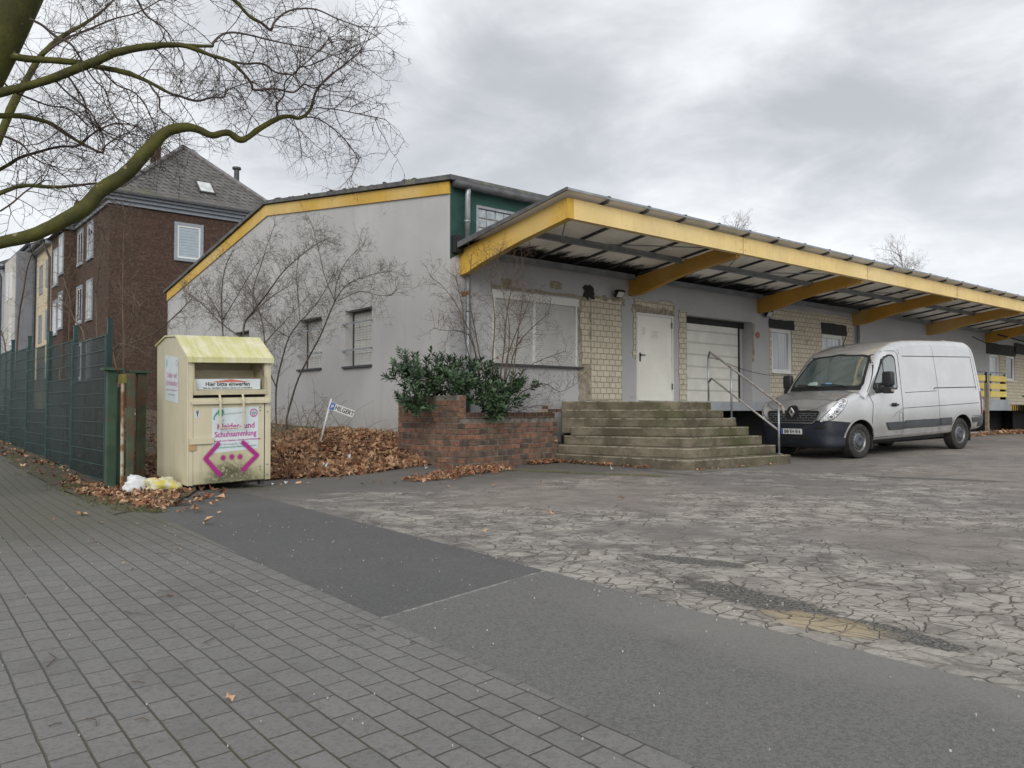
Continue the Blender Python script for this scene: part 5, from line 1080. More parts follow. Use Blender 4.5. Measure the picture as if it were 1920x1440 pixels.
SAPS=[[(-4.6, 9.55, 1.91, 0.0226), (-4.6, 9.54, 3.21, 0.0162), (-4.6, 9.52, 3.72, 0.0129), (-4.6, 10.27, 4.34, 0.0133), (-4.6, 9.38, 4.88, 0.0097), (-4.6, 8.65, 5.27, 0.0063)], [(-4.6, 6.6, 2.49, 0.02), (-4.6, 6.81, 3.43, 0.0144), (-4.6, 6.57, 4.1, 0.0114), (-4.6, 6.18, 4.61, 0.0084), (-4.6, 6.11, 4.94, 0.0056)], [(-4.2, 6.1, 2.48, 0.017), (-4.2, 6.25, 3.41, 0.0143), (-4.2, 6.24, 4.1, 0.0143), (-4.2, 6.24, 4.79, 0.0114), (-4.2, 6.14, 5.24, 0.0086), (-4.2, 6.55, 5.55, 0.0058)], [(-4.2, 7.33, 2.38, 0.018), (-4.05, 6.36, 2.45, 0.0144), (-3.9, 4.93, 2.58, 0.0136), (-3.75, 4.05, 2.89, 0.0105), (-3.6, 3.56, 3.17, 0.0077)], [(-5.0, 14.62, 2.23, 0.0268), (-5.0, 14.32, 3.59, 0.0228), (-5.0, 13.51, 4.41, 0.0185), (-5.0, 12.96, 4.94, 0.0145), (-5.0, 11.56, 5.44, 0.0069)], [(-5.6, 11.83, 2.37, 0.0205), (-5.6, 12.26, 2.81, 0.0174), (-5.6, 12.88, 3.14, 0.0142)], [(-4.6, 4.82, 1.74, 0.0158), (-4.6, 5.22, 2.13, 0.0134), (-4.6, 4.73, 2.31, 0.0131), (-4.6, 3.76, 2.2, 0.0075), (-4.6, 3.33, 2.13, 0.0049)], [(-4.6, 4.35, 2.55, 0.0129), (-4.5, 4.19, 2.75, 0.0103), (-4.4, 4.14, 3.01, 0.0077), (-4.3, 5.0, 3.32, 0.0053)], [(-4.6, 7.75, 2.32, 0.015), (-4.6, 8.06, 2.83, 0.0152), (-4.6, 8.94, 3.15, 0.0126), (-4.6, 9.69, 3.55, 0.0097), (-4.6, 10.9, 3.87, 0.0068)]]
PSTEMS=[[(0.1, -0.89, 1.29, 0.0158), (0.05, -0.64, 1.78, 0.0133), (0.0, -0.49, 2.47, 0.0107), (-0.05, -0.39, 3.06, 0.0081), (-0.1, -0.52, 3.82, 0.0059)], [(0.2, -0.87, 1.29, 0.0159), (0.15, -0.82, 1.87, 0.0133), (0.1, -0.94, 2.63, 0.0105), (0.05, -0.87, 3.4, 0.0079), (0.0, -1.02, 3.76, 0.0052)], [(0.3, -0.79, 1.39, 0.016), (0.3, -0.95, 2.06, 0.0133), (0.3, -1.02, 2.64, 0.0106), (0.3, -1.18, 3.2, 0.0079), (0.3, -1.33, 3.66, 0.0052)], [(0.4, -0.82, 1.34, 0.0161), (0.47, -0.84, 1.98, 0.0134), (0.53, -1.19, 2.64, 0.0079), (0.6, -1.34, 3.02, 0.0053)], [(0.0, -0.62, 1.68, 0.0133), (-0.1, -0.56, 2.26, 0.0106), (-0.2, -0.4, 2.66, 0.0107), (-0.3, -0.29, 2.95, 0.008), (-0.4, -0.03, 3.27, 0.0054), (-0.5, 0.3, 3.5, 0.0041)], [(0.0, -0.49, 2.07, 0.0107), (-0.12, -0.46, 2.36, 0.0107), (-0.25, -0.3, 2.44, 0.008), (-0.38, -0.05, 2.46, 0.0054), (-0.5, 0.12, 2.51, 0.0054)], [(0.2, -1.15, 1.66, 0.013), (0.18, -1.26, 2.42, 0.0104), (0.15, -1.14, 3.0, 0.0078), (0.12, -1.01, 3.59, 0.0079), (0.1, -1.12, 3.86, 0.0052)], [(0.5, -0.85, 1.68, 0.0134), (0.63, -0.92, 2.18, 0.0108), (0.77, -1.29, 2.55, 0.008), (0.9, -1.51, 2.73, 0.0053)], [(0.6, -0.88, 1.49, 0.0135), (0.8, -1.02, 1.79, 0.0081), (1.0, -1.39, 1.97, 0.0053), (1.2, -1.61, 2.07, 0.0053)], [(0.4, -1.05, 1.48, 0.0133), (0.4, -1.28, 2.62, 0.0079), (0.4, -1.39, 3.18, 0.0065), (0.4, -1.31, 3.86, 0.0052)], [(0.0, -0.46, 1.68, 0.0134), (-0.03, -0.24, 2.28, 0.0081), (-0.05, -0.18, 2.88, 0.0081), (-0.07, -0.05, 3.3, 0.0054), (-0.1, -0.05, 3.49, 0.0054)], [(0.9, -0.75, 1.35, 0.011), (1.07, -1.17, 1.49, 0.0081), (1.23, -1.42, 1.34, 0.0054), (1.4, -1.67, 1.49, 0.004)]]
# ---------------- vegetation
def barkm(name,c1,c2,sc=6):
    m,g,p=newmat(name); o=g.obj()
    n=g.noise(o,sc,5,.65); n2=g.noise(o,sc*6,3,.6)
    c=g.mix(g.step(n,.35,.65),c1,c2); c=g.mix(g.m('MULTIPLY',g.step(g.noise(g.vadd(o,(3,3,3)),sc*1.7,2,.5),.70,.73),.8),c,(.22,.20,.12))
    setp(g,p,c,.9,0,g.bump(g.m('ADD',n,n2),.5,.01),.2); return m
LIMB=barkm('mossy_plane_bark',(.085,.085,.022),(.050,.050,.020),5)
TWIG=simple('dark_twig_bark',(.062,.045,.038),.9,amt=.35,scale=3,bump=0)
TWIG2=simple('brown_twig_bark',(.105,.078,.055),.9,amt=.3,scale=3,bump=0)
TWIGP=simple('pale_far_twig',(.24,.22,.21),.9,amt=.2,scale=3,bump=0)
STEMD=simple('grey_brown_stem',(.085,.068,.055),.9,amt=.3,scale=12,bump=.3)
def rdir(r): 
    while 1:
        v=Vector((r.uniform(-1,1),r.uniform(-1,1),r.uniform(-1,1)))
        if .05<v.length<1: return v.normalized()
def curve(r,p,d,L,n,wob,grav=(0,0,0)):
    pts=[p.copy()]; d=d.copy(); g=Vector(grav)
    for i in range(n):
        d=(d+rdir(r)*wob+g).normalized(); p=p+d*(L/n); pts.append(p.copy())
    return pts,d
def twigs(mb,r,pts,rad0,count,Lr,level,wob=.35,grav=(0,0,0),nseg=(5,4,3),kids=(7,5),spread=1.0,minr=.0016,t0=.15):
    """side shoots along a branch polyline; recursive"""
    n=len(pts)-1
    for c in range(count):
        t=t0+(1-t0)*((c+r.random())/count)
        f=t*n; i=min(int(f),n-1); q=pts[i].lerp(pts[i+1],f-i); tan=(pts[i+1]-pts[i]).normalized()
        side=rdir(r); side=(side-tan*side.dot(tan)); 
        if side.length<.1: continue
        side.normalize(); d=(tan*r.uniform(.25,.9)+side*spread).normalized()
        L=r.uniform(*Lr)*(1-.52*t)
        rr=max(minr,rad0)
        ns=nseg[min(level,len(nseg)-1)]
        cp,_=curve(r,q,d,L,ns,wob,grav)
        mb.tube(cp,[rr*(1-.75*k/ns) for k in range(ns+1)],3,cap=False)
        if level<len(kids):
            twigs(mb,r,cp,rr*.55,kids[level],(Lr[0]*.42,Lr[1]*.48),level+1,wob*1.1,grav,nseg,kids,spread,minr,.2)
# big plane tree
tree=thing('plane_tree','large bare plane tree whose mossy limbs reach in from the upper left edge','tree',(-9.3,-2.6,0))
mb=MB(); mbt=MB(); rt=random.Random(77)
def smooth_pl(l,sub=3):
    P=[Vector(p[:3]) for p in l]; W_=[p[3] for p in l]; out=[];ow=[]
    for i in range(len(P)-1):
        p0=P[max(i-1,0)];p1=P[i];p2=P[i+1];p3=P[min(i+2,len(P)-1)]
        for k in range(sub):
            t=k/sub; q=.5*((2*p1)+(p2-p0)*t+(2*p0-5*p1+4*p2-p3)*t*t+(3*p1-p0-3*p2+p3)*t*t*t)
            out.append(q); ow.append(W_[i]+(W_[i+1]-W_[i])*t)
    out.append(P[-1]); ow.append(W_[-1]); return out,ow
for li,l in enumerate(LIMBS):
    P,Wd=smooth_pl(l,5 if l[0][3]>.01 else 3)
    if li==0:
        mbk=MB(); P=[Vector((P[0].x-.02,P[0].y,-.2))]+P; Wd=[Wd[0]*1.35]+Wd; mbk.tube(P,Wd,14); mbk.build('trunk',LIMB,tree,smooth=True); continue
    big=[i for i,w in enumerate(Wd) if w>.016]
    if big:
        cut=big[-1]+1; mb.tube(P[:cut+1],[w*(1+.10*noise.noise(p_*3.1)+.07*noise.noise(p_*9)) for p_,w in zip(P[:cut+1],Wd[:cut+1])],14)
        if cut<len(P)-1: mbt.tube(P[cut:],Wd[cut:],5)
    else: mbt.tube(P,Wd,5)
    # side shoots
    Ln=sum((a-b).length for a,b in zip(P,P[1:]))
    thin=[i for i,w in enumerate(Wd) if w<.055]
    if not thin: continue
    s=thin[0]; Q=P[s:]
    if len(Q)<2: continue
    Lq=sum((a-b).length for a,b in zip(Q,Q[1:]))
    dens=7.5 if li==1 else 6.8
    twigs(mbt,rt,Q,.0062,int(Lq*dens),(.5,1.25),0,.30,(0,0,-.035),(7,5,3),(7,4),1.0,.0019,.10 if li!=1 else .35)
    # terminal sprays
    for k in range(2):
        d=((P[-1]-P[-3]).normalized()+rdir(rt)*.7).normalized(); cp,_=curve(rt,P[-1-k%3],d,rt.uniform(.5,.9),6,.3,(0,0,.02)); mbt.tube(cp,[.006*(1-.8*q/6) for q in range(7)],3,cap=False)
        twigs(mbt,rt,cp,.0035,5,(.2,.5),1,.35,(0,0,-.02),(5,4,3),(6,4),1,.0020)
for v in mb.v:
    q=noise.noise(v*22)*.004+noise.noise(v*7)*.006; v.z+=q; v.x+=noise.noise(v*24+Vector((5,0,0)))*.005
mb.build('limbs',LIMB,tree,smooth=True)
mbt.build('twigs',TWIG,tree)
# bare shrubs in front of the gable
LAB={'a':'bare slender shrub forking in front of the middle barred window','b':'bare shrub leaning right across the middle barred window towards the corner','c':'bare bushy shrub rising behind the clothes bin roof with arching stems','d':'bare upright shrub left of the hidden gable window above the bin','e':'bare thin shrub beside the right edge of the clothes bin roof'}
for key,l in SHRUBS.items():
    r=random.Random(ord(key)); b0=Vector(l[0][0][:3]); b0.z=terrain(b0.x,b0.y)
    t=thing('bare_shrub',LAB[key],'shrub',b0,group='bare shrubs before the gable wall')
    mb=MB(); mb2=MB()
    for si,s in enumerate(l):
        P,Wd=smooth_pl(s)
        if si==0: P=[Vector((P[0].x,P[0].y,terrain(P[0].x,P[0].y)-.05))]+P; Wd=[Wd[0]*1.2]+Wd
        mb.tube(P,[max(.004,w) for w in Wd],6)
        Ln=sum((a-b).length for a,b in zip(P,P[1:]))
        twigs(mb2,r,P,.0040,int(Ln*13),(.35,1.0),0,.20,(0,0,.05),(5,4,3),(4,3),.8,.0024,.30 if si==0 else .1)
    mb.build('stem',STEMD,t,smooth=True); mb2.build('twigs',STEMD,t)
for i,s in enumerate(SAPS):
    r=random.Random(i+30); P,Wd=smooth_pl(s); b0=Vector((P[0].x,P[0].y,terrain(P[0].x,P[0].y)))
    L_=['pale sapling before the brick house bay','sapling with hooked twig before the street windows of the brick house','tall sapling climbing the brick house corner','long arching bramble reaching right towards the grey gable','tall thin sapling before the grey terraced house','broken leaning sapling at the left end of the fence','pale crooked branch rising beside the tallest fence post','short forked twig plant left of the clothes bin','spreading bush branch over the middle of the fence'][i]
    t=thing('sapling',L_,'sapling',b0,group='saplings behind the fence')
    mb=MB(); mb2=MB(); P=[Vector((b0.x,b0.y,b0.z-.05))]+P; Wd=[Wd[0]]+Wd; mb.tube(P,[max(.004,w) for w in Wd],6)
    Ln=sum((a-b).length for a,b in zip(P,P[1:]))
    twigs(mb2,r,P,.006,int(Ln*4.5),(.4,1.2),0,.25,(0,0,.04),(5,4,3),(4,3),.9,.0026,.3)
    mb.build('stem',TWIG2,t,smooth=True); mb2.build('twigs',TWIG2,t)
# brambles (uncountable tangle) behind fence and bin
mb=MB(); r=random.Random(5)
for i in range(330):
    x=r.uniform(-5.85,-.5); y=r.uniform(.6,16) if x<-4.4 else r.uniform(1.6,13)
    p=Vector((x,y,terrain(x,y))); d=Vector((r.uniform(-.7,.7),r.uniform(-.7,.7),r.uniform(.5,1))).normalized()
    L=r.uniform(.5,1.5 if x>-3.5 else 2.2); cp,_=curve(r,p,d,L,9,.22,(0,0,-.11)); w=r.uniform(.003,.006)
    for q in cp: q.x=max(q.x,-5.95); q.z=max(q.z,0.02)
    mb.tube(cp,[w*(1-.5*k/9) for k in range(10)],4,cap=False)
    if r.random()<.6: twigs(mb,r,cp,.003,4,(.15,.5),1,.3,(0,0,-.03),(5,4,3),(3,2),1,.002)
for i in range(110):
    x=r.uniform(-5.7,-4.2); y=r.uniform(-.3,2.6)
    p=Vector((x,y,terrain(x,y))); cp,_=curve(r,p,Vector((r.uniform(-.6,.6),r.uniform(-.5,.5),.6)).normalized(),r.uniform(.5,1.5),9,.3,(0,0,-.12)); 
    for q in cp: q.x=max(q.x,-5.95); q.z=max(q.z,0.02)
    mb.tube(cp,[.005*(1-.5*k/9) for k in range(10)],4,cap=False)
top(mb.build('brambles',TWIG2),'tangle of dry brown brambles behind the fence and bin','brambles',kind='stuff')
# dry stalks in front of the gable
mb=MB(); r=random.Random(6)
for i in range(420):
    x=r.gauss(-2.6,.7); y=r.gauss(2.6,1.1)
    if x>-.3 or x<-4.3 or y<.6: continue
    p=Vector((x,y,terrain(x,y))); cp,_=curve(r,p,Vector((r.uniform(-.5,.5),r.uniform(-.5,.5),1)).normalized(),r.uniform(.2,.75),5,.2,(0,0,-.06)); mb.tube(cp,[.0028*(1-.6*k/5) for k in range(6)],3,cap=False)
top(mb.build('dry_weeds',simple('dry_straw',(.20,.155,.095),.9,bump=0)),'dry tangled weeds at the foot of the bare shrubs','weeds',kind='stuff')
# planter shrub
t=thing('bare_shrub','bare many stemmed shrub with upright pale shoots growing from the brick planter','shrub',(.3,-.3,.86))
mb=MB(); mb2=MB(); r=random.Random(21)
for si,s in enumerate(PSTEMS):
    P,Wd=smooth_pl(s); P=[Vector((.25+.04*si-.1,-.35,.84))]+P; Wd=[Wd[0]]+Wd
    for p_ in P: p_.y=min(p_.y-.30,-.06)
    mb.tube(P,[max(.0035,w) for w in Wd],6); Ln=sum((a-b).length for a,b in zip(P,P[1:]))
    twigs(mb2,r,P,.0042,int(Ln*6),(.3,.85),0,.25,(0,0,.03),(5,4,3),(4,3),.9,.0022,.25)
for v in mb2.v: v.y=min(v.y,-.03) if v.x>0 else v.y
for k in range(26):
    P0=Vector((.9+r.random()*.5,-.45,.9+r.random()*.3)); cp,_=curve(r,P0,Vector((r.uniform(-.2,1),-.35*r.random(),r.uniform(-.1,.9))).normalized(),r.uniform(.5,1.1),7,.22,(0,0,-.02)); 
    for q in cp: q.y=min(q.y,-.06)
    mb2.tube(cp,[.004*(1-.7*q/7) for q in range(8)],3,cap=False); twigs(mb2,r,cp,.002,5,(.15,.35),1,.3,(0,0,0),(5,4,3),(4,2),1,.0018)
for v in mb2.v: v.y=min(v.y,-.03) if v.x>0 else v.y
mb.build('stem',TWIG2,t,smooth=True); mb2.build('twigs',simple('reddish_twig',(.085,.055,.04),.9,bump=0),t)
# withered leaves
mb=MB()
def leaf(mb,p,s,n,r,mi=0,pts=5,curl=.35):
    n=n.normalized(); a=n.orthogonal().normalized(); a=Matrix.Rotation(r.uniform(0,6.28),3,n)@a; b=n.cross(a)
    vs=[p+n*s*.02]; k=pts*2
    for i in range(k):
        an=2*math.pi*i/k; R_=s*(.5 if i%2==0 else .27)*r.uniform(.8,1.15)
        vs.append(p+(a*math.cos(an)+b*math.sin(an))*R_+n*s*curl*r.uniform(-.5,.9))
    mb.add(vs,[(0,1+i,1+(i+1)%k) for i in range(k)],mi)
for (x,y,z,s) in ((-.02,-.45,3.15,.14),(.03,-.43,3.12,.13),(.08,-.45,3.17,.12),(1.25,-.5,2.4,.10),(1.1,-.6,1.55,.09),(.75,-.5,2.0,.07),(1.6,-.4,1.3,.08)): leaf(mb,Vector((x,y,z)),s,rdir(r),r,0,4)
mb.build('dead_leaf',simple('withered_leaf',(.23,.12,.05),.8,bump=0),t)
# laurel
LG=[]
for nm,c in (('laurel_green',(.040,.078,.036)),('laurel_light',(.080,.130,.060)),('laurel_dark',(.016,.034,.019))):
    LG.append(simple(nm,c,.38,amt=.3,scale=6,bump=0,spec=.5))
t=thing('laurel_bush','glossy dark green laurel bush spilling over the tall left part of the brick planter','bush',(-.6,-.9,1.2))
mb=MB(); mbs=MB(); r=random.Random(9)
CL=[((-1.12,-.55,1.65),(.55,.45,.40)),((-.62,-.75,1.64),(.55,.4,.40)),((-.12,-.95,1.53),(.45,.35,.40)),((.20,-1.25,1.26),(.50,.28,.34)),((-1.25,-.80,1.17),(.34,.3,.22)),((-.62,-1.15,1.50),(.5,.3,.25)),((.62,-1.2,1.42),(.40,.22,.22)),((.02,-1.38,1.05),(.25,.14,.22))]
sh_=[]
for (c,s),cnt in zip(CL,(62,60,48,50,34,36,24,20)):
    for k in range(cnt):
        v=rdir(r); R_=r.random()**.45; q=Vector(c)+Vector((v.x*s[0],v.y*s[1],v.z*s[2]))*R_
        sh_.append((q,v,c))
for q,v,c in sh_:
    if q.y<-1.2 and q.z<.95 and q.x<-.8: continue
    d=(v*.8+Vector((0,-.1,.75))).normalized(); L=r.uniform(.16,.30); cp,dd=curve(r,q-d*L*.6,d,L,4,.12); mbs.tube(cp,[.004]*5,4,cap=False)
    nl=r.randint(11,16)
    for i in range(nl):
        tt=.25+.75*i/nl; f=tt*4; ii=min(int(f),3); p=cp[ii].lerp(cp[ii+1],f-ii); tan=(cp[ii+1]-cp[ii]).normalized()
        a=i*2.4+r.random(); o_=tan.orthogonal().normalized(); o_=Matrix.Rotation(a,3,tan)@o_
        ld=(o_*(1.1-.5*tt)+tan*(.35+.6*tt)).normalized(); ll=r.uniform(.10,.145)*(1 if tt<.9 else .8); w=ll*.17
        up=(tan-ld*tan.dot(ld)); up=up.normalized() if up.length>.05 else ld.orthogonal(); sd=ld.cross(up)
        m_=p+ld*ll*.5-up*ll*.03; e_=p+ld*ll-up*ll*.10
        mi=r.choices((0,1,2),(5,3,3))[0]
        mb.add([p,m_+sd*w+up*.006,e_,m_-sd*w+up*.006,m_],[(0,1,4),(1,2,4),(2,3,4),(3,0,4)],mi)
mb.build('foliage',LG,t); mbs.build('stems',simple('laurel_stem',(.06,.07,.03),.8,bump=0),t)
for i in range(9):
    pass
# ---------------- leaf litter
LM=[simple('leaf_brown',(.25,.135,.075),.8,amt=.3,scale=7,bump=0),simple('leaf_tan',(.42,.265,.155),.8,amt=.3,scale=7,bump=0),simple('leaf_dark',(.13,.07,.042),.85,amt=.3,scale=7,bump=0),simple('leaf_rust',(.24,.10,.05),.8,amt=.3,scale=7,bump=0)]
mb=MB(); r=random.Random(3)
def litter(n,fn,smin,smax,hmax,tilt=.8,w=(5,4,3,2)):
    k=0
    while k<n:
        xy=fn()
        if xy is None: continue
        x,y,h=xy; k+=1
        nrm=Vector((r.gauss(0,tilt*.5),r.gauss(0,tilt*.5),1))
        leaf(mb,Vector((x,y,terrain(x,y)+.02+r.random()*h)),r.uniform(smin,smax),nrm,r,r.choices(range(4),w)[0],r.choice((3,4,5)),.42)
def bed():
    x=r.uniform(-4.15,-.12); y=interp(x,YLO)-.02+r.random()**1.15*4.4
    if x>-.95 and y<.2: return None
    e=min(1,(y-interp(x,YLO))/.35)
    return x,y,.01+.05*e
litter(5600,bed,.10,.215,.08,.95,(5,6,2,2))
litter(700,lambda:(r.uniform(-5.9,-4.4),r.uniform(-1.6,3.5),.06),.06,.15,.05,.9,(3,2,5,2))
litter(500,lambda:(r.uniform(-5.9,-.5),r.uniform(4,16),.06),.08,.17,.05,.9)
# verge by the fence
def verge():
    y=r.uniform(-4.0,14) if r.random()<.4 else r.gauss(-2.3,1.0)
    x=r.gauss(-6.28,.17)
    if x<-6.62 or x>-5.6: return None
    return x,y,.02
litter(460,verge,.05,.13,.03,.6,(4,4,4,1))
litter(110,lambda:(r.gauss(-5.85,.22),r.gauss(-2.55,.5),.03),.05,.14,.03,.7,(4,4,3,2))
# pile in front of the planter corner
def pile():
    t_=r.random(); x=-2.5+2.5*t_+r.gauss(0,.12); y=-2.75+1.15*t_+r.gauss(0,.10)*(1+.9*math.sin(t_*3.1)); return x,y,.07*math.exp(-((t_-.62)/.3)**2)+.01
litter(850,pile,.04,.10,.05,.9,(5,2,2,4))
litter(160,lambda:(lambda x:(x,WL(x)-.06-abs(r.gauss(0,.06)),.05))(r.uniform(1.0,1.95)),.05,.10,.03,.9,(5,2,3,4))
litter(130,lambda:(1.93+abs(r.gauss(0,.03))-.06,r.uniform(-3.2,-.95),.03),.04,.09,.03,.9,(4,2,4,3))
litter(50,lambda:(r.uniform(2.1,4.5),-3.98-abs(r.gauss(0,.04)),.01),.03,.06,.01,.5)
# along the dock kerb
litter(1500,lambda:(r.uniform(6.5,26),-1.75+r.gauss(0,.22),.04),.06,.12,.04,.9,(4,5,2,3))
litter(360,lambda:(r.gauss(22.5,.9),-1.9+r.gauss(0,.3),.10),.07,.13,.04,.9,(4,5,2,3))
# inside planter right part
litter(160,lambda:(r.uniform(.3,1.9),r.uniform(-.95,-.2),-terrain(0,0)+.86),.05,.10,.03,.7)
top(mb.build('fallen_leaves',LM),'drifts of brown fallen plane leaves along the wall, planter and fence','leaves',kind='stuff')
# isolated leaves, chips and twigs on the paving
mb=MB()
for i in range(46):
    x,y=r.choice(((r.uniform(-8.2,-6.7),r.uniform(-10.8,-4)),(r.uniform(-6.6,-4.4),r.uniform(-5.2,-2.2)),(r.uniform(-5,3),r.uniform(-8,-3)),(r.uniform(-4.3,-2),r.uniform(-3,-1.3))))
    leaf(mb,Vector((x,y,terrain(x,y)+.022)),r.uniform(.02,.06) if x<-6.5 else r.uniform(.03,.10),Vector((r.gauss(0,.2),r.gauss(0,.2),1)),r,r.choice((0,1,1,3)),4,.25)
leaf(mb,Vector((-7.98,-10.35,.028)),.07,Vector((.2,.1,1)),r,0,5,.5); leaf(mb,Vector((-6.12,-3.55,.02)),.13,Vector((.1,.1,1)),r,1,4,.35); leaf(mb,Vector((-7.0,-4.0,.03)),.13,Vector((.1,.1,1)),r,1,4,.3)
top(mb.build('scattered_leaves',LM),'single dry leaves scattered over paving and asphalt','leaves',kind='stuff')
mb=MB()
for i in range(70):
    x,y=(r.uniform(-8.3,-6.7),r.uniform(-11,-4)) if i%2 else (r.uniform(-6.5,-4),r.uniform(-6,-1.8))
    z=terrain(x,y)+.017; a=r.uniform(0,6.28); L=r.uniform(.02,.10)*(2.2 if r.random()<.2 else 1); mb.tube([(x,y,z),(x+math.cos(a)*L*.5,y+math.sin(a)*L*.5,z+.005),(x+math.cos(a+.3)*L,y+math.sin(a+.3)*L,z)],[.0022,.002,.0015],4)
mb.tube([(-6.75,-4.15,.02),(-6.35,-3.8,.03),(-6.0,-3.7,.02),(-5.7,-3.25,.025)],[.006,.006,.005,.003],5); mb.tube([(-6.0,-3.7,.02),(-5.85,-3.8,.02)],[.004,.002],4)
top(mb.build('twig_litter',TWIG2),'small twigs lying on the pavement','twigs',kind='stuff')
mb=MB()
for i in range(260):
    x,y=(r.uniform(-6.7,-4.8),r.uniform(-11.5,-5)) if i%3 else (r.uniform(-8.4,-6.5),r.uniform(-11.5,-5))
    if i%7==0: x,y=r.gauss(-4.9,.35),r.gauss(-9.9,.35)
    z=terrain(x,y)+.018 if x<-5.3 else terrain(x,y)+.002; s=r.uniform(.0010,.0026)*(1.6 if i%7==0 else 1); mb.box(x-s,x+s,y-s,y+s,z-.004,z+s*.8,0,Matrix.Translation((x,y,0))@Matrix.Rotation(r.random()*3,4,'Z')@Matrix.Translation((-x,-y,0)))
top(mb.build('grit',simple('pale_grit',(.42,.41,.38),.8,amt=.3,bump=0)),'pale grit and gravel crumbs on the asphalt','grit',kind='stuff')
# litter scraps
mb=MB()
for (x,y,s) in ((-2.9,-.75,.09),(-2.2,-.2,.08),(-1.75,-.85,.09),(-1.2,-1.0,.07),(-3.5,.9,.10),(-4.4,-2.25,.05),(-4.1,-2.0,.05),(1.2,-3.0,.06)):
    z=terrain(x,y)+(.13 if y>-.9 and x<-1.3 and y>interp(x,YLO)+.2 else .03)
    leaf(mb,Vector((x,y,z)),s,Vector((.3,-.4,1)),r,0,4,.8)
top(mb.build('paper_scraps',simple('white_scrap',(.6,.62,.62),.6,bump=0)),'small white paper scraps among the leaves','litter',kind='stuff')
# moss & grass tufts
mb=MB()
def tuft(x,y,n,h,sp=.03):
    for k in range(n):
        a=r.uniform(0,6.28); R_=abs(r.gauss(0,sp)); p=Vector((x+math.cos(a)*R_,y+math.sin(a)*R_,terrain(x,y)+.005)); d=Vector((math.cos(a)*r.uniform(.1,.9),math.sin(a)*r.uniform(.1,.9),1)).normalized(); L=h*r.uniform(.5,1.2)
        s=d.orthogonal().normalized()*.0016; mb.add([p-s,p+s,p+d*L*.6+s*.6,p+d*L+Vector((d.x,d.y,-.3))*L*.3],[(0,1,2,3)],r.choice((0,0,1)))
for i in range(330): tuft(r.gauss(-6.45,.13),r.uniform(-4.2,-.5) if i%2 else r.uniform(-4.2,10),12,.045)
for i in range(190): 
    t_=r.random(); tuft(-.15+1.05*t_+r.gauss(0,.05),-1.9-2.8*t_+r.gauss(0,.05),22,.028,.06)
for i in range(40): tuft(r.uniform(2.2,4.9),-4.0-r.random()*.04,10,.03)
for i in range(30): tuft(r.uniform(-5.3,-4.2),r.uniform(-2.75,-2.2),10,.03)
for i in range(14): tuft(-5.85+r.gauss(0,.06),-2.9+r.gauss(0,.06),16,.06)
tuft(-.2,-1.62,30,.10)
top(mb.build('grass_tufts',[simple('moss_green',(.085,.11,.028),.9,bump=0),simple('dry_grass',(.20,.17,.09),.9,bump=0)]),'thin mossy grass tufts along the verge and before the steps','grass',kind='stuff')
# distant trees over the canopy
def fartree(label,x,y,h,seed,w=1.0,spread=.6):
    r=random.Random(seed); t=thing('bare_tree',label,'tree',(x,y,0),group='bare trees beyond the warehouse')
    mb=MB(); P,_=curve(r,Vector((x,y,0)),Vector((0,0,1)),h,10,.06); mb.tube(P,[.22*w*(1-.9*k/10)+.01 for k in range(11)],8); mb.build('trunk',TWIGP,t,smooth=True)
    mb=MB()
    for k in range(26):
        f=.35+.63*k/26; ff=f*10; i=min(int(ff),9); q=P[i].lerp(P[i+1],ff-i); a=r.uniform(0,6.28)
        d=Vector((math.cos(a),math.sin(a),r.uniform(.5,1.2))).normalized(); cp,_=curve(r,q,d,h*.30*w*(1.25-f),6,.15,(0,0,.10)); mb.tube(cp,[.045*w*(1-.75*k2/6) for k2 in range(7)],4,cap=False)
        twigs(mb,r,cp,.016*w,5,(.09*h*w,.18*h*w),0,.2,(0,0,.07),(4,3,3),(4,3),.7,.008,.15)
    mb.build('crown',TWIGP,t)
fartree('small bare tree top showing above the canopy, left of the two others',39.0,20,13.7,1,.9)
fartree('tallest bare tree top above the right half of the canopy',61.3,20,14.9,2,1.05)
fartree('lower bare tree top just right of the tallest one',67.8,20,12.7,3,.8)
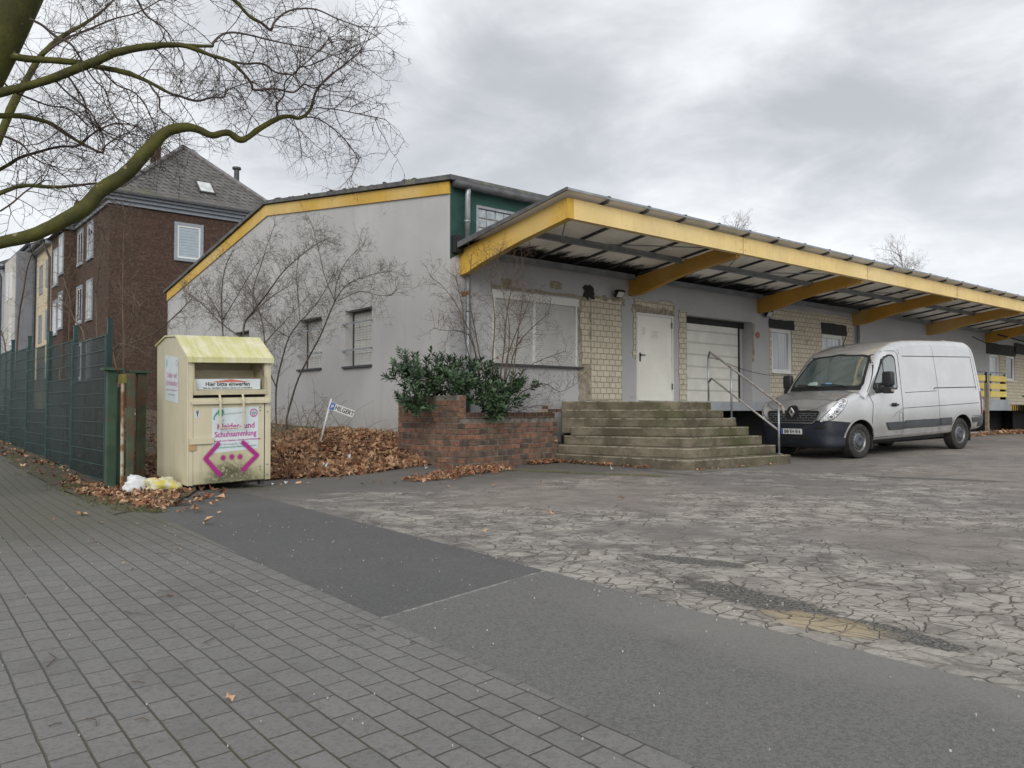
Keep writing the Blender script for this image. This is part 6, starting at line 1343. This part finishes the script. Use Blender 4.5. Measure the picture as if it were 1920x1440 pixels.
# ---------------- van
def van():
    pitch=math.atan2(.10,3.68); yaw=rad(-7.3)
    O=Vector((6.49,-3.13,.012))
    root=thing('delivery_van','silver grey delivery van with navy bumper parked under the yellow canopy','van',O)
    d=Vector((math.cos(yaw)*math.cos(pitch),math.sin(yaw)*math.cos(pitch),math.sin(pitch))); l=Vector((-math.sin(yaw),math.cos(yaw),0)); u=d.cross(l)
    root.rotation_euler=Matrix(((d.x,l.x,u.x),(d.y,l.y,u.y),(d.z,l.z,u.z))).to_euler()
    def B(name,mb,mat,par=root,**k): return mb.build(name,mat,par,world=False,**k)
    def paint(name,col,rough,metal,coat):
        m,g,p=newmat(name); o=g.obj(); x,y,z=g.sep(o)
        n=g.noise(o,1.6,5,.6); c=g.mix(g.step(n,.3,.7),tuple(v*.94 for v in col),tuple(v*1.05 for v in col))
        dirt=g.m('MULTIPLY',g.step(z,1.0,.35),g.step(g.noise(o,5,5,.65),.3,.75)); c=g.mix(g.m('MULTIPLY',dirt,.35),c,(.20,.175,.14))
        c=g.mix(g.m('MULTIPLY',g.step(g.noise(g.vadd(o,(2,3,9)),14,4,.7),.5,.8),.10),c,(.22,.2,.17))
        setp(g,p,c,rough,metal,None,.5,coat); g.put(p.inputs['Coat Roughness'],.12); return m
    silver=paint('silver_van_paint',(.58,.585,.59),.25,.66,.8)
    navy=simple('navy_bumper_plastic',(.013,.017,.027),.5,amt=.25,scale=3,bump=.1,dirt=((.035,.036,.04),4,.55,.75))
    grey=simple('grey_trim',(.052,.058,.066),.55,amt=.15)
    blk=MT['black']; rub=MT['black_rubber']; seam=simple('panel_gap',(.03,.03,.03),.8,bump=0)
    TOP=[(0,.60),(.012,.74),(.03,.86),(.055,.98),(.085,1.06),(.13,1.115),(.2,1.155),(.32,1.205),(.5,1.27),(.7,1.335),(.88,1.39),(.96,1.43),(1.06,1.55),(1.2,1.715),(1.35,1.88),(1.5,2.03),(1.62,2.14),(1.72,2.215),(1.84,2.275),(2.0,2.33),(2.2,2.385),(2.45,2.435),(2.8,2.47),(3.3,2.485),(4.6,2.49),(5.08,2.475),(5.16,2.44),(5.21,2.37),(5.26,2.2),(5.34,1.85),(5.43,1.45),(5.49,1.2),(5.52,1.05),(5.535,.8),(5.54,.6)]
    BOT=[(0,.36),(.03,.27),(.10,.22),(.4,.22),(.8,.27),(1.3,.33),(4.0,.36),(4.6,.40),(5.3,.42),(5.54,.46)]
    WID=[(0,.60),(.012,.67),(.03,.735),(.055,.79),(.085,.83),(.13,.875),(.2,.92),(.32,.962),(.5,.990),(.75,1.015),(1.1,1.03),(2.0,1.035),(4.6,1.035),(5.2,1.02),(5.4,1.0),(5.5,.97),(5.54,.93)]
    stx=[0,.006,.012,.02,.03,.042,.055,.07,.085,.105,.13,.16,.2,.25]+[.3+.06*i for i in range(79)]+[5.0,5.04,5.08,5.12,5.16,5.185,5.21,5.235,5.26,5.3,5.34,5.385,5.43,5.46,5.49,5.505,5.52,5.53,5.54]
    stx=sorted(set(round(v,4) for v in stx if v<=5.54))
    def section(x):
        zt=interp(x,TOP); zb=interp(x,BOT); w=interp(x,WID)
        rc=min(.20+.06*sstep(1.8,2.6,x),(zt-zb)*.45) if x>.9 else min(.17,(zt-zb)*.45)
        ht=.9; crown=.045 if x<1.9 else .06
        def tum(z): return 1-.085*max(0,(z-1.15))**1.25/1.3
        pts=[(0,zb),(w*.55,zb),(w*.90,zb+.005),(w*.975,zb+.04)]
        N=22; zs=zt-rc
        for i in range(N+1):
            z=zb+.10+(zs-zb-.10)*i/N
            bulge=.012*math.sin(math.pi*min(1,max(0,(z-.45)/.9)))
            rub_=-.018*sstep(.62,.45,z)
            pts.append((w*tum(z)+bulge+rub_,z))
        y1=pts[-1][0]
        for i in range(1,9):
            a=i/8*math.pi/2; pts.append((y1-rc*1.05*(1-math.cos(a)),zs+(rc-crown*.25)*math.sin(a)))
        y2=pts[-1][0]; z2=pts[-1][1]
        # windscreen / hood plan sweep makes the middle higher at given x (surface further forward in the middle)
        sl=(interp(x+.05,TOP)-interp(x-.05,TOP))/.1
        cr=max(crown*.25,min(.26,sl*.13*sstep(.1,.35,x))) if x<2.3 else crown*.25
        for i in range(1,9):
            t=i/8; pts.append((y2*(1-t),z2+ (cr if x<2.3 else crown*.25)*(1-(1-t)**2)))
        if x<2.3:
            ex=cr-crown*.25
            # lower edges instead of raising the middle
            pts=[(y,z-(ex*sstep(zs-.35,z2,z)) if z>zs-.35 and x>.3 else z) for y,z in pts]
        return pts
    bm=bmesh.new(); rows=[]
    for x in stx:
        h=section(x); row=[bm.verts.new((x,y,z)) for y,z in h]
        left=[bm.verts.new((x,-y,z)) for y,z in h[1:-1]]
        rows.append(row+left[::-1])   # closed loop
    n=len(rows[0])
    for a,b in zip(rows[:-1],rows[1:]):
        for i in range(n):
            j=(i+1)%n; bm.faces.new((a[i],a[j],b[j],b[i]))
    bm.faces.new(rows[0][::-1]); bm.faces.new(rows[-1])
    bmesh.ops.recalc_face_normals(bm,faces=bm.faces)
    # wheel arches cut by boolean
    me=bpy.data.meshes.new('body'); bm.to_mesh(me)
    bvh=BVHTree.FromBMesh(bm); bm.free()
    body=bpy.data.objects.new('body',me); COL.objects.link(body)
    WX=(.842,4.524); cut=[]
    for wx in WX:
        for s in (-1,1):
            mb=MB(); mb.lathe([(0,.68),(.425,.68),(.425,1.2),(0,1.2)],40,'y',(wx,0,.36)); 
            for v in mb.v: v.y*=s
            c=mb.build('cutter',blk); cut.append(c)
            md=body.modifiers.new('b','BOOLEAN'); md.object=c; md.operation='DIFFERENCE'; md.solver='EXACT'
    dg=bpy.context.evaluated_depsgraph_get(); me2=bpy.data.meshes.new_from_object(body.evaluated_get(dg))
    bpy.data.objects.remove(body)
    for c in cut: bpy.data.objects.remove(c)
    bm=bmesh.new(); bm.from_mesh(me2)
    for f in bm.faces: f.smooth=True; f.material_index=0
    def bis(co,no,test):
        fs=[f for f in bm.faces if test(f.calc_center_median())]
        ge=list({e for f in fs for e in f.edges}|{v for f in fs for v in f.verts}|set(fs))
        bmesh.ops.bisect_plane(bm,geom=ge,plane_co=co,plane_no=no)
    # bumper split lines (front) : horizontal under lamps then dropping to the arch
    bl=lambda x: .78 if x<.12 else .78-(x-.12)*.10
    bis((0,0,.792),(.10,0,1),lambda c:c.x<.95)
    isb=lambda c:(c.x<.86 and c.z<.792-.10*c.x)
    def inarch(c): 
        return any((c.x-wx)**2+(c.z-.36)**2<.426**2 and abs(c.y)<1.1 for wx in WX) and True
    bump_f=[];arch_f=[]
    for f in bm.faces:
        c=f.calc_center_median()
        r_=[math.hypot(c.x-wx,c.z-.36) for wx in WX]
        nrm=f.normal
        if min(r_)<.4265 and ((abs(nrm.y)<.35 and min(r_)>.39) or (abs(nrm.y)>.9 and abs(c.y)<.70)): arch_f.append(f)
        elif isb(c): bump_f.append(f)
    def split(fs,name,mat,sm=True):
        b2=bmesh.new(); vm={}
        for f in fs:
            vs=[]
            for v in f.verts:
                if v.index not in vm: vm[v.index]=b2.verts.new(v.co)
                vs.append(vm[v.index])
            try: nf=b2.faces.new(vs); nf.smooth=sm
            except ValueError: pass
        mm=bpy.data.meshes.new(name); b2.to_mesh(mm); b2.free(); mm.materials.append(mat); o=bpy.data.objects.new(name,mm); COL.objects.link(o); o.parent=root
        return o
    bm.verts.index_update()
    rest=[f for f in bm.faces if f not in set(bump_f) and f not in set(arch_f)]
    bodyx=1
    for wx in WX:
        for s_ in (-1,1):
            fs=[f for f in arch_f if abs(f.calc_center_median().x-wx)<.6 and f.calc_center_median().y*s_>0]
            if fs: split(fs,'wheel_housing',blk,False)
    body=split(rest,'body',silver); split(bump_f,'bumper',navy)
    bm.free()
    # ---- projection helpers
    def hit(o,dr):
        loc,nrm,i,dist=bvh.ray_cast(Vector(o),Vector(dr)); return loc,nrm
    def side(x,z,s=-1,e=.004):
        loc,n=hit((x,s*3,z),(0,-s,0))
        if loc is None: return Vector((x,s*.9,z))
        return loc+Vector((0,s,0))*e
    def front(y,z,e=.004):
        loc,n=hit((-3,y,z),(1,0,0))
        if loc is None: return Vector((.0,y,z))
        if n.x>0: n=-n
        return loc+n*e
    def top_(x,y,e=.004):
        loc,n=hit((x,y,5),(0,0,-1))
        if loc is None: return Vector((x,y,1))
        return loc+n*e
    def fill(mb,poly,proj,rows=14,cols=10,mi=0,e=.004):
        """poly in (a,b); fills rows along b between edge crossings"""
        b0=min(p[1] for p in poly); b1=max(p[1] for p in poly); R_=[]
        for k in range(rows+1):
            b=b0+(b1-b0)*k/rows; bb=min(max(b,b0+1e-4),b1-1e-4); xs_=[]
            for p,q in zip(poly,poly[1:]+poly[:1]):
                if (p[1]-bb)*(q[1]-bb)<0: xs_.append(p[0]+(q[0]-p[0])*(bb-p[1])/(q[1]-p[1]))
            if len(xs_)<2: continue
            a0,a1=min(xs_),max(xs_); R_.append([proj(a0+(a1-a0)*j/cols,bb,e) for j in range(cols+1)])
        base=[]; 
        vs=[v for r_ in R_ for v in r_]; c=cols+1
        mb.add(vs,[(i*c+j,i*c+j+1,(i+1)*c+j+1,(i+1)*c+j) for i in range(len(R_)-1) for j in range(cols)],mi)
    def line(mb,pts,proj,w=.008,e=.003,step_=.05,mi=0):
        P=[]
        for p,q in zip(pts[:-1],pts[1:]):
            n_=max(1,int(math.hypot(q[0]-p[0],q[1]-p[1])/step_))
            for k in range(n_): P.append((p[0]+(q[0]-p[0])*k/n_,p[1]+(q[1]-p[1])*k/n_))
        P.append(pts[-1]); vs=[]
        for i,p in enumerate(P):
            a=P[max(i-1,0)]; b=P[min(i+1,len(P)-1)]; dx,dz=b[0]-a[0],b[1]-a[1]; L=math.hypot(dx,dz) or 1; nx,nz=-dz/L*w/2,dx/L*w/2
            vs+= [proj(p[0]+nx,p[1]+nz,e),proj(p[0]-nx,p[1]-nz,e)]
        mb.add(vs,[(2*i,2*i+1,2*i+3,2*i+2) for i in range(len(P)-1)],mi)
    def rnd(poly,r=.05,n=4):
        out=[]; m=len(poly)
        for i,p in enumerate(poly):
            a=Vector(poly[i-1]); b=Vector(p); c=Vector(poly[(i+1)%m]); r1=min(r,(a-b).length*.45,(c-b).length*.45)
            s_=b+(a-b).normalized()*r1; e_=b+(c-b).normalized()*r1
            for k in range(n+1):
                t=k/n; q=s_*(1-t)**2+b*2*t*(1-t)+e_*t*t; out.append((q.x,q.y))
        return out
    glass=None
    m,g,p=newmat('van_window_glass'); o=g.obj(); setp(g,p,g.mix(g.step(g.noise(o,1.5,3,.5),.3,.7),(.060,.082,.080),(.11,.14,.138)),.03,0,None,.5,1.0); p.inputs['IOR'].default_value=2.3; glass=m
    # windscreen
    Wp=lambda a,b,e: front(a,b,e)
    mb=MB()
    ws=[(-.86,1.44),(.86,1.44),(.90,1.50),(.745,2.07),(.70,2.13),(0,2.18),(-.70,2.13),(-.745,2.07),(-.90,1.50)]
    ws2=[(-.80,1.475),(.80,1.475),(.835,1.52),(.70,2.04),(.66,2.085),(0,2.13),(-.66,2.085),(-.70,2.04),(-.835,1.52)]
    fill(mb,ws,Wp,18,18,0,.004); B('windscreen_surround',mb,blk,smooth=True)
    mb=MB(); fill(mb,ws2,Wp,18,18,0,.009); wsc=B('windscreen',mb,glass,smooth=True)
    # cowl at the base of the screen
    mb=MB(); fill(mb,[(-.88,1.385),(.88,1.385),(.88,1.45),(-.88,1.45)],Wp,4,18,0,.006); B('cowl',mb,blk,smooth=True)
    # wipers
    for (y0,y1,z1) in ((-.62,.02,1.50),(.05,.72,1.50)):
        mb=MB(); P=[front(y0+(y1-y0)*k/6,1.44+(z1-1.44)*k/6+.02*math.sin(k/6*3.14),.03) for k in range(7)]; mb.tube(P,.009,6); B('wiper',mb,blk)
    # dash objects glimpsed : light cloth shapes low in the screen
    cloth=simple('pale_cloth_behind_glass',(.32,.42,.38),.5,bump=0)
    mb=MB(); fill(mb,rnd([(.10,1.50),(.42,1.50),(.36,1.57),(.16,1.58)],.04),Wp,5,8,0,.011); B('dash_cloth',mb,cloth,wsc)
    mb=MB(); fill(mb,rnd([(-.25,1.495),(-.05,1.495),(-.06,1.56),(-.2,1.55)],.03),Wp,4,6,0,.011); B('dash_bag',mb,simple('blue_bag_behind_glass',(.12,.25,.38),.5,bump=0),wsc)
    # bonnet seam + shut lines
    mb=MB(); line(mb,[(-.80,1.375),(-.84,1.25),(-.74,1.12),(-.55,1.02),(-.30,.985),(0,.985),(.30,.985),(.55,1.02),(.74,1.12),(.84,1.25),(.80,1.375)],Wp,.010,.003); B('bonnet_gap',mb,seam)
    # grille
    chrome=simple('satin_chrome',(.42,.43,.44),.25,.8,amt=.1,bump=0)
    mb=MB(); gr=[(-.52,.74),(.52,.74),(.60,.80),(.66,.965),(.60,.985),(-.60,.985),(-.66,.965),(-.60,.80)]
    fill(mb,gr,Wp,8,20,0,.010); grl=B('grille',mb,blk,smooth=True)
    mb=MB()
    for z in (.785,.835,.885,.925):
        line(mb,[(-.60,z),(.60,z)],Wp,.016,.020)
    for z,off_ in ((.81,0),(.86,.07),(.905,0)):
        for k in range(-4,5): line(mb,[(k*.14+off_,z-.018),(k*.14+off_,z+.018)],Wp,.02,.019,.02)
    B('grille_bars',mb,simple('grille_grey',(.12,.125,.13),.4,.4,bump=0),grl)
    mb=MB(); line(mb,[(-.66,.95),(-.60,.80),(-.50,.735),(.50,.735),(.60,.80),(.66,.95)],Wp,.02,.016); B('grille_surround',mb,chrome,grl)
    mb=MB(); fill(mb,rnd([(-.13,.80),(.13,.80),(.18,.93),(.10,1.08),(-.10,1.08),(-.18,.93)],.04),Wp,10,8,0,.026); bd=B('badge_plate',mb,blk,grl,smooth=True)
    # diamond emblem: rhombus ring, bevelled
    c0=front(0,.945,.045); mb=MB()
    def rh(a,b,xo): return [Vector((xo,0,c0.z+b)),Vector((xo,a,c0.z)),Vector((xo,0,c0.z-b)),Vector((xo,-a,c0.z))]
    xb=c0.x; vs=rh(.078,.105,xb)+rh(.055,.078,xb-.014)+rh(.022,.040,xb-.008)
    mb.add(vs,[(i,(i+1)%4,4+(i+1)%4,4+i) for i in range(4)]+[(4+i,4+(i+1)%4,8+(i+1)%4,8+i) for i in range(4)],0); mb.add(rh(.024,.042,xb-.007),[(0,1,2,3)],1)
    B('emblem',mb,[simple('emblem_chrome',(.40,.40,.40),.3,.7,bump=0),blk],grl)
    # number plate
    p0=front(0,.56,.0); xp=min(front(y,.56,0).x for y in (-.26,0,.26))-.012
    mb=MB(); mb.box(xp-.006,xp,-.26,.26,.505,.615)
    mb.box(xp-.0075,xp-.0061,.215,.255,.508,.612,1)
    Mp=frameM((xp-.009,-.02,.525),(0,-1,0),(0,0,1)); text_mb(mb,'BO RH 816',.105,Mp,2,.0028,sx=.82)
    mb.box(xp-.0085,xp-.0062,.085,.115,.535,.585,3)
    B('number_plate',mb,[simple('plate_white',(.62,.63,.62),.4,amt=.03,bump=0),simple('plate_blue',(.03,.07,.35),.5,bump=0),blk,MT['zinc']])
    # bumper features
    mb=MB(); fill(mb,rnd([(-.50,.40),(.50,.40),(.46,.485),(-.46,.485)],.03),Wp,4,14,0,.006); B('lower_intake',mb,blk,smooth=True)
    for s in (-1,1):
        mb=MB(); pp=[(.54,.60),(.80,.63),(.79,.70),(.56,.665)]; fill(mb,rnd([(a*s,b) for a,b in pp],.03),Wp,5,8,0,.007); B('bumper_vent',mb,blk,smooth=True)
        mb=MB(); c=front(.66*s,.49,0); n_=8
        fill(mb,[(.66*s+.055*math.cos(a),.49+.055*math.sin(a)) for a in [2*math.pi*k/16+.1 for k in range(16)]],Wp,6,6,0,.008); B('fog_light',mb,simple('fog_lens%d'%s,(.03,.035,.045),.15,bump=0),smooth=True)
    # headlights: swept back polygons on front-side corner, projected along a diagonal
    for s in (-1,1):
        dirv=Vector((1,-s*-1,0)); 
        dr=Vector((1,-s*.9,0)).normalized(); rt_=Vector((dr.y,-dr.x,0)) # in-plane horizontal
        if s<0: rt_=-rt_
        # a = outward horizontal coord in diagonal frame
        base=Vector((.30,.86*s,0))
        def diag(a,b,e,s=s,dr=dr):
            h=Vector((-dr.y,dr.x,0)); h=h if h.y*s>0 else -h
            loc,n_=hit(base-dr*3+h*a+Vector((0,0,b)),dr)
            if loc is None: return base+h*a+Vector((0,0,b))
            return loc-dr*e
        hp=[(-.33,.755),(-.20,.765),(-.02,.86),(.12,1.00),(.215,1.165),(.205,1.235),(.15,1.25),(.06,1.20),(-.08,1.06),(-.22,.92),(-.33,.80)]
        chrome2=simple('headlight_reflector%d'%s,(.72,.74,.76),.12,.5,amt=.3,scale=22,bump=.5,bscale=30)
        mb=MB(); fill(mb,[(a,b) for a,b in hp],diag,16,10,0,.005); hl=B('headlight',mb,chrome2,smooth=True)
        mb=MB(); line(mb,hp+[hp[0]],diag,.010,.008); B('headlight_seal',mb,blk,hl)
        for (a,b,r_) in ((-.12,.86,.062),(.0,.965,.058),(.085,1.08,.045),(.145,1.17,.034)):
            mb=MB(); circ=[(a+r_*math.cos(t_),b+r_*math.sin(t_)) for t_ in [2*math.pi*k/18+.05 for k in range(18)]]
            line(mb,circ+[circ[0]],diag,.010,.010,.02); B('lamp_ring',mb,simple('lamp_ring%d%d'%(s,int(a*100)),(.16,.17,.18),.2,.7,bump=0),hl)
            mb=MB(); r2=r_*.55; fill(mb,[(a+r2*math.cos(t_),b+r2*math.sin(t_)) for t_ in [2*math.pi*k/14+.05 for k in range(14)]],diag,6,6,0,.009); B('lamp_bowl',mb,simple('lamp_bowl%d%d'%(s,int(a*100)),(.22,.23,.25) if b<1.1 else (.34,.30,.27),.1,.7,bump=0),hl,smooth=True)
        S=lambda a,b,e,s=s: side(a,b,s,e)
        # front door: glass, seams
        dg_=[(1.25,1.40),(1.45,1.335),(2.08,1.345),(2.13,1.41),(2.13,2.04),(2.07,2.12),(1.84,2.12),(1.70,2.05),(1.44,1.70)]
        mb=MB(); fill(mb,rnd(dg_,.05),S,16,10,0,.004); B('window_surround',mb,blk,smooth=True)
        dg2=[(1.29,1.425),(1.47,1.37),(2.05,1.38),(2.095,1.43),(2.095,2.02),(2.04,2.085),(1.86,2.085),(1.725,2.015),(1.475,1.69)]
        mb=MB(); fill(mb,rnd(dg2,.05),S,16,10,0,.008); sg_=B('side_window',mb,glass,smooth=True)
        mb=MB(); line(mb,[(1.66,1.375),(1.68,1.96)],S,.022,.011); B('window_divider',mb,blk,sg_)
        mb=MB()
        line(mb,[(1.22,.50),(1.20,.75),(1.24,1.10),(1.10,1.34),(1.24,1.52),(1.44,1.80),(1.66,2.10),(1.84,2.20),(2.16,2.20),(2.235,2.10),(2.25,1.5),(2.26,1.0),(2.26,.42),(1.30,.40),(1.22,.50)],S,.012,.003)
        line(mb,[(2.26,.98),(3.56,1.00),(5.26,1.03)],S,.012,.003)
        line(mb,[(2.38,2.09),(5.06,2.09)],S,.016,.004)
        line(mb,[(5.06,2.09),(5.19,1.33)],S,.012,.003)
        line(mb,[(3.52,2.36),(3.56,2.09),(3.62,1.35),(3.62,.62),(3.62,.40)],S,.007,.003)
        line(mb,[(5.05,2.38),(5.16,2.05),(5.30,1.40),(5.36,1.03),(5.37,.75)],S,.008,.003)
        line(mb,[(2.20,2.40),(2.30,2.12)],S,.007,.003)
        line(mb,[(3.45,1.37),(3.50,1.395),(5.18,1.395),(5.19,1.36)],S,.02,.004)
        line(mb,[(2.38,1.31),(3.56,1.33)],S,.012,.003)
        line(mb,[(1.9,.80),(2.05,.90),(2.26,.97)],S,.007,.003)
        line(mb,[(1.7,.58),(1.72,.45)],S,.001,.003)
        B('panel_gaps',mb,seam)
        # fuel flap
        if s<0:
            mb=MB(); q=rnd([(2.12,.68),(2.24,.68),(2.24,.90),(2.16,.90),(2.12,.86)],.02); line(mb,q+[q[0]],S,.008,.004,.02); B('fuel_flap',mb,seam)
            mb=MB(); fill(mb,rnd([(3.34,.73),(3.40,.73),(3.40,.79),(3.34,.79)],.02),S,3,3,0,.004); 
        # rub strips
        for (a,b,zz0,zz1) in ((1.66,2.235,.545,.69),(2.245,2.32,.55,.69),(2.33,3.60,.56,.71),(3.63,4.085,.57,.72)):
            mb=MB(); q=[(a+ (.10 if a<1.7 else 0),zz0),(b,zz0),(b,zz1),(a,zz1)]
            fill(mb,rnd(q,.02),S,5,12,0,.022); fill(mb,rnd(q,.02),S,5,12,0,.006); line(mb,q+[q[0]],S,.02,.012,.05); B('rub_strip',mb,grey,smooth=True)
        mb=MB(); q=[(4.965,.58),(5.50,.60),(5.50,.74),(4.90,.73)]; fill(mb,q,S,4,8,0,.015); line(mb,[(4.93,.735),(5.5,.745)],S,.012,.01); B('rear_bumper_corner',mb,grey,smooth=True)
        mb=MB(); q=[(5.16,.40),(5.52,.45),(5.52,.60),(5.20,.60)]; fill(mb,q,S,4,8,0,.012); B('rear_bumper',mb,grey,smooth=True)
        # sill
        mb=MB(); line(mb,[(1.28,.425),(3.62,.455)],S,.03,.006); B('sill_strip',mb,silver)
        # arch lips
        for wx in WX:
            mb=MB()
            P=[(wx+.455*math.cos(a),.36+.455*math.sin(a)) for a in [math.pi*k/20 for k in range(0,21)]]
            for k in range(20):
                if min(P[k][1],P[k+1][1])>.40 and P[k][0]<5.3: line(mb,[P[k],P[k+1]],S,.045,.006,.1)
            B('arch_lip',mb,silver,smooth=True)
        # door handle
        q=side(1.98,1.055,s,0); mb=MB(); mb.tube([(1.86,q.y+s*.030,1.05),(1.90,q.y+s*.045,1.055),(2.02,q.y+s*.048,1.06),(2.07,q.y+s*.030,1.055)],[.014,.019,.019,.014],8); mb.box(1.87,2.03,min(q.y,q.y+s*.012),max(q.y,q.y+s*.012),1.02,1.10); B('door_handle',mb,blk,smooth=True)
        # side repeater
        # mirror
        q=side(1.42,1.42,s,0)
        mb=MB()
        def rbox(cx,cy,cz,sx,sy,sz,M=None):
            b0=len(mb.v); pts_=[]
            n1,n2=12,8
            for i in range(n2+1):
                ph=-math.pi/2+math.pi*i/n2
                for j in range(n1):
                    th=2*math.pi*j/n1
                    sg1=lambda v,e_: math.copysign(abs(v)**e_,v)
                    pts_.append(Vector((cx+sx*sg1(math.cos(ph),.35)*sg1(math.cos(th),.35),cy+sy*sg1(math.cos(ph),.35)*sg1(math.sin(th),.35),cz+sz*sg1(math.sin(ph),.35))))
            mb.add(pts_,[(i*n1+j,i*n1+(j+1)%n1,(i+1)*n1+(j+1)%n1,(i+1)*n1+j) for i in range(n2) for j in range(n1)])
        rbox(1.46,q.y+s*.23,1.60,.060,.115,.155)
        rbox(1.46,q.y+s*.22,1.375,.055,.115,.075)
        rbox(1.44,q.y+s*.02,1.42,.10,.05,.11)
        mb.tube([(1.44,q.y,1.47),(1.45,q.y+s*.15,1.53)],.028,8); mb.tube([(1.44,q.y,1.36),(1.45,q.y+s*.15,1.36)],.030,8)
        mr=B('mirror',mb,simple('mirror_black%d'%s,(.022,.023,.025),.5,bump=.2,bscale=200),smooth=True)
        mb=MB(); mb.add([Vector((1.524,q.y+s*a,b)) for a,b in ((.14,1.48),(.33,1.48),(.33,1.73),(.14,1.73))],[(0,1,2,3)]); B('mirror_glass',mb,glass,mr)
        mb=MB(); mb.lathe([(0,-.03),(.025,-.02),(.03,.02),(0,.03)],8,'z',(1.42,q.y+s*.345,1.36)); B('indicator',mb,simple('mirror_indicator%d'%s,(.40,.36,.30),.3,bump=0),mr)
        # rear light
        mb=MB(); q2=[(5.39,.76),(5.52,.76),(5.47,1.30),(5.38,1.30)]; fill(mb,q2,S,8,4,0,.010); B('tail_light',mb,simple('tail_red%d'%s,(.30,.02,.02),.25,bump=0),smooth=True)
        mb=MB(); q2=[(5.42,.92),(5.50,.92),(5.47,1.12),(5.41,1.12)]; fill(mb,q2,S,5,3,0,.014); B('reversing_lens',mb,simple('clear_lens%d'%s,(.6,.55,.55),.25,bump=0),smooth=True)
        # mud flaps
        for wx,dx in ((WX[0],.415),(WX[1],.415)):
            mb=MB(); mb.box(wx+dx-.01,wx+dx+.01,min(s*.72,s*.98),max(s*.72,s*.98),.17,.46); B('mud_flap',mb,rub)
    # underbody
    mb=MB(); mb.box(.45,5.2,-.66,.66,.235,.40); mb.box(1.3,4.0,-.90,.90,.30,.42); mb.tube([(1.5,.3,.25),(4.9,.35,.28)],.05,8); mb.box(4.44,4.6,-.8,.8,.26,.38); B('underbody',mb,blk)
    mb=MB(); P=top_(2.18,.28,0); mb.tube([P,P+Vector((-.02,0,.05)),P+Vector((.22,0,.42))],[.02,.012,.004],6); B('aerial',mb,blk)
    mb=MB(); 
    for (x,y) in ((4.75,-.5),(4.9,-.45)): p_=top_(x,y,0); mb.box(p_.x-.06,p_.x+.06,p_.y-.03,p_.y+.03,p_.z-.005,p_.z+.025)
    B('roof_mount',mb,silver)
    # wheels
    rim=simple('steel_rim',(.20,.205,.21),.4,.7,amt=.2); cap=simple('grey_wheel_cap',(.055,.062,.075),.5,amt=.2); hole=blk
    tyre=simple('dusty_tyre',(.030,.029,.027),.85,amt=.35,scale=6,bump=.5,bscale=40,dirt=((.075,.07,.06),5,.5,.75))
    first=None
    for wx in WX:
        for s in (-1,1):
            c=(wx,s*.88,.35); q=s
            w=bpy.data.objects.new('wheel',None)
            mb=MB(); prof=[(.215,.085),(.235,.108),(.26,.116),(.30,.118),(.335,.108),(.350,.085),(.352,.0),(.350,-.085),(.335,-.108),(.26,-.11),(.21,-.09)]
            mb.lathe([(a,b*s) for a,b in prof],48,'y',c); wh=B('wheel',mb,tyre,smooth=True)
            mb=MB(); 
            for rr in (.245,.275,.305): mb.lathe([(rr,.1165*s+ (.001*s)),(rr+.003,.1195*s),(rr+.006,.1165*s)],48,'y',c)
            for k in range(72):
                a=2*math.pi*k/72; M=Matrix.Translation(c)@Matrix.Rotation(a,4,'Y'); mb.box(-.007,.007,-.1,.1,.349,.3545,0,M)
            B('tread',mb,rub,wh)
            mb=MB(); mb.lathe([(.218,.086*s),(.222,.095*s),(.215,.098*s),(.200,.080*s),(.190,.060*s),(.150,.078*s),(.135,.092*s),(.0,.092*s)],48,'y',c); B('rim',mb,rim,wh,smooth=True)
            mb=MB()
            for k in range(16):
                a=2*math.pi*k/16; ca,sa=math.cos(a),math.sin(a); cc=Vector(c)+Vector((.172*ca,.0725*s,.172*sa)); t_=Vector((-sa,0,ca))*.013; r_=Vector((ca,-.35*s*0,sa))*.018
                mb.add([cc-t_-r_+Vector((0,-.004*s+.004*s,0)),cc+t_-r_+Vector((0,.0*s,0)),cc+t_+r_+Vector((0,-.002*s,0)),cc-t_+r_+Vector((0,-.002*s,0))],[(0,1,2,3)])
            for v in mb.v: v.y+=s*.004
            B('rim_slots',mb,hole,wh)
            mb=MB(); mb.lathe([(.128,.094*s),(.124,.112*s),(.095,.122*s),(.045,.124*s),(.040,.118*s),(0,.118*s)],32,'y',c)
            B('hub_cap',mb,cap,wh,smooth=True)
van()
